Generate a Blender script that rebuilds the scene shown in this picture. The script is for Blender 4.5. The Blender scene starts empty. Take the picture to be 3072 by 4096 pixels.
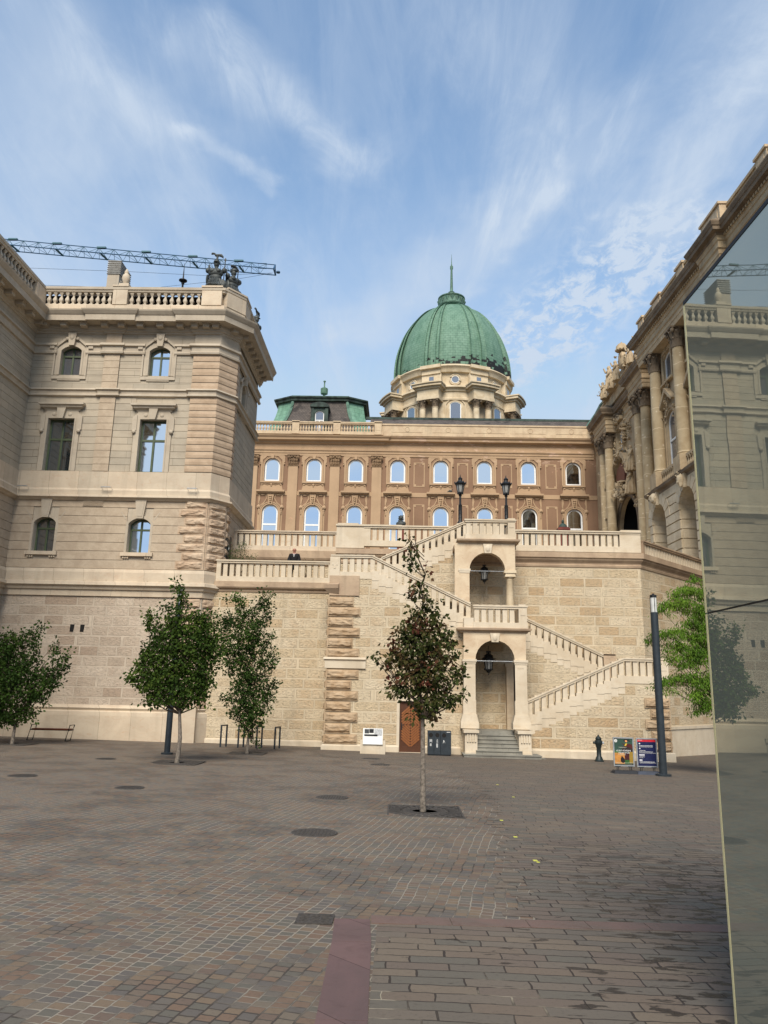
import bpy, bmesh, math, random
from math import sin, cos, pi, radians, floor, sqrt
from mathutils import Vector, Matrix, noise
random.seed(7)
scn = bpy.context.scene
C = scn.collection

# ---------------------------------------------------------------- camera
cam_d = bpy.data.cameras.new('camera'); cam = bpy.data.objects.new('camera', cam_d); C.objects.link(cam)
cam_d.sensor_fit = 'HORIZONTAL'; cam_d.sensor_width = 36.0; cam_d.lens = 36.135
cam_d.clip_start = 0.1; cam_d.clip_end = 2000
RT = Vector((0.99959441, 0.01920205, 0.0210308)); UP = Vector((-0.01615215, -0.22594187, 0.97400687)); FW = Vector((-0.02345466, 0.97395151, 0.22554008))
m = Matrix((RT, UP, -FW)).transposed().to_4x4(); m.translation = Vector((0, 0, 2.6)); cam.matrix_world = m
scn.camera = cam

# ---------------------------------------------------------------- sky, sun, exposure
SUN_EL, SUN_AZ = 44.0, 186.0      # azimuth clockwise from +Y
w = bpy.data.worlds.new("World"); scn.world = w; w.use_nodes = True
nt = w.node_tree; N = nt.nodes; L = nt.links; N.clear()
def wn(t, **k):
    n = N.new(t)
    for a, b in k.items(): setattr(n, a, b)
    return n
out = wn('ShaderNodeOutputWorld'); bg = wn('ShaderNodeBackground'); bg.inputs[1].default_value = 0.078
sky = wn('ShaderNodeTexSky', sky_type='NISHITA', sun_disc=False, sun_elevation=radians(SUN_EL), sun_rotation=radians(SUN_AZ), air_density=1.35, dust_density=0.6, ozone_density=2.2, altitude=100)
tc = wn('ShaderNodeTexCoord')
# flat-ceiling projection of the view direction, so that clouds converge to the horizon like a real layer
sep = wn('ShaderNodeSeparateXYZ'); L.new(tc.outputs['Generated'], sep.inputs[0])
def wm(op, a, b=None, c=None):
    n = wn('ShaderNodeMath', operation=op)
    for i, v in enumerate((a, b, c)):
        if v is None: continue
        if isinstance(v, (int, float)): n.inputs[i].default_value = v
        else: L.new(v, n.inputs[i])
    return n.outputs[0]
den = wm('MAXIMUM', wm('ADD', sep.outputs[2], 0.12), 0.05)
px = wm('DIVIDE', sep.outputs[0], den); py = wm('DIVIDE', sep.outputs[1], den)
cb = wn('ShaderNodeCombineXYZ'); L.new(px, cb.inputs[0]); L.new(py, cb.inputs[1])
def cloud(rot, scale, sc, det, rough, dist, lo, hi, loc=(0, 0, 0)):
    mp = wn('ShaderNodeMapping'); mp.inputs['Rotation'].default_value = (0, 0, radians(rot)); mp.inputs['Scale'].default_value = scale; mp.inputs['Location'].default_value = loc
    L.new(cb.outputs[0], mp.inputs[0])
    no = wn('ShaderNodeTexNoise'); no.inputs['Scale'].default_value = sc; no.inputs['Detail'].default_value = det; no.inputs['Roughness'].default_value = rough; no.inputs['Distortion'].default_value = dist
    L.new(mp.outputs[0], no.inputs['Vector'])
    mr = wn('ShaderNodeMapRange', interpolation_type='SMOOTHSTEP'); mr.inputs[1].default_value = lo; mr.inputs[2].default_value = hi
    L.new(no.outputs[0], mr.inputs[0]); return mr.outputs[0]
veil = cloud(-14, (1.0, 0.42, 1), 1.6, 7, 0.58, 0.5, 0.40, 0.70, (1.3, 0.4, 0))
streak = cloud(-12, (2.6, 0.5, 1), 2.6, 9, 0.64, 1.0, 0.46, 0.74, (3.1, 1.7, 0))
puff = cloud(25, (1, 0.75, 1), 22, 9, 0.66, 0.4, 0.40, 0.66, (0.2, 5.1, 0))
fine = cloud(-12, (1.8, 0.6, 1), 7, 8, 0.66, 0.6, 0.38, 0.72, (4.2, 3.1, 0))
soft = cloud(20, (1, 1, 1), 5, 8, 0.62, 0.5, 0.35, 0.68, (9.2, 1.1, 0))
wob = wn('ShaderNodeTexNoise'); wob.inputs['Scale'].default_value = 7; wob.inputs['Detail'].default_value = 6; L.new(cb.outputs[0], wob.inputs['Vector'])
wv = wn('ShaderNodeVectorMath', operation='MULTIPLY_ADD'); L.new(wob.outputs['Color'], wv.inputs[0]); wv.inputs[1].default_value = (0.16, 0.16, 0); L.new(cb.outputs[0], wv.inputs[2])
wv2 = wn('ShaderNodeVectorMath', operation='SUBTRACT'); L.new(wv.outputs[0], wv2.inputs[0]); wv2.inputs[1].default_value = (0.08, 0.08, 0)
ws = wn('ShaderNodeSeparateXYZ'); L.new(wv2.outputs[0], ws.inputs[0]); qx, qy = ws.outputs[0], ws.outputs[1]
def band_(A_, B_, wdt):
    # soft elongated cloud bank on the cloud layer, from A_ to B_
    ux, uy = B_[0] - A_[0], B_[1] - A_[1]; l2 = ux * ux + uy * uy
    ax_ = wm('SUBTRACT', qx, A_[0]); ay_ = wm('SUBTRACT', qy, A_[1])
    t_ = wm('MINIMUM', wm('MAXIMUM', wm('DIVIDE', wm('ADD', wm('MULTIPLY', ax_, ux), wm('MULTIPLY', ay_, uy)), l2), 0.0), 1.0)
    ex_ = wm('SUBTRACT', ax_, wm('MULTIPLY', t_, ux)); ey_ = wm('SUBTRACT', ay_, wm('MULTIPLY', t_, uy))
    d_ = wm('SQRT', wm('ADD', wm('MULTIPLY', ex_, ex_), wm('MULTIPLY', ey_, ey_)))
    mr = wn('ShaderNodeMapRange', interpolation_type='SMOOTHSTEP'); mr.inputs[1].default_value = wdt; mr.inputs[2].default_value = 0.0; L.new(d_, mr.inputs[0]); return mr.outputs[0]
fac = wm('ADD', wm('MULTIPLY', veil, 0.16), wm('ADD', wm('MULTIPLY', streak, 0.17), wm('MULTIPLY', fine, 0.10)))
for A_, B_, wd_, amt, tex in (((-0.80, 1.40), (-0.56, 0.98), 0.38, 0.85, veil), ((-0.28, 0.86), (-0.09, 1.08), 0.085, 0.55, fine), ((-0.34, 1.01), (-0.22, 1.13), 0.035, 0.55, fine), ((-0.10, 1.62), (0.30, 1.02), 0.12, 0.62, streak), ((0.10, 1.50), (0.24, 1.16), 0.05, 0.30, fine), ((0.46, 1.22), (0.48, 0.80), 0.20, 0.62, soft), ((0.30, 1.20), (0.10, 0.80), 0.16, 0.25, fine), ((-0.50, 0.80), (-0.38, 1.0), 0.10, 0.35, fine)):
    fac = wm('ADD', fac, wm('MULTIPLY', wm('MULTIPLY', band_(A_, B_, wd_), amt), wm('ADD', 0.45, wm('MULTIPLY', tex, 0.55))))
fac = wm('ADD', fac, wm('MULTIPLY', wm('MULTIPLY', puff, band_((0.22, 1.72), (0.46, 1.30), 0.20)), 1.15))
back = wn('ShaderNodeMapRange'); back.inputs[1].default_value = -0.5; back.inputs[2].default_value = -1.3; L.new(py, back.inputs[0]); bsoft = cloud(0, (1, 1, 1), 2.2, 6, 0.6, 0.4, 0.40, 0.60, (2.2, 8.1, 0)); fac = wm('ADD', fac, wm('MULTIPLY', wm('MULTIPLY', back.outputs[0], bsoft), 0.9))
low = wn('ShaderNodeMapRange'); low.inputs[1].default_value = 1.15; low.inputs[2].default_value = 2.0; low.inputs[3].default_value = 0.0; low.inputs[4].default_value = 0.45; L.new(py, low.inputs[0]); fac = wm('ADD', fac, low.outputs[0])
fac = wm('MAXIMUM', wm('MINIMUM', wm('ADD', wm('MULTIPLY', fac, 1.08), 0.07), 0.97), 0.02)
cloudcol = wn('ShaderNodeRGB'); cloudcol.outputs[0].default_value = (4.7, 5.5, 6.6, 1)
mx = wn('ShaderNodeMix', data_type='RGBA'); L.new(fac, mx.inputs[0])
hsv = wn('ShaderNodeHueSaturation'); hsv.inputs['Saturation'].default_value = 1.06; hsv.inputs['Value'].default_value = 1.6; hsv.inputs['Hue'].default_value = 0.497
L.new(sky.outputs[0], hsv.inputs['Color'])
cap = wn('ShaderNodeVectorMath', operation='MINIMUM'); L.new(hsv.outputs[0], cap.inputs[0]); cap.inputs[1].default_value = (3.6, 4.9, 6.9)
L.new(cap.outputs[0], mx.inputs[6]); L.new(cloudcol.outputs[0], mx.inputs[7])
L.new(mx.outputs[2], bg.inputs[0]); L.new(bg.outputs[0], out.inputs[0])

sd = bpy.data.lights.new('sun', 'SUN'); sd.energy = 3.0; sd.angle = radians(30); sd.color = (1.0, 0.92, 0.81)
sun = bpy.data.objects.new('sun', sd); C.objects.link(sun)
az, el = radians(SUN_AZ), radians(SUN_EL)
sdir = Vector((sin(az) * cos(el), cos(az) * cos(el), sin(el)))
sun.rotation_euler = sdir.to_track_quat('Z', 'Y').to_euler(); sun.location = (-10, -10, 60)
scn.view_settings.view_transform = 'Standard'; scn.view_settings.look = 'None'; scn.view_settings.gamma = 1.0; scn.view_settings.exposure = 0.72

# ---------------------------------------------------------------- materials
def S(c): return tuple(((v / 255) / 12.92 if v / 255 <= 0.04045 else ((v / 255 + 0.055) / 1.055) ** 2.4) for v in c) + (1,)
class NT:
    def __init__(s, name, rough=0.8, metal=0.0, spec=0.3):
        s.m = bpy.data.materials.new(name); s.m.use_nodes = True; s.t = s.m.node_tree; s.b = s.t.nodes['Principled BSDF']
        s.b.inputs['Roughness'].default_value = rough; s.b.inputs['Metallic'].default_value = metal; s.b.inputs['Specular IOR Level'].default_value = spec
    def n(s, t, **k):
        n = s.t.nodes.new(t)
        for a, b in k.items(): setattr(n, a, b)
        return n
    def l(s, a, b): s.t.links.new(a, b)
    def m_(s, op, a, b=None, c=None):
        n = s.n('ShaderNodeMath', operation=op)
        for i, v in enumerate((a, b, c)):
            if v is None: continue
            if isinstance(v, (int, float)): n.inputs[i].default_value = v
            else: s.l(v, n.inputs[i])
        return n.outputs[0]
    def mix(s, f, a, b, bt='MIX'):
        n = s.n('ShaderNodeMix', data_type='RGBA', blend_type=bt)
        for i, v in ((0, f), (6, a), (7, b)):
            if isinstance(v, (int, float)): n.inputs[i].default_value = v
            elif isinstance(v, tuple): n.inputs[i].default_value = v
            else: s.l(v, n.inputs[i])
        return n.outputs[2]
    def noise(s, vec, sc, det=4, r=0.55, dist=0.0, lo=None, hi=None):
        n = s.n('ShaderNodeTexNoise'); n.inputs['Scale'].default_value = sc; n.inputs['Detail'].default_value = det; n.inputs['Roughness'].default_value = r; n.inputs['Distortion'].default_value = dist
        s.l(vec, n.inputs['Vector']); o = n.outputs[0]
        return s.ramp(o, lo, hi) if lo is not None else o
    def ramp(s, v, lo, hi, a=0.0, b=1.0, smooth=True):
        r = s.n('ShaderNodeMapRange'); r.interpolation_type = 'SMOOTHSTEP' if smooth else 'LINEAR'
        for i, q in ((1, lo), (2, hi), (3, a), (4, b)): r.inputs[i].default_value = q
        s.l(v, r.inputs[0]); return r.outputs[0]
    def pos(s):
        g = s.n('ShaderNodeNewGeometry'); return g.outputs['Position']
    def sep(s, v):
        q = s.n('ShaderNodeSeparateXYZ'); s.l(v, q.inputs[0]); return q.outputs
    def comb(s, x, y, z=0.0):
        q = s.n('ShaderNodeCombineXYZ')
        for i, v in enumerate((x, y, z)):
            if isinstance(v, (int, float)): q.inputs[i].default_value = v
            else: s.l(v, q.inputs[i])
        return q.outputs[0]
    def bump(s, h, strength=0.4, dist=0.02, prev=None):
        b = s.n('ShaderNodeBump'); b.inputs['Strength'].default_value = strength; b.inputs['Distance'].default_value = dist
        s.l(h, b.inputs['Height'])
        if prev is not None: s.l(prev, b.inputs['Normal'])
        s.l(b.outputs[0], s.b.inputs['Normal']); return b.outputs[0]
    def col(s, c):
        if isinstance(c, tuple): s.b.inputs['Base Color'].default_value = c
        else: s.l(c, s.b.inputs['Base Color'])
        return s.m
def stretch(T, v, sx, sy, sz):
    mp = T.n('ShaderNodeMapping'); mp.inputs['Scale'].default_value = (sx, sy, sz); T.l(v, mp.inputs[0]); return mp.outputs[0]

def stone(name, c1, c2, stain=None, rough=0.85, joints=None, bumpy=0.25, streaks=0.3, scale=1.0, jz=0.0):
    """smooth dressed stone with cloudy veining, pores and optional thin joints (width,height)"""
    T = NT(name, rough); P = T.pos()
    col = T.mix(T.noise(P, 0.9 * scale, 5, 0.6, 0.6, 0.35, 0.68), c1, c2)
    col = T.mix(T.m_('MULTIPLY', T.noise(stretch(T, P, 1, 1, 2.4), 3.1 * scale, 6, 0.65, 1.2, 0.52, 0.72), 0.45), col, stain or tuple(v * 0.72 for v in c1[:3]) + (1,))
    wet = T.noise(stretch(T, P, 2.2, 2.2, 0.22), 1.2, 4, 0.6, 0.2, 0.48, 0.72)
    col = T.mix(T.m_('MULTIPLY', wet, streaks), col, tuple(v * 0.62 for v in c1[:3]) + (1,))
    pores = T.noise(P, 26 * scale, 3, 0.7, 0, 0.60, 0.72)
    col = T.mix(T.m_('MULTIPLY', pores, 0.30), col, tuple(v * 0.55 for v in c1[:3]) + (1,))
    h = T.noise(P, 9, 6, 0.7)
    if joints:
        x, y, z = T.sep(P)
        hv = T.comb(T.m_('ADD', x, y), T.m_('SUBTRACT', z, jz))
        br = T.n('ShaderNodeTexBrick'); br.offset = 0.5; br.inputs['Scale'].default_value = 1.0
        br.inputs['Brick Width'].default_value = joints[0]; br.inputs['Row Height'].default_value = joints[1]; br.inputs['Mortar Size'].default_value = 0.006; br.inputs['Mortar Smooth'].default_value = 0.2
        br.inputs['Color1'].default_value = (0.9, 0.9, 0.9, 1); br.inputs['Color2'].default_value = (1.08, 1.05, 1.02, 1); br.inputs['Mortar'].default_value = (0.45, 0.42, 0.4, 1)
        T.l(hv, br.inputs['Vector'])
        col = T.mix(1.0, col, br.outputs['Color'], 'MULTIPLY')
        h = T.m_('SUBTRACT', T.m_('MULTIPLY', h, 0.5), br.outputs['Fac'])
    T.bump(h, bumpy, 0.015)
    return T.col(col)

def ashlar(name, width, row, z0, margin, face1, face2, odd, marg, rough_amt=1.0, sc=1.0, vary=0.35):
    """coursed blocks, hammered faces inside smooth drafted margins, every block its own tone"""
    T = NT(name, 0.9); P = T.pos(); x, y, z = T.sep(P)
    hx = T.m_('ADD', x, y); zz = T.m_('SUBTRACT', z, z0)
    rowi = T.m_('FLOOR', T.m_('DIVIDE', zz, row))
    wv = T.noise(T.comb(T.m_('MULTIPLY', hx, 0.75), T.m_('MULTIPLY', rowi, 7.31)), 1.0, 1, 0.4)
    hx2 = T.m_('ADD', hx, T.m_('MULTIPLY', T.m_('SUBTRACT', wv, 0.5), width * vary * 4.5))
    hx2 = T.m_('ADD', hx2, T.m_('MULTIPLY', T.m_('FRACT', T.m_('MULTIPLY', T.m_('SINE', T.m_('MULTIPLY', rowi, 12.9898)), 43.7)), width))
    hv = T.comb(hx2, zz)
    br = T.n('ShaderNodeTexBrick'); br.offset = 0.5; br.inputs['Scale'].default_value = 1.0
    br.inputs['Brick Width'].default_value = width; br.inputs['Row Height'].default_value = row; br.inputs['Mortar Size'].default_value = margin; br.inputs['Mortar Smooth'].default_value = 0.12
    br.inputs['Color1'].default_value = (0, 0, 0, 1); br.inputs['Color2'].default_value = (1, 1, 1, 1); br.inputs['Mortar'].default_value = (0.5, 0.5, 0.5, 1)
    T.l(hv, br.inputs['Vector'])
    rnd = br.outputs['Color']; fac = br.outputs['Fac']
    col = T.mix(rnd, face1, face2)
    o = T.ramp(rnd, 0.78, 1.0); col = T.mix(T.m_('MULTIPLY', o, 0.42), col, odd)
    col = T.mix(T.m_('MULTIPLY', T.noise(P, 1.1, 5, 0.6, 0.5, 0.45, 0.7), 0.35), col, odd)
    chip = T.noise(stretch(T, P, 1, 1, 1.5), 16 * sc, 4, 0.7, 0.8)
    col = T.mix(T.m_('MULTIPLY', T.ramp(chip, 0.38, 0.5, 1, 0), 0.42 * rough_amt), col, tuple(v * 0.45 for v in face1[:3]) + (1,))
    mg = T.mix(T.noise(P, 3.0, 5, 0.6, 0, 0.3, 0.7), marg, tuple(v * 0.82 for v in marg[:3]) + (1,))
    # hairline joint in the middle of each margin
    br2 = T.n('ShaderNodeTexBrick'); br2.offset = 0.5; br2.inputs['Scale'].default_value = 1.0
    br2.inputs['Brick Width'].default_value = width; br2.inputs['Row Height'].default_value = row; br2.inputs['Mortar Size'].default_value = 0.005
    T.l(hv, br2.inputs['Vector'])
    col = T.mix(fac, col, mg); col = T.mix(T.m_('MULTIPLY', br2.outputs['Fac'], 0.35), col, tuple(v * 0.4 for v in marg[:3]) + (1,))
    h = T.m_('MULTIPLY', T.m_('SUBTRACT', 1.0, fac), T.m_('ADD', 0.9, T.m_('MULTIPLY', chip, 1.6 * rough_amt)))
    rain = T.noise(stretch(T, P, 1.8, 1.8, 0.16), 1.1, 5, 0.62, 0.2, 0.5, 0.74)
    col = T.mix(T.m_('MULTIPLY', rain, 0.28), col, tuple(v * 0.5 for v in face1[:3]) + (1,))
    T.bump(h, 1.0, 0.035)
    return T.col(col)

def plain(name, c, rough=0.6, metal=0.0, spec=0.4, var=0.12, sc=6.0, bump=0.0):
    T = NT(name, rough, metal, spec); P = T.pos()
    col = T.mix(T.noise(P, sc, 5, 0.6, 0, 0.35, 0.7), c, tuple(v * (1 - var * 2) for v in c[:3]) + (1,))
    if bump: T.bump(T.noise(P, sc * 4, 5, 0.6), bump, 0.01)
    return T.col(col)

M = {}
M['lime'] = stone('pale limestone', S((183, 171, 152)), S((169, 157, 139)), S((162, 146, 126)), joints=None)
M['lime_j'] = stone('pale limestone in thin courses', S((175, 165, 147)), S((164, 154, 137)), S((157, 142, 124)), joints=(1.45, 0.3309), jz=12.12, streaks=0.22)
M['lime_smooth'] = stone('smooth cream limestone', S((198, 184, 162)), S((184, 169, 148)), S((182, 150, 124)), joints=(1.35, 9.0), streaks=0.3)
M['marble_rose'] = stone('rosy veined limestone', S((204, 186, 158)), S((188, 166, 138)), S((170, 136, 106)), streaks=0.15, scale=1.6)
M['cream'] = stone('cream dressed limestone', S((203, 190, 168)), S((190, 175, 151)), S((182, 158, 128)), streaks=0.35)
M['cream_dark'] = stone('weathered coping stone', S((178, 156, 130)), S((156, 134, 112)), S((128, 108, 90)), streaks=0.5)
M['rustic'] = ashlar('left palace hammered ashlar', 0.95, 0.435, 1.62, 0.035, S((204, 188, 168)), S((178, 160, 140)), S((168, 145, 125)), S((198, 183, 163)), 1.1, 0.7, 0.3)
M['bastion'] = ashlar('stair tower hammered ashlar', 0.92, 0.43, 0.45, 0.04, S((212, 196, 168)), S((196, 176, 143)), S((180, 146, 108)), S((202, 186, 158)), 1.3, 0.65, 0.3)
M['quoin'] = stone('rock faced quoin stone', S((188, 168, 144)), S((168, 144, 120)), S((150, 122, 98)), bumpy=0.9, streaks=0.25, scale=2.0)
M['quoin_w'] = stone('rock faced brown quoin stone', S((178, 156, 128)), S((158, 132, 102)), S((140, 110, 80)), bumpy=0.9, streaks=0.3, scale=2.0)
M['rough_pil'] = stone('stippled ashlar', S((182, 166, 144)), S((168, 151, 130)), S((152, 133, 112)), bumpy=0.8, streaks=0.1, scale=2.2)
M['rough_q'] = stone('stippled tan ashlar', S((184, 162, 137)), S((168, 146, 122)), S((152, 126, 102)), bumpy=0.9, streaks=0.1, scale=2.2)
def glass_mat(name, tint, refl=0.85, base=(0.02, 0.025, 0.03, 1), rough=0.03, wave=0.0):
    T = NT(name, rough, 0.0, 0.5); T.b.inputs['Base Color'].default_value = base
    g = T.n('ShaderNodeBsdfGlossy'); g.inputs['Color'].default_value = tint; g.inputs['Roughness'].default_value = rough
    mxs = T.n('ShaderNodeMixShader'); mxs.inputs[0].default_value = refl
    if wave:
        b = T.n('ShaderNodeBump'); b.inputs['Strength'].default_value = wave; b.inputs['Distance'].default_value = 0.02
        T.l(T.noise(stretch(T, T.pos(), 1, 1, 1.6), 1.3, 2, 0.5), b.inputs['Height']); T.l(b.outputs[0], g.inputs['Normal'])
    o = T.t.nodes['Material Output']; T.l(T.b.outputs[0], mxs.inputs[1]); T.l(g.outputs[0], mxs.inputs[2]); T.l(mxs.outputs[0], o.inputs[0])
    return T.m
M['pane'] = glass_mat('window glass', (0.84, 0.92, 0.98, 1), 0.92, wave=0.03)
M['pane_dim'] = glass_mat('dark window glass', (0.8, 0.86, 0.9, 1), 0.42, wave=0.02)
M['pane_grey'] = glass_mat('grey window glass', (0.5, 0.52, 0.55, 1), 0.5, (0.12, 0.13, 0.15, 1), 0.1)
M['pavilion'] = glass_mat('greenish mirror glass', (0.50, 0.53, 0.46, 1), 0.5, (0.27, 0.285, 0.235, 1), 0.004, wave=0.02)
M['green_frame'] = plain('olive green window paint', S((72, 84, 58)), 0.5)
M['white_frame'] = plain('white window paint', S((226, 226, 222)), 0.5, var=0.05)
M['iron'] = plain('dark cast iron', S((38, 40, 42)), 0.5, 0.3, var=0.2)
M['post'] = plain('anthracite painted steel', S((50, 57, 62)), 0.45, 0.2)
M['cover'] = plain('dusty cast iron cover', S((72, 67, 62)), 0.8, 0.0, var=0.25, sc=30)
M['bronze'] = plain('weathered bronze', S((78, 82, 80)), 0.6, 0.3, var=0.25, sc=8)
M['slate'] = None
M['bluesteel'] = plain('blue crane steel', S((58, 92, 122)), 0.6, 0.1)
M['teal_steel'] = plain('teal crane steel', S((60, 100, 110)), 0.6, 0.1)
M['louvre'] = plain('pale metal louvre', S((190, 188, 182)), 0.5)
M['dark'] = plain('dark void', S((26, 24, 22)), 0.9)
M['bark'] = plain('smooth grey bark', S((128, 118, 106)), 0.9, var=0.3, sc=20, bump=0.4)
M['twig'] = plain('brown twig bark', S((74, 62, 50)), 0.9, var=0.2, sc=20)
M['bench_wood'] = plain('reddish bench wood', S((124, 66, 44)), 0.6, var=0.2, sc=14)
M['hydrant'] = plain('dark green hydrant paint', S((34, 44, 44)), 0.45, var=0.15)
M['steel'] = plain('brushed grey aluminium', S((176, 180, 182)), 0.35, 0.5)
M['black_rubber'] = plain('black rubber', S((36, 38, 42)), 0.7)
M['grey_rubber'] = plain('dark blue grey rubber', S((58, 64, 76)), 0.7)
M['step'] = stone('grey stair stone', S((140, 138, 128)), S((118, 116, 108)), S((96, 94, 88)), streaks=0.4, joints=(1.3, 9))
M['purple'] = stone('purple porphyry strip', S((106, 84, 82)), S((94, 77, 75)), S((80, 62, 60)), streaks=0.1, bumpy=0.3, joints=(1.1, 1.1))
M['purple_worn'] = stone('worn brownish porphyry strip', S((108, 88, 80)), S((98, 86, 78)), S((86, 62, 54)), streaks=0.1, bumpy=0.5, scale=2.0)
M['redmarble'] = stone('red marble', S((122, 66, 56)), S((96, 50, 44)), S((60, 34, 32)))
M['lit_edge'] = plain('pale yellow painted lit glass edge', S((226, 216, 166)), 0.4, 0.2, var=0.05)  # light caught in the pavilion's glass edge, put into the colour
M['white'] = plain('white print', S((232, 232, 228)), 0.6, var=0.02)
M['yellow'] = plain('yellow sticker', S((196, 194, 84)), 0.6, var=0.05)
M['skin'] = plain('skin', S((178, 128, 108)), 0.6, var=0.1)
M['cloth_black'] = plain('black jacket cloth', S((22, 22, 25)), 0.9)
M['lampglass'] = plain('milky lamp glass', S((206, 206, 200)), 0.3, spec=0.5)
M['eggshell'] = plain('clear lantern glass', S((150, 150, 146)), 0.15, spec=0.6)
M['asph'] = plain('dark roofing', S((60, 56, 54)), 0.9)
M['lawn'] = plain('terrace gravel', S((150, 140, 124)), 0.95)

# weathered stucco of the brown palace
def stucco(name, c1, c2, peel=True):
    T = NT(name, 0.92); P = T.pos(); x, y, z = T.sep(P)
    col = T.mix(T.noise(P, 0.35, 5, 0.6, 0.3, 0.35, 0.7), c1, c2)
    col = T.mix(T.m_('MULTIPLY', T.noise(stretch(T, P, 1.4, 1.4, 0.12), 1.0, 4, 0.6, 0, 0.5, 0.75), 0.35), col, tuple(v * 0.6 for v in c1[:3]) + (1,))
    if peel:
        zone = T.m_('MULTIPLY', T.ramp(z, 24.0, 26.0), T.ramp(x, -3.5, 3.0))
        pe = T.m_('MULTIPLY', T.noise(stretch(T, P, 0.6, 1, 1.6), 1.5, 8, 0.7, 0.5, 0.56, 0.60), zone)
        col = T.mix(T.m_('MULTIPLY', pe, 0.75), col, S((196, 168, 146)))
        pe2 = T.noise(P, 0.8, 7, 0.7, 0.5, 0.66, 0.69)
        col = T.mix(T.m_('MULTIPLY', pe2, 0.5), col, S((192, 150, 124)))
    T.bump(T.noise(P, 6, 5, 0.6), 0.15, 0.02)
    return T.col(col)
M['brown'] = stucco('brown stucco', S((136, 108, 86)), S((126, 99, 78)))
M['tan'] = stucco('tan stucco', S((174, 147, 117)), S((162, 136, 108)))
M['tan_pale'] = stone('pale parapet stucco', S((196, 176, 146)), S((180, 158, 130)), S((160, 132, 104)), streaks=0.45)
M['capital'] = stucco('sooty capital stone', S((132, 108, 82)), S((104, 84, 64)), False)
M['ochre'] = stone('honey coloured old limestone', S((184, 164, 132)), S((164, 142, 112)), S((130, 106, 80)), streaks=0.55, bumpy=0.5)
M['ochre_pale'] = stone('pale old limestone', S((206, 190, 162)), S((186, 168, 138)), S((150, 128, 100)), streaks=0.4, bumpy=0.5)
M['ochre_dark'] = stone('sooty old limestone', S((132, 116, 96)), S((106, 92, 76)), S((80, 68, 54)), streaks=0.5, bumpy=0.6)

def columns_mat():
    T = NT('column drums with mended joints', 0.9); P = T.pos(); x, y, z = T.sep(P)
    col = T.mix(T.noise(P, 1.1, 5, 0.6, 0.6, 0.35, 0.7), S((188, 168, 134)), S((170, 148, 114)))
    w_ = T.noise(P, 1.5, 3, 0.5); zz = T.m_('ADD', z, T.m_('MULTIPLY', w_, 0.35))
    line = T.m_('FRACT', T.m_('DIVIDE', zz, 1.45)); line = T.m_('LESS_THAN', line, 0.03)
    col = T.mix(T.m_('MULTIPLY', line, 0.6), col, S((226, 206, 170)))
    v = T.n('ShaderNodeTexVoronoi'); v.inputs['Scale'].default_value = 2.2; T.l(P, v.inputs['Vector'])
    spot = T.m_('LESS_THAN', v.outputs['Distance'], 0.16)
    col = T.mix(T.m_('MULTIPLY', spot, 0.55), col, S((228, 212, 182)))
    T.bump(T.noise(P, 7, 5, 0.6), 0.4, 0.02)
    return T.col(col)
M['column'] = columns_mat()

def copper(name, tiles=(0.9, 0.55), bald=None, c=((112, 142, 122), (94, 126, 106))):
    T = NT(name, 0.7, 0.0, 0.35); P = T.pos(); x, y, z = T.sep(P)
    col = T.mix(T.noise(P, 0.7, 6, 0.65, 0.3, 0.35, 0.68), S(c[0]), S(c[1]))
    col = T.mix(T.m_('MULTIPLY', T.noise(stretch(T, P, 1.6, 1.6, 0.15), 1.2, 4, 0.6, 0, 0.46, 0.72), 0.45), col, S((58, 92, 74)))
    uvn = T.n('ShaderNodeUVMap'); uv = uvn.outputs[0]
    br = T.n('ShaderNodeTexBrick'); br.offset = 0.5; br.inputs['Scale'].default_value = 1.0
    br.inputs['Brick Width'].default_value = tiles[0]; br.inputs['Row Height'].default_value = tiles[1]; br.inputs['Mortar Size'].default_value = 0.018
    br.inputs['Color1'].default_value = (0, 0, 0, 1); br.inputs['Color2'].default_value = (1, 1, 1, 1); br.inputs['Mortar'].default_value = (0.5, 0.5, 0.5, 1)
    T.l(uv, br.inputs['Vector'])
    col = T.mix(T.m_('MULTIPLY', br.outputs['Color'], 0.22), col, S((70, 112, 88)))
    col = T.mix(T.m_('MULTIPLY', br.outputs['Fac'], 0.6), col, S((48, 76, 62)))
    if bald:
        # sheets that have lost their patina, more of them low on the dome and to the right
        edge = T.m_('ADD', T.ramp(z, bald[1], bald[0], 0, 1, False), T.m_('MULTIPLY', T.ramp(x, 0, 13, -0.15, 0.2, False), 1.0))
        v = T.m_('ADD', T.m_('MULTIPLY', br.outputs['Color'], 0.45), T.m_('MULTIPLY', T.noise(P, 0.9, 4, 0.6), 1.0))
        bm_ = T.m_('GREATER_THAN', T.m_('ADD', v, T.m_('MULTIPLY', edge, 1.0)), 1.66)
        col = T.mix(bm_, col, S((30, 32, 30)))
    T.bump(T.m_('MULTIPLY', br.outputs['Fac'], -1.0), 0.5, 0.03)
    return T.col(col)
M['copper'] = copper('green copper sheet roof', c=((120, 156, 134), (102, 140, 118)))
M['copper_dome'] = copper('dome copper sheets', (0.62, 0.36), (41.3, 46.5))
M['copper_plain'] = plain('plain green copper', S((98, 130, 112)), 0.7, var=0.25, sc=2.0)
M['copper_dark'] = plain('sooty green copper', S((58, 74, 66)), 0.75, var=0.4, sc=1.6)
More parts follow.
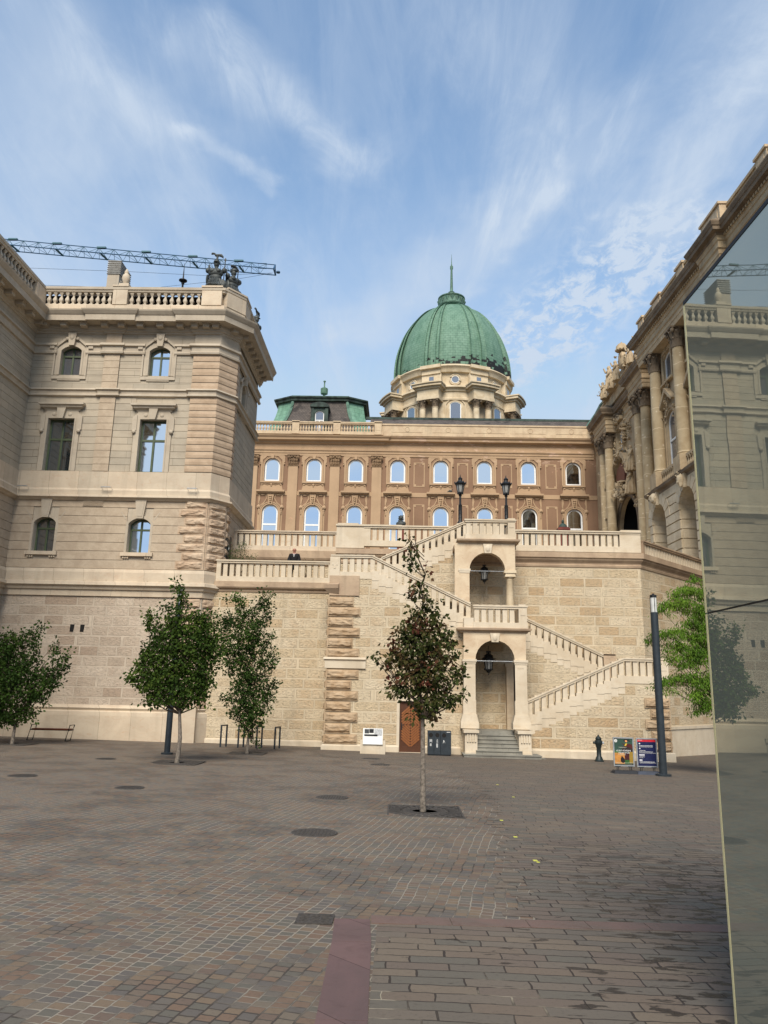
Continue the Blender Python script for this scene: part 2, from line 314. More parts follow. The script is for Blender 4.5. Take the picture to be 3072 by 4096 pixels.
def slate():
    T = NT('slate tiles', 0.85); P = T.pos(); uvn = T.n('ShaderNodeUVMap')
    br = T.n('ShaderNodeTexBrick'); br.offset = 0.5; br.inputs['Scale'].default_value = 1.0
    br.inputs['Brick Width'].default_value = 0.3; br.inputs['Row Height'].default_value = 0.2; br.inputs['Mortar Size'].default_value = 0.015
    br.inputs['Color1'].default_value = S((98, 90, 84)); br.inputs['Color2'].default_value = S((80, 74, 70)); br.inputs['Mortar'].default_value = S((54, 50, 48))
    T.l(uvn.outputs[0], br.inputs['Vector'])
    col = T.mix(T.m_('MULTIPLY', T.noise(P, 0.8, 5, 0.6, 0.4, 0.55, 0.7), 0.7), br.outputs['Color'], S((40, 38, 38)))
    T.bump(br.outputs['Fac'], 0.4, -0.02)
    return T.col(col)
M['slate'] = slate()

def pave(name, bw, rh, mort, cols, mcol, mdark, warp=0.05, wvar=0.5, wet=False, rot=0.0, jlo=0.55, jhi=0.68, swap=False):
    T = NT(name, 0.88, 0, 0.25); P = T.pos()
    mp = T.n('ShaderNodeMapping'); mp.inputs['Rotation'].default_value = (0, 0, radians(rot)); T.l(P, mp.inputs[0]); Q = mp.outputs[0]
    nz = T.n('ShaderNodeTexNoise'); nz.inputs['Scale'].default_value = 0.55; nz.inputs['Detail'].default_value = 2; T.l(Q, nz.inputs['Vector'])
    nz2 = T.n('ShaderNodeTexNoise'); nz2.inputs['Scale'].default_value = 7.0; nz2.inputs['Detail'].default_value = 2; T.l(Q, nz2.inputs['Vector'])
    v = T.n('ShaderNodeVectorMath', operation='MULTIPLY_ADD'); T.l(nz.outputs['Color'], v.inputs[0]); v.inputs[1].default_value = (warp * 4, warp * 4, 0); T.l(Q, v.inputs[2])
    v2 = T.n('ShaderNodeVectorMath', operation='MULTIPLY_ADD'); T.l(nz2.outputs['Color'], v2.inputs[0]); v2.inputs[1].default_value = (rh * 0.22, rh * 0.22, 0); T.l(v.outputs[0], v2.inputs[2])
    x, y, z = T.sep(v2.outputs[0])
    if swap: x, y = y, x
    row = T.m_('FLOOR', T.m_('DIVIDE', y, rh))
    wv = T.noise(T.comb(T.m_('MULTIPLY', x, 1.0 / bw * 0.35), T.m_('MULTIPLY', row, 5.17)), 1.0, 1, 0.4)
    x2 = T.m_('ADD', x, T.m_('MULTIPLY', wv, bw * wvar * 2.5))
    x2 = T.m_('ADD', x2, T.m_('MULTIPLY', T.m_('FRACT', T.m_('MULTIPLY', T.m_('SINE', T.m_('MULTIPLY', row, 12.9898)), 43.7)), bw * wvar))
    br = T.n('ShaderNodeTexBrick'); br.offset = 0.5; br.inputs['Scale'].default_value = 1.0
    br.inputs['Brick Width'].default_value = bw; br.inputs['Row Height'].default_value = rh; br.inputs['Mortar Size'].default_value = mort * 1.25; br.inputs['Mortar Smooth'].default_value = 0.35
    br.inputs['Color1'].default_value = (0, 0, 0, 1); br.inputs['Color2'].default_value = (1, 1, 1, 1); br.inputs['Mortar'].default_value = (0.5, 0.5, 0.5, 1)
    T.l(T.comb(x2, y), br.inputs['Vector'])
    r = T.n('ShaderNodeValToRGB'); T.l(br.outputs['Color'], r.inputs[0]); r.color_ramp.interpolation = 'CONSTANT'
    el_ = r.color_ramp.elements
    while len(el_) < len(cols): el_.new(0.5)
    for i, c in enumerate(cols): el_[i].position = i / len(cols); el_[i].color = S(c)
    big = T.noise(P, 0.22, 4, 0.6, 0.4, 0.35, 0.7)
    col = T.mix(T.m_('MULTIPLY', big, 0.25), r.outputs[0], S((84, 76, 70)))
    # tones get lost underfoot: pull every sett toward the dusty average
    col = T.mix(0.25, col, S((110, 100, 88)))
    col = T.mix(T.m_('MULTIPLY', T.noise(P, 30, 4, 0.7, 0, 0.5, 0.75), 0.4), col, S((70, 63, 58)))
    mm = T.mix(T.noise(P, 0.9, 5, 0.65, 0.3, jlo, jhi), S(mdark), S(mcol))
    col = T.mix(br.outputs['Fac'], col, mm)
    if wet:
        wx = T.ramp(T.sep(P)[0], 0.2, 2.6, 0.0, 0.16, False)
        wt = T.ramp(T.m_('ADD', T.noise(stretch(T, P, 0.9, 2.6, 1), 3.4, 5, 0.6, 0.5), wx), 0.68, 0.70)
        wt = T.m_('MULTIPLY', wt, T.ramp(T.sep(P)[1], 9.0, 14.0, 1, 0))
        col = T.mix(T.m_('MULTIPLY', wt, 0.9), col, S((38, 32, 28)))
        T.l(T.m_('SUBTRACT', 0.88, T.m_('MULTIPLY', wt, 0.45)), T.b.inputs['Roughness'])
    col = T.mix(1.0, col, (0.84, 0.85, 0.87, 1) if not wet else (0.93, 0.90, 0.89, 1), 'MULTIPLY')
    h = T.m_('ADD', T.m_('MULTIPLY', T.m_('SUBTRACT', 1.0, br.outputs['Fac']), 1.0), T.m_('MULTIPLY', T.noise(P, 22, 4, 0.6), 0.35))
    T.bump(h, 0.7, 0.012)
    return T.col(col)
M['setts'] = pave('small porphyry setts', 0.105, 0.122, 0.0065, [(116, 101, 86), (106, 99, 90), (124, 99, 80), (100, 97, 87), (120, 108, 92), (112, 93, 80), (98, 93, 88), (128, 108, 86)], (148, 138, 122), (74, 67, 60), 0.05, 0.35, rot=10, jlo=0.38, jhi=0.56, swap=True)
M['slabs'] = pave('long porphyry slabs', 0.46, 0.155, 0.006, [(108, 101, 91), (100, 96, 88), (110, 99, 87), (96, 95, 87), (105, 95, 86), (116, 106, 92)], (146, 138, 120), (60, 54, 49), 0.02, 0.6, wet=True)

# ---------------------------------------------------------------- geometry helpers
class Fr:
    """wall frame: u along the wall, d outwards, z up"""
    def __init__(s, o, t, n): s.o = Vector((o[0], o[1], 0)); s.t = Vector((t[0], t[1], 0)).normalized(); s.nn = Vector((n[0], n[1], 0)).normalized()
    def __call__(s, u, d, z): p = s.o + s.t * u + s.nn * d; return (p.x, p.y, z)
WORLD = Fr((0, 0), (1, 0), (0, 1))
class MB:
    def __init__(s): s.v = []; s.f = []; s.uv = {}
    def add(s, vs, fs):
        b = len(s.v); s.v += [tuple(q) for q in vs]; s.f += [tuple(i + b for i in f) for f in fs]
    def quad(s, a, b, c, d, uv=None):
        s.add((a, b, c, d), ((0, 1, 2, 3),))
        if uv: s.uv[len(s.f) - 1] = uv
    def box(s, u0, u1, d0, d1, z0, z1, fr=WORLD, sh=0.0):
        """sh shears z along u (for raking rails)"""
        k = lambda u: (u - u0) * sh
        P = [fr(u, d, z + k(u)) for z in (z0, z1) for d in (d0, d1) for u in (u0, u1)]
        s.add(P, ((0, 1, 3, 2), (4, 6, 7, 5), (0, 4, 5, 1), (2, 3, 7, 6), (0, 2, 6, 4), (1, 5, 7, 3)))
    def prism(s, pts, d0, d1, fr=WORLD):
        """polygon in (u,z), thickness d0..d1"""
        n = len(pts)
        s.add([fr(u, d1, z) for u, z in pts] + [fr(u, d0, z) for u, z in pts], [tuple(range(n)), tuple(range(2 * n - 1, n - 1, -1))] + [(i, (i + 1) % n, n + (i + 1) % n, n + i) for i in range(n)])
    def band(s, inner, outer, d0, d1, fr=WORLD):
        """strip between two open polylines in (u,z)"""
        for i in range(len(inner) - 1):
            a, b, c, d = inner[i], inner[i + 1], outer[i + 1], outer[i]
            P = [fr(q[0], d1, q[1]) for q in (a, b, c, d)] + [fr(q[0], d0, q[1]) for q in (a, b, c, d)]
            s.add(P, ((0, 1, 2, 3), (7, 6, 5, 4), (0, 4, 5, 1), (2, 6, 7, 3), (1, 5, 6, 2), (3, 7, 4, 0)))
    def lathe(s, prof, c, seg=16, a0=0.0, a1=2 * pi, fr=None):
        full = abs(a1 - a0 - 2 * pi) < 1e-6; n = seg if full else seg + 1; b = len(s.v)
        for r, z in prof:
            for i in range(n):
                a = a0 + (a1 - a0) * i / seg
                p = (c[0] + r * cos(a), c[1] + r * sin(a), c[2] + z); s.v.append(p)
        for j in range(len(prof) - 1):
            for i in range(seg):
                i2 = (i + 1) % n
                s.f.append((b + j * n + i, b + j * n + i2, b + (j + 1) * n + i2, b + (j + 1) * n + i))
                uu = [a0 + (a1 - a0) * q / seg for q in (i, i + 1)]
                R = max(p[0] for p in prof); hz = [sum(sqrt((prof[q][0] - prof[q + 1][0]) ** 2 + (prof[q][1] - prof[q + 1][1]) ** 2) for q in range(k)) for k in (j, j + 1)]
                s.uv[len(s.f) - 1] = ((uu[0] * R, hz[0]), (uu[1] * R, hz[0]), (uu[1] * R, hz[1]), (uu[0] * R, hz[1]))
        if full:
            if prof[-1][0] > 1e-4: s.f.append(tuple(b + (len(prof) - 1) * n + i for i in range(n)))
            if prof[0][0] > 1e-4: s.f.append(tuple(b + n - 1 - i for i in range(n)))
    def tube(s, pts, r, seg=6, cap=True):
        pts = [Vector(p) for p in pts]; rs = r if isinstance(r, (list, tuple)) else [r] * len(pts); b = len(s.v)
        for k, p in enumerate(pts):
            d = (pts[min(k + 1, len(pts) - 1)] - pts[max(k - 1, 0)]).normalized()
            a = d.cross(Vector((0, 0, 1))) if abs(d.z) < 0.95 else d.cross(Vector((1, 0, 0)))
            a.normalize(); q = d.cross(a)
            for i in range(seg):
                t = 2 * pi * i / seg; s.v.append(tuple(p + (a * cos(t) + q * sin(t)) * rs[k]))
        for k in range(len(pts) - 1):
            for i in range(seg): s.f.append((b + k * seg + i, b + k * seg + (i + 1) % seg, b + (k + 1) * seg + (i + 1) % seg, b + (k + 1) * seg + i))
        if cap: s.f.append(tuple(b + i for i in reversed(range(seg)))); s.f.append(tuple(b + (len(pts) - 1) * seg + i for i in range(seg)))
    def ball(s, c, r, seg=8, rings=6, jit=0.0, rot=None):
        r = r if isinstance(r, (tuple, list)) else (r, r, r); b = len(s.v); c = Vector(c)
        R_ = rot or Matrix.Identity(3)
        for j in range(rings + 1):
            th = pi * j / rings
            for i in range(seg):
                ph = 2 * pi * i / seg; v = Vector((sin(th) * cos(ph), sin(th) * sin(ph), cos(th)))
                k = 1 + (jit * noise.noise(v * 2.3 + c * 3.1) if jit else 0)
                s.v.append(tuple(c + R_ @ Vector((v.x * r[0] * k, v.y * r[1] * k, v.z * r[2] * k))))
        for j in range(rings):
            for i in range(seg): s.f.append((b + j * seg + i, b + (j + 1) * seg + i, b + (j + 1) * seg + (i + 1) % seg, b + j * seg + (i + 1) % seg))
    def sweep(s, path, prof, close_ends=True):
        """profile [(out,z)] along plan path, outward = right of travel, mitred corners"""
        P = [Vector((p[0], p[1])) for p in path]; n = len(P); b = len(s.v); m_ = len(prof)
        for i in range(n):
            ds = []
            if i > 0: ds.append((P[i] - P[i - 1]).normalized())
            if i < n - 1: ds.append((P[i + 1] - P[i]).normalized())
            ns = [Vector((d.y, -d.x)) for d in ds]
            k = sum(ns, Vector((0, 0))).normalized(); sc_ = 1.0 / max(0.3, k.dot(ns[0]))
            for o, z in prof: q = P[i] + k * (o * sc_); s.v.append((q.x, q.y, z))
        for i in range(n - 1):
            for j in range(m_ - 1): s.f.append((b + i * m_ + j, b + (i + 1) * m_ + j, b + (i + 1) * m_ + j + 1, b + i * m_ + j + 1))
        if close_ends: s.f.append(tuple(b + j for j in range(m_))); s.f.append(tuple(b + (n - 1) * m_ + j for j in reversed(range(m_))))
    def obj(s, name, mat, parent=None, smooth=False, **props):
        me = bpy.data.meshes.new(name); me.from_pydata(s.v, [], s.f); me.validate()
        if s.uv and len(me.polygons) == len(s.f):
            ul = me.uv_layers.new(name='UVMap')
            for fi, uv in s.uv.items():
                for k, li in enumerate(me.polygons[fi].loop_indices): ul.data[li].uv = uv[k]
        mats = mat if isinstance(mat, (list, tuple)) else [mat]
        for q in mats: me.materials.append(M[q] if isinstance(q, str) else q)
        bm = bmesh.new(); bm.from_mesh(me); bmesh.ops.recalc_face_normals(bm, faces=bm.faces)
        bm.to_mesh(me); bm.free()
        if smooth:
            for p in me.polygons: p.use_smooth = True
            try: me.set_sharp_from_angle(angle=radians(38))
            except Exception: pass
        o = bpy.data.objects.new(name, me); C.objects.link(o)
        if parent: o.parent = parent
        for a, v in props.items(): o[a] = v
        return o
def empty(name, loc=(0, 0, 0)):
    o = bpy.data.objects.new(name, None); C.objects.link(o); o.location = loc; return o
def thing(name, label, cat, loc=(0, 0, 0), group=None):
    o = empty(name, loc); o['label'] = label; o['category'] = cat
    if group: o['group'] = group
    return o
def kids(o): return [c for c in bpy.data.objects if c.parent == o]
def copy_tree(o, parent=None):
    c = o.copy(); C.objects.link(c)
    if parent: c.parent = parent
    for ch in kids(o): copy_tree(ch, c)
    return c
def arch(cx, w, zs, rise, n=12):
    """arch curve points left to right; rise<w/2 gives a segment"""
    h = w / 2
    if rise >= h - 1e-3: return [(cx - h * cos(pi * i / n), zs + rise * sin(pi * i / n)) for i in range(n + 1)]
    R_ = (h * h + rise * rise) / (2 * rise); a = math.asin(h / R_)
    return [(cx + R_ * sin(-a + 2 * a * i / n), zs + rise - R_ + R_ * cos(-a + 2 * a * i / n)) for i in range(n + 1)]
def opening(cx, w, zb, zt, rise=0.0): return dict(c=cx, w=w, zb=zb, zt=zt, r=rise)
def wall(mb, fr, u0, u1, z0, z1, ops=(), d=0.0, reveal=0.3):
    groups = []
    for o in sorted(ops, key=lambda o: o['c'] - o['w'] / 2):
        if groups and o['c'] - o['w'] / 2 < groups[-1][1]: groups[-1][2].append(o); groups[-1][1] = max(groups[-1][1], o['c'] + o['w'] / 2)
        else: groups.append([o['c'] - o['w'] / 2, o['c'] + o['w'] / 2, [o]])
    cur = u0
    for a, b, g in groups:
        g = sorted(g, key=lambda o: o['zb'])
        if a > cur: mb.quad(fr(cur, d, z0), fr(a, d, z0), fr(a, d, z1), fr(cur, d, z1))
        z = z0
        for o in g:
            c = o['c']; oa, ob = c - o['w'] / 2, c + o['w'] / 2
            if o['zb'] > z: mb.quad(fr(a, d, z), fr(b, d, z), fr(b, d, o['zb']), fr(a, d, o['zb']))
            for p, q in ((a, oa), (ob, b)):
                if q > p + 1e-4: mb.quad(fr(p, d, o['zb']), fr(q, d, o['zb']), fr(q, d, o['zt']), fr(p, d, o['zt']))
            zs = o['zt'] - o['r']
            cv = arch(c, o['w'], zs, o['r']) if o['r'] > 0 else [(oa, zs), (ob, zs)]
            if o['r'] > 0:
                for i in range(len(cv) - 1): mb.quad(fr(cv[i][0], d, cv[i][1]), fr(cv[i + 1][0], d, cv[i + 1][1]), fr(cv[i + 1][0], d, o['zt']), fr(cv[i][0], d, o['zt']))
            ring = [(oa, o['zb'])] + cv + [(ob, o['zb'])]
            for i in range(len(ring)):
                p, q = ring[i], ring[(i + 1) % len(ring)]
                mb.quad(fr(p[0], d, p[1]), fr(q[0], d, q[1]), fr(q[0], d - reveal, q[1]), fr(p[0], d - reveal, p[1]))
            z = o['zt']
        if z < z1: mb.quad(fr(a, d, z), fr(b, d, z), fr(b, d, z1), fr(a, d, z1))
        cur = b
    if cur < u1: mb.quad(fr(cur, d, z0), fr(u1, d, z0), fr(u1, d, z1), fr(cur, d, z1))
def window(fr, o, d, parent, frame='green_frame', pane='pane', fw=0.07, transom=None, mullion=True, split=None, label=None):
    """frame mesh with the pane as its sub-part; d = depth of the frame front"""
    c, w_, zb, zt, r = o['c'], o['w'], o['zb'], o['zt'], o['r']; zs = zt - r
    outer = arch(c, w_, zs, r) if r > 0 else [(c - w_ / 2, zs), (c + w_ / 2, zs)]
    wi = w_ - 2 * fw
    if r > 0: inner = arch(c, wi, zs, max(0.02, r - fw * (1.0 if r >= w_ / 2 - 1e-3 else 0.9)))
    else: inner = [(c - wi / 2, zs - fw), (c + wi / 2, zs - fw)]
    mb = MB()
    mb.band([(c - wi / 2, zb + fw)] + inner + [(c + wi / 2, zb + fw)], [(c - w_ / 2, zb)] + outer + [(c + w_ / 2, zb)], d - 0.07, d, fr)
    mb.box(c - w_ / 2, c + w_ / 2, d - 0.07, d + 0.003, zb, zb + fw, fr)
    if transom: mb.box(c - wi / 2, c + wi / 2, d - 0.06, d + 0.015, transom, transom + fw * 1.1, fr)
    if mullion: mb.box(c - fw * 0.55, c + fw * 0.55, d - 0.06, d + 0.008, zb + fw, zt - fw * 0.8, fr)
    f = mb.obj('window', frame, parent)
    if label: f['label'] = label
    pb = MB(); pts = [(c - wi / 2 - 0.01, zb + fw - 0.01)] + [(q[0], q[1]) for q in inner] + [(c + wi / 2 + 0.01, zb + fw - 0.01)]
    pb.prism(pts, d - 0.055, d - 0.045, fr); pb.obj('pane', pane, f)
    return f
def rock_block(mb, fr, u0, u1, z0, z1, d0, out, seed=0, nu=7, nz=4):
    """block of split rock: steep facets rising straight from a narrow drafted margin"""
    out *= 0.7; mg = 0.03; b = len(mb.v); nu = int(nu * 1.6); nz = int(nz * 1.5)
    U = [u0 + mg + (u1 - u0 - 2 * mg) * i / nu for i in range(nu + 1)]; Z = [z0 + mg + (z1 - z0 - 2 * mg) * j / nz for j in range(nz + 1)]
    rr_ = random.Random(int(seed * 31) + int(u0 * 97)); tilt = rr_.uniform(-0.35, 0.35)
    for j, z in enumerate(Z):
        for i, u in enumerate(U):
            e = min(i, nu - i, j, nz - j); k = 0 if e == 0 else (0.86 if e == 1 else 1.0)
            p = Vector((u * 2.3, z * 5.5, seed * 7.7)); rg = 1 - abs(noise.noise(p)) * 2
            d = d0 + (out * k * (0.50 + 0.42 * rg + 0.30 * noise.noise(p * 2.7) + tilt * ((z - z0) / (z1 - z0) - 0.5)) if k else 0.0)
            js = 0.018 if 0 < e else 0
            mb.v.append(fr(u + js * rr_.uniform(-1, 1), d, z + js * 0.6 * rr_.uniform(-1, 1)))
    n = nu + 1
    for j in range(nz):
        for i in range(nu):
            q = (b + j * n + i, b + j * n + i + 1, b + (j + 1) * n + i + 1, b + (j + 1) * n + i)
            if (i + j) % 2: mb.f += [(q[0], q[1], q[2]), (q[0], q[2], q[3])]
            else: mb.f += [(q[0], q[1], q[3]), (q[1], q[2], q[3])]
def ornament(mb, c, size, n, seed, flat=None):
    """carved scrollwork: overlapping curls, leaves and buds"""
    rr = random.Random(seed); c = Vector(c)
    for k in range(n):
        p = Vector([rr.gauss(0, 0.38) * s_ for s_ in size])
        r = rr.uniform(0.10, 0.22) * max(size)
        rot = Matrix.Rotation(rr.uniform(0, pi), 3, 'X') @ Matrix.Rotation(rr.uniform(0, pi), 3, 'Z')
        if rr.random() < 0.45:
            pts = [c + p + rot @ Vector((cos(t * 4.2) * r * (1 - t * 0.7), sin(t * 4.2) * r * (1 - t * 0.7), 0)) for t in [q / 7 for q in range(8)]]
            mb.tube(pts, [r * 0.28 * (1 - 0.5 * q / 7) for q in range(8)], 5)
        else: mb.ball(c + p, (r * rr.uniform(0.6, 1), r * rr.uniform(0.4, 0.7), r * rr.uniform(0.3, 0.6)), 7, 5, 0.5, rot)
def GZ(x, y): return 0.70 - 0.0158 * y - 0.0122 * x

def scatter(proto, spots):
    """spots: [(location, rotation z)]; the first moves the proto itself, the rest are copies with their own children"""
    for i, (loc, rz) in enumerate(spots):
        o = proto if i == 0 else copy_tree(proto)
        o.location = loc; o.rotation_euler = (0, 0, rz)
def spart(name, mat, parent, build, spots, smooth=False):
    """one part built at the origin (facing -y), repeated in world coordinates under its parent"""
    mb = MB(); build(mb); o = mb.obj(name, mat, None, smooth); o.parent = parent
    inv = Matrix.Translation(-Vector(parent.location)) if parent.type == 'EMPTY' else Matrix.Identity(4)
    o.matrix_parent_inverse = inv
    for i, (loc, rz) in enumerate(spots):
        q = o if i == 0 else o.copy()
        if i: C.objects.link(q)
        q.location = loc; q.rotation_euler = (0, 0, rz)
    return o
LOC = Fr((0, 0), (1, 0), (0, -1))    # local facade frame for parts built at the origin, facing -y
# ---------------------------------------------------------------- ground
def sheet(name, x0, x1, y0, y1, mat, dz=0.0):
    mb = MB(); nx = max(1, int((x1 - x0) / 8)); ny = max(1, int((y1 - y0) / 8)); b = 0
    for j in range(ny + 1):
        for i in range(nx + 1):
            x = x0 + (x1 - x0) * i / nx; y = y0 + (y1 - y0) * j / ny; mb.v.append((x, y, GZ(x, y) + dz))
    for j in range(ny):
        for i in range(nx): a = j * (nx + 1) + i; mb.f.append((a, a + 1, a + nx + 2, a + nx + 1))
    return mb.obj(name, mat, None, kind='structure')
sheet('ground', -600, 600, -300, 900, 'asph', -0.03)
sheet('sett_paving', -70, 70, -20, 60, 'setts', 0.0)
sp = MB()   # long slabs: right of a slightly wavering line, and the strip in front of the walls
line = [(-0.16, -6), (-0.16, 7.45), (1.15, 7.6), (1.35, 10), (1.7, 14), (2.1, 19), (1.6, 24), (-2.6, 28.6), (-3.4, 31), (-3.4, 40)]
for (xa, ya), (xb, yb) in zip(line[:-1], line[1:]):
    k = max(1, round(abs(yb - ya) / 0.155)) if ya > 7.5 else 6
    for i in range(k):
        j_ = random.uniform(-0.22, 0.22) * (0 if ya < 7.5 else 1)
        p = [(xa + (xb - xa) * t + j_, ya + (yb - ya) * t) for t in (i / k, (i + 1) / k)]; p[1] = (p[0][0], p[1][1]) if ya > 7.5 else p[1]
        q = [(p[0][0], p[0][1]), (40, p[0][1]), (40, p[1][1]), (p[1][0], p[1][1])]
        sp.quad(*[(x, y, GZ(x, y) + 0.004) for x, y in q])
sp.obj('slab_paving', 'slabs', None, kind='structure')
kb = MB()
rr = random.Random(3)
def strip(mb, pts, wdt, dz=0.008):
    for (a, b) in zip(pts[:-1], pts[1:]):
        A, B = Vector(a), Vector(b); d = (B - A).normalized(); n_ = Vector((-d.y, d.x)) * wdt / 2; g = d * 0.004
        P = [A + n_ + g, A - n_ + g, B - n_ - g, B + n_ - g]
        mb.add([(p.x, p.y, GZ(p.x, p.y) + dz) for p in P] + [(p.x, p.y, GZ(p.x, p.y) - 0.02) for p in P], ((0, 1, 2, 3), (0, 4, 5, 1), (1, 5, 6, 2), (2, 6, 7, 3), (3, 7, 4, 0)))
strip(kb, [(-0.30, -3), (-0.31, 1.0), (-0.315, 3.6), (-0.32, 5.3), (-0.355, 6.9), (-0.39, 7.58)], 0.32)
kb.obj('stone_strip', 'purple', None, kind='structure')
kb = MB(); strip(kb, [(-0.225, 7.60), (0.5, 7.63), (1.2, 7.67), (1.75, 7.70), (2.3, 7.74), (3.3, 7.8), (4.6, 7.9), (8, 8.1)], 0.25)
kb.obj('cross_strip', 'purple_worn', None, kind='structure')

# ---------------------------------------------------------------- left palace block
lp = thing('palace_wing', 'pale limestone palace block on the left with balustraded roof, rusticated corner and green framed windows', 'building', (-13, 34, 0.2))
FL = Fr((0, 33.8), (1, 0), (0, -1))          # front: u = x
FW_ = Fr((-17.7, 0), (0, 1), (1, 0))         # projecting wing: u = y
FK = Fr((-8.15, 0), (0, 1), (1, 0))          # flank: u = y
CH0, CH1 = (-8.77, 33.8), (-8.15, 34.6)      # chamfered corner
XW, YE, Y0 = -17.7, 40.2, 18.0
def lworld(o):  # keep world coordinates although parented to the Empty at the base
    o.matrix_parent_inverse = Matrix.Translation(-Vector(o.parent.location)); return o
_obj = MB.obj
def _obj2(s, name, mat, parent=None, smooth=False, **props):
    o = _obj(s, name, mat, parent, smooth, **props)
    if parent is not None and parent.parent is None and parent.type == 'EMPTY': o.matrix_parent_inverse = Matrix.Translation(-Vector(parent.location))
    return o
MB.obj = _obj2
path_full = [(XW, Y0), (XW, 33.8), CH0, CH1, (-8.15, YE)]
def band_path(off=0.0): return path_full
gl = [opening(c, 0.98, 8.36, 9.95, 0.26) for c in (-16.13, -11.82)]
ml = [opening(c, 1.24, 12.12, 14.66, 0.0) for c in (-15.94, -11.62)]
ul = [opening(c, 0.98, 16.84, 18.30, 0.22) for c in (-15.86, -11.62)]
# reflected in the mirror pavilion and seen from the side: windows of the wing and flank
wm_ = [opening(c, 1.24, 12.12, 14.66, 0.0) for c in (20.6, 24.9, 29.2)]
wu_ = [opening(c, 0.98, 16.84, 18.30, 0.22) for c in (20.6, 24.9, 29.2)]
wg_ = [opening(c, 0.98, 8.36, 9.95, 0.26) for c in (20.6, 24.9, 29.2)]
fu_ = [opening(36.6, 0.98, 15.95, 17.5, 0.22)]
# ground storey: hammered ashlar, plinth
mb = MB(); wall(mb, FL, XW, -8.77, 1.6, 6.45); wall(mb, FW_, Y0, 33.8, 1.6, 6.45); wall(mb, FK, 34.6, YE, 1.6, 6.45); mb.obj('ashlar_wall', 'rustic', lp)
mb = MB(); mb.sweep(path_full, [(0, 1.75), (0.05, 1.68), (0.12, 1.62), (0.06, 1.52), (0.14, 1.46), (0.16, 1.30), (0.16, 0.0)]); mb.obj('plinth', 'lime_smooth', lp)
# corner pilaster of the plinth
mb = MB(); mb.box(-9.15, -8.6, 0, 0.22, 0.0, 1.72, FL); mb.obj('plinth', 'lime_smooth', lp)
# string course with blocks above the ashlar
mb = MB(); mb.sweep(path_full, [(0, 7.62), (0.10, 7.60), (0.16, 7.45), (0.17, 7.05), (0.30, 7.0), (0.34, 6.86), (0.22, 6.78), (0.18, 6.68), (0.10, 6.66), (0.08, 6.40), (0, 6.38)])
mb.obj('string_course', 'lime_smooth', lp)
spart('string_course_block', 'lime_smooth', lp, lambda m_: m_.box(-0.23, 0.23, 0.15, 0.205, 6.98, 7.10, LOC), [(FL(XW + 0.78 + i * 0.92, 0, 0), 0) for i in range(9)] + [(FW_(33.2 - i * 0.92, 0, 0), pi / 2) for i in range(16)])
# first storey: stippled blocks with channels
def coursed(mb, fr, u0, u1, z0, z1, rows, ops=(), out=0.05, ch=0.022, splay=0.0):
    """courses as raised strips interrupted at openings; the wall behind shows in the channels"""
    h = (z1 - z0) / rows
    for k in range(rows):
        za, zb_ = z0 + k * h + ch / 2, z0 + (k + 1) * h - ch / 2
        cuts = []
        for o in ops:
            if zb_ > o['zb'] - o.get('mb', 0) and za < o['zt'] + o.get('mt', 0): cuts.append((o['c'] - o['w'] / 2 - o.get('ms', 0), o['c'] + o['w'] / 2 + o.get('ms', 0)))
        segs = [(u0, u1)]
        for a, b in cuts:
            ns = []
            for p, q in segs:
                if b <= p or a >= q: ns.append((p, q)); continue
                if a > p: ns.append((p, a))
                if b < q: ns.append((b, q))
            segs = ns
        for p, q in segs:
            if q - p > 0.03: mb.box(p, q, 0.002, out, za, zb_, fr)
def O(os, **k): return [dict(o, **k) for o in os]
mb = MB(); wall(mb, FL, XW, -8.77, 7.6, 11.0, gl, 0, 0.36); wall(mb, FW_, Y0, 33.8, 7.6, 11.0, wg_, 0, 0.36); wall(mb, FK, 34.6, YE, 7.6, 11.0); mb.obj('wall', 'lime', lp)
mb = MB(); coursed(mb, FL, XW, -9.5, 7.62, 10.82, 8, O(gl, ms=0.10, mt=0.25, mb=0.18), 0.045); coursed(mb, FW_, Y0, 33.75, 7.62, 10.82, 8, O(wg_, ms=0.10, mt=0.25, mb=0.18), 0.045); coursed(mb, FK, 34.7, YE, 7.62, 10.82, 8, [], 0.045)
mb.obj('stone_courses', 'rough_pil', lp)
for o in gl:
    mb = MB(); cv = arch(o['c'], o['w'] + 0.02, 9.69, 0.26); cv2 = arch(o['c'], o['w'] + 0.24, 9.72, 0.36)
    mb.band([(cv[0][0], 8.36)] + cv + [(cv[-1][0], 8.36)], [(cv2[0][0], 8.36)] + cv2 + [(cv2[-1][0], 8.36)], 0, 0.055, FL)
    mb.prism([(o['c'] - 0.15, 9.92), (o['c'] + 0.15, 9.92), (o['c'] + 0.26, 10.8), (o['c'] - 0.26, 10.8)], 0, 0.14, FL)
    mb.prism([(o['c'] - 0.10, 10.0), (o['c'] + 0.10, 10.0), (o['c'] + 0.18, 10.66), (o['c'] - 0.18, 10.66)], 0.14, 0.155, FL)
    for s_ in (-1, 1): mb.prism([(o['c'] + s_ * 0.62, 9.9), (o['c'] + s_ * 0.66, 9.86), (o['c'] + s_ * 0.9, 10.22), (o['c'] + s_ * 0.86, 10.24)], 0.04, 0.052, FL)
    mb.obj('keystone', 'lime', lp)
for o in gl:
    mb = MB(); mb.box(o['c'] - 0.72, o['c'] + 0.72, 0, 0.16, 8.2, 8.36, FL)
    for s_ in (-1, 1):
        for k in range(3): mb.box(o['c'] + s_ * 0.5 - 0.13 + k * 0.1, o['c'] + s_ * 0.5 - 0.06 + k * 0.1, 0, 0.1, 8.1, 8.2, FL)
    mb.obj('window_sill', 'lime_smooth', lp)
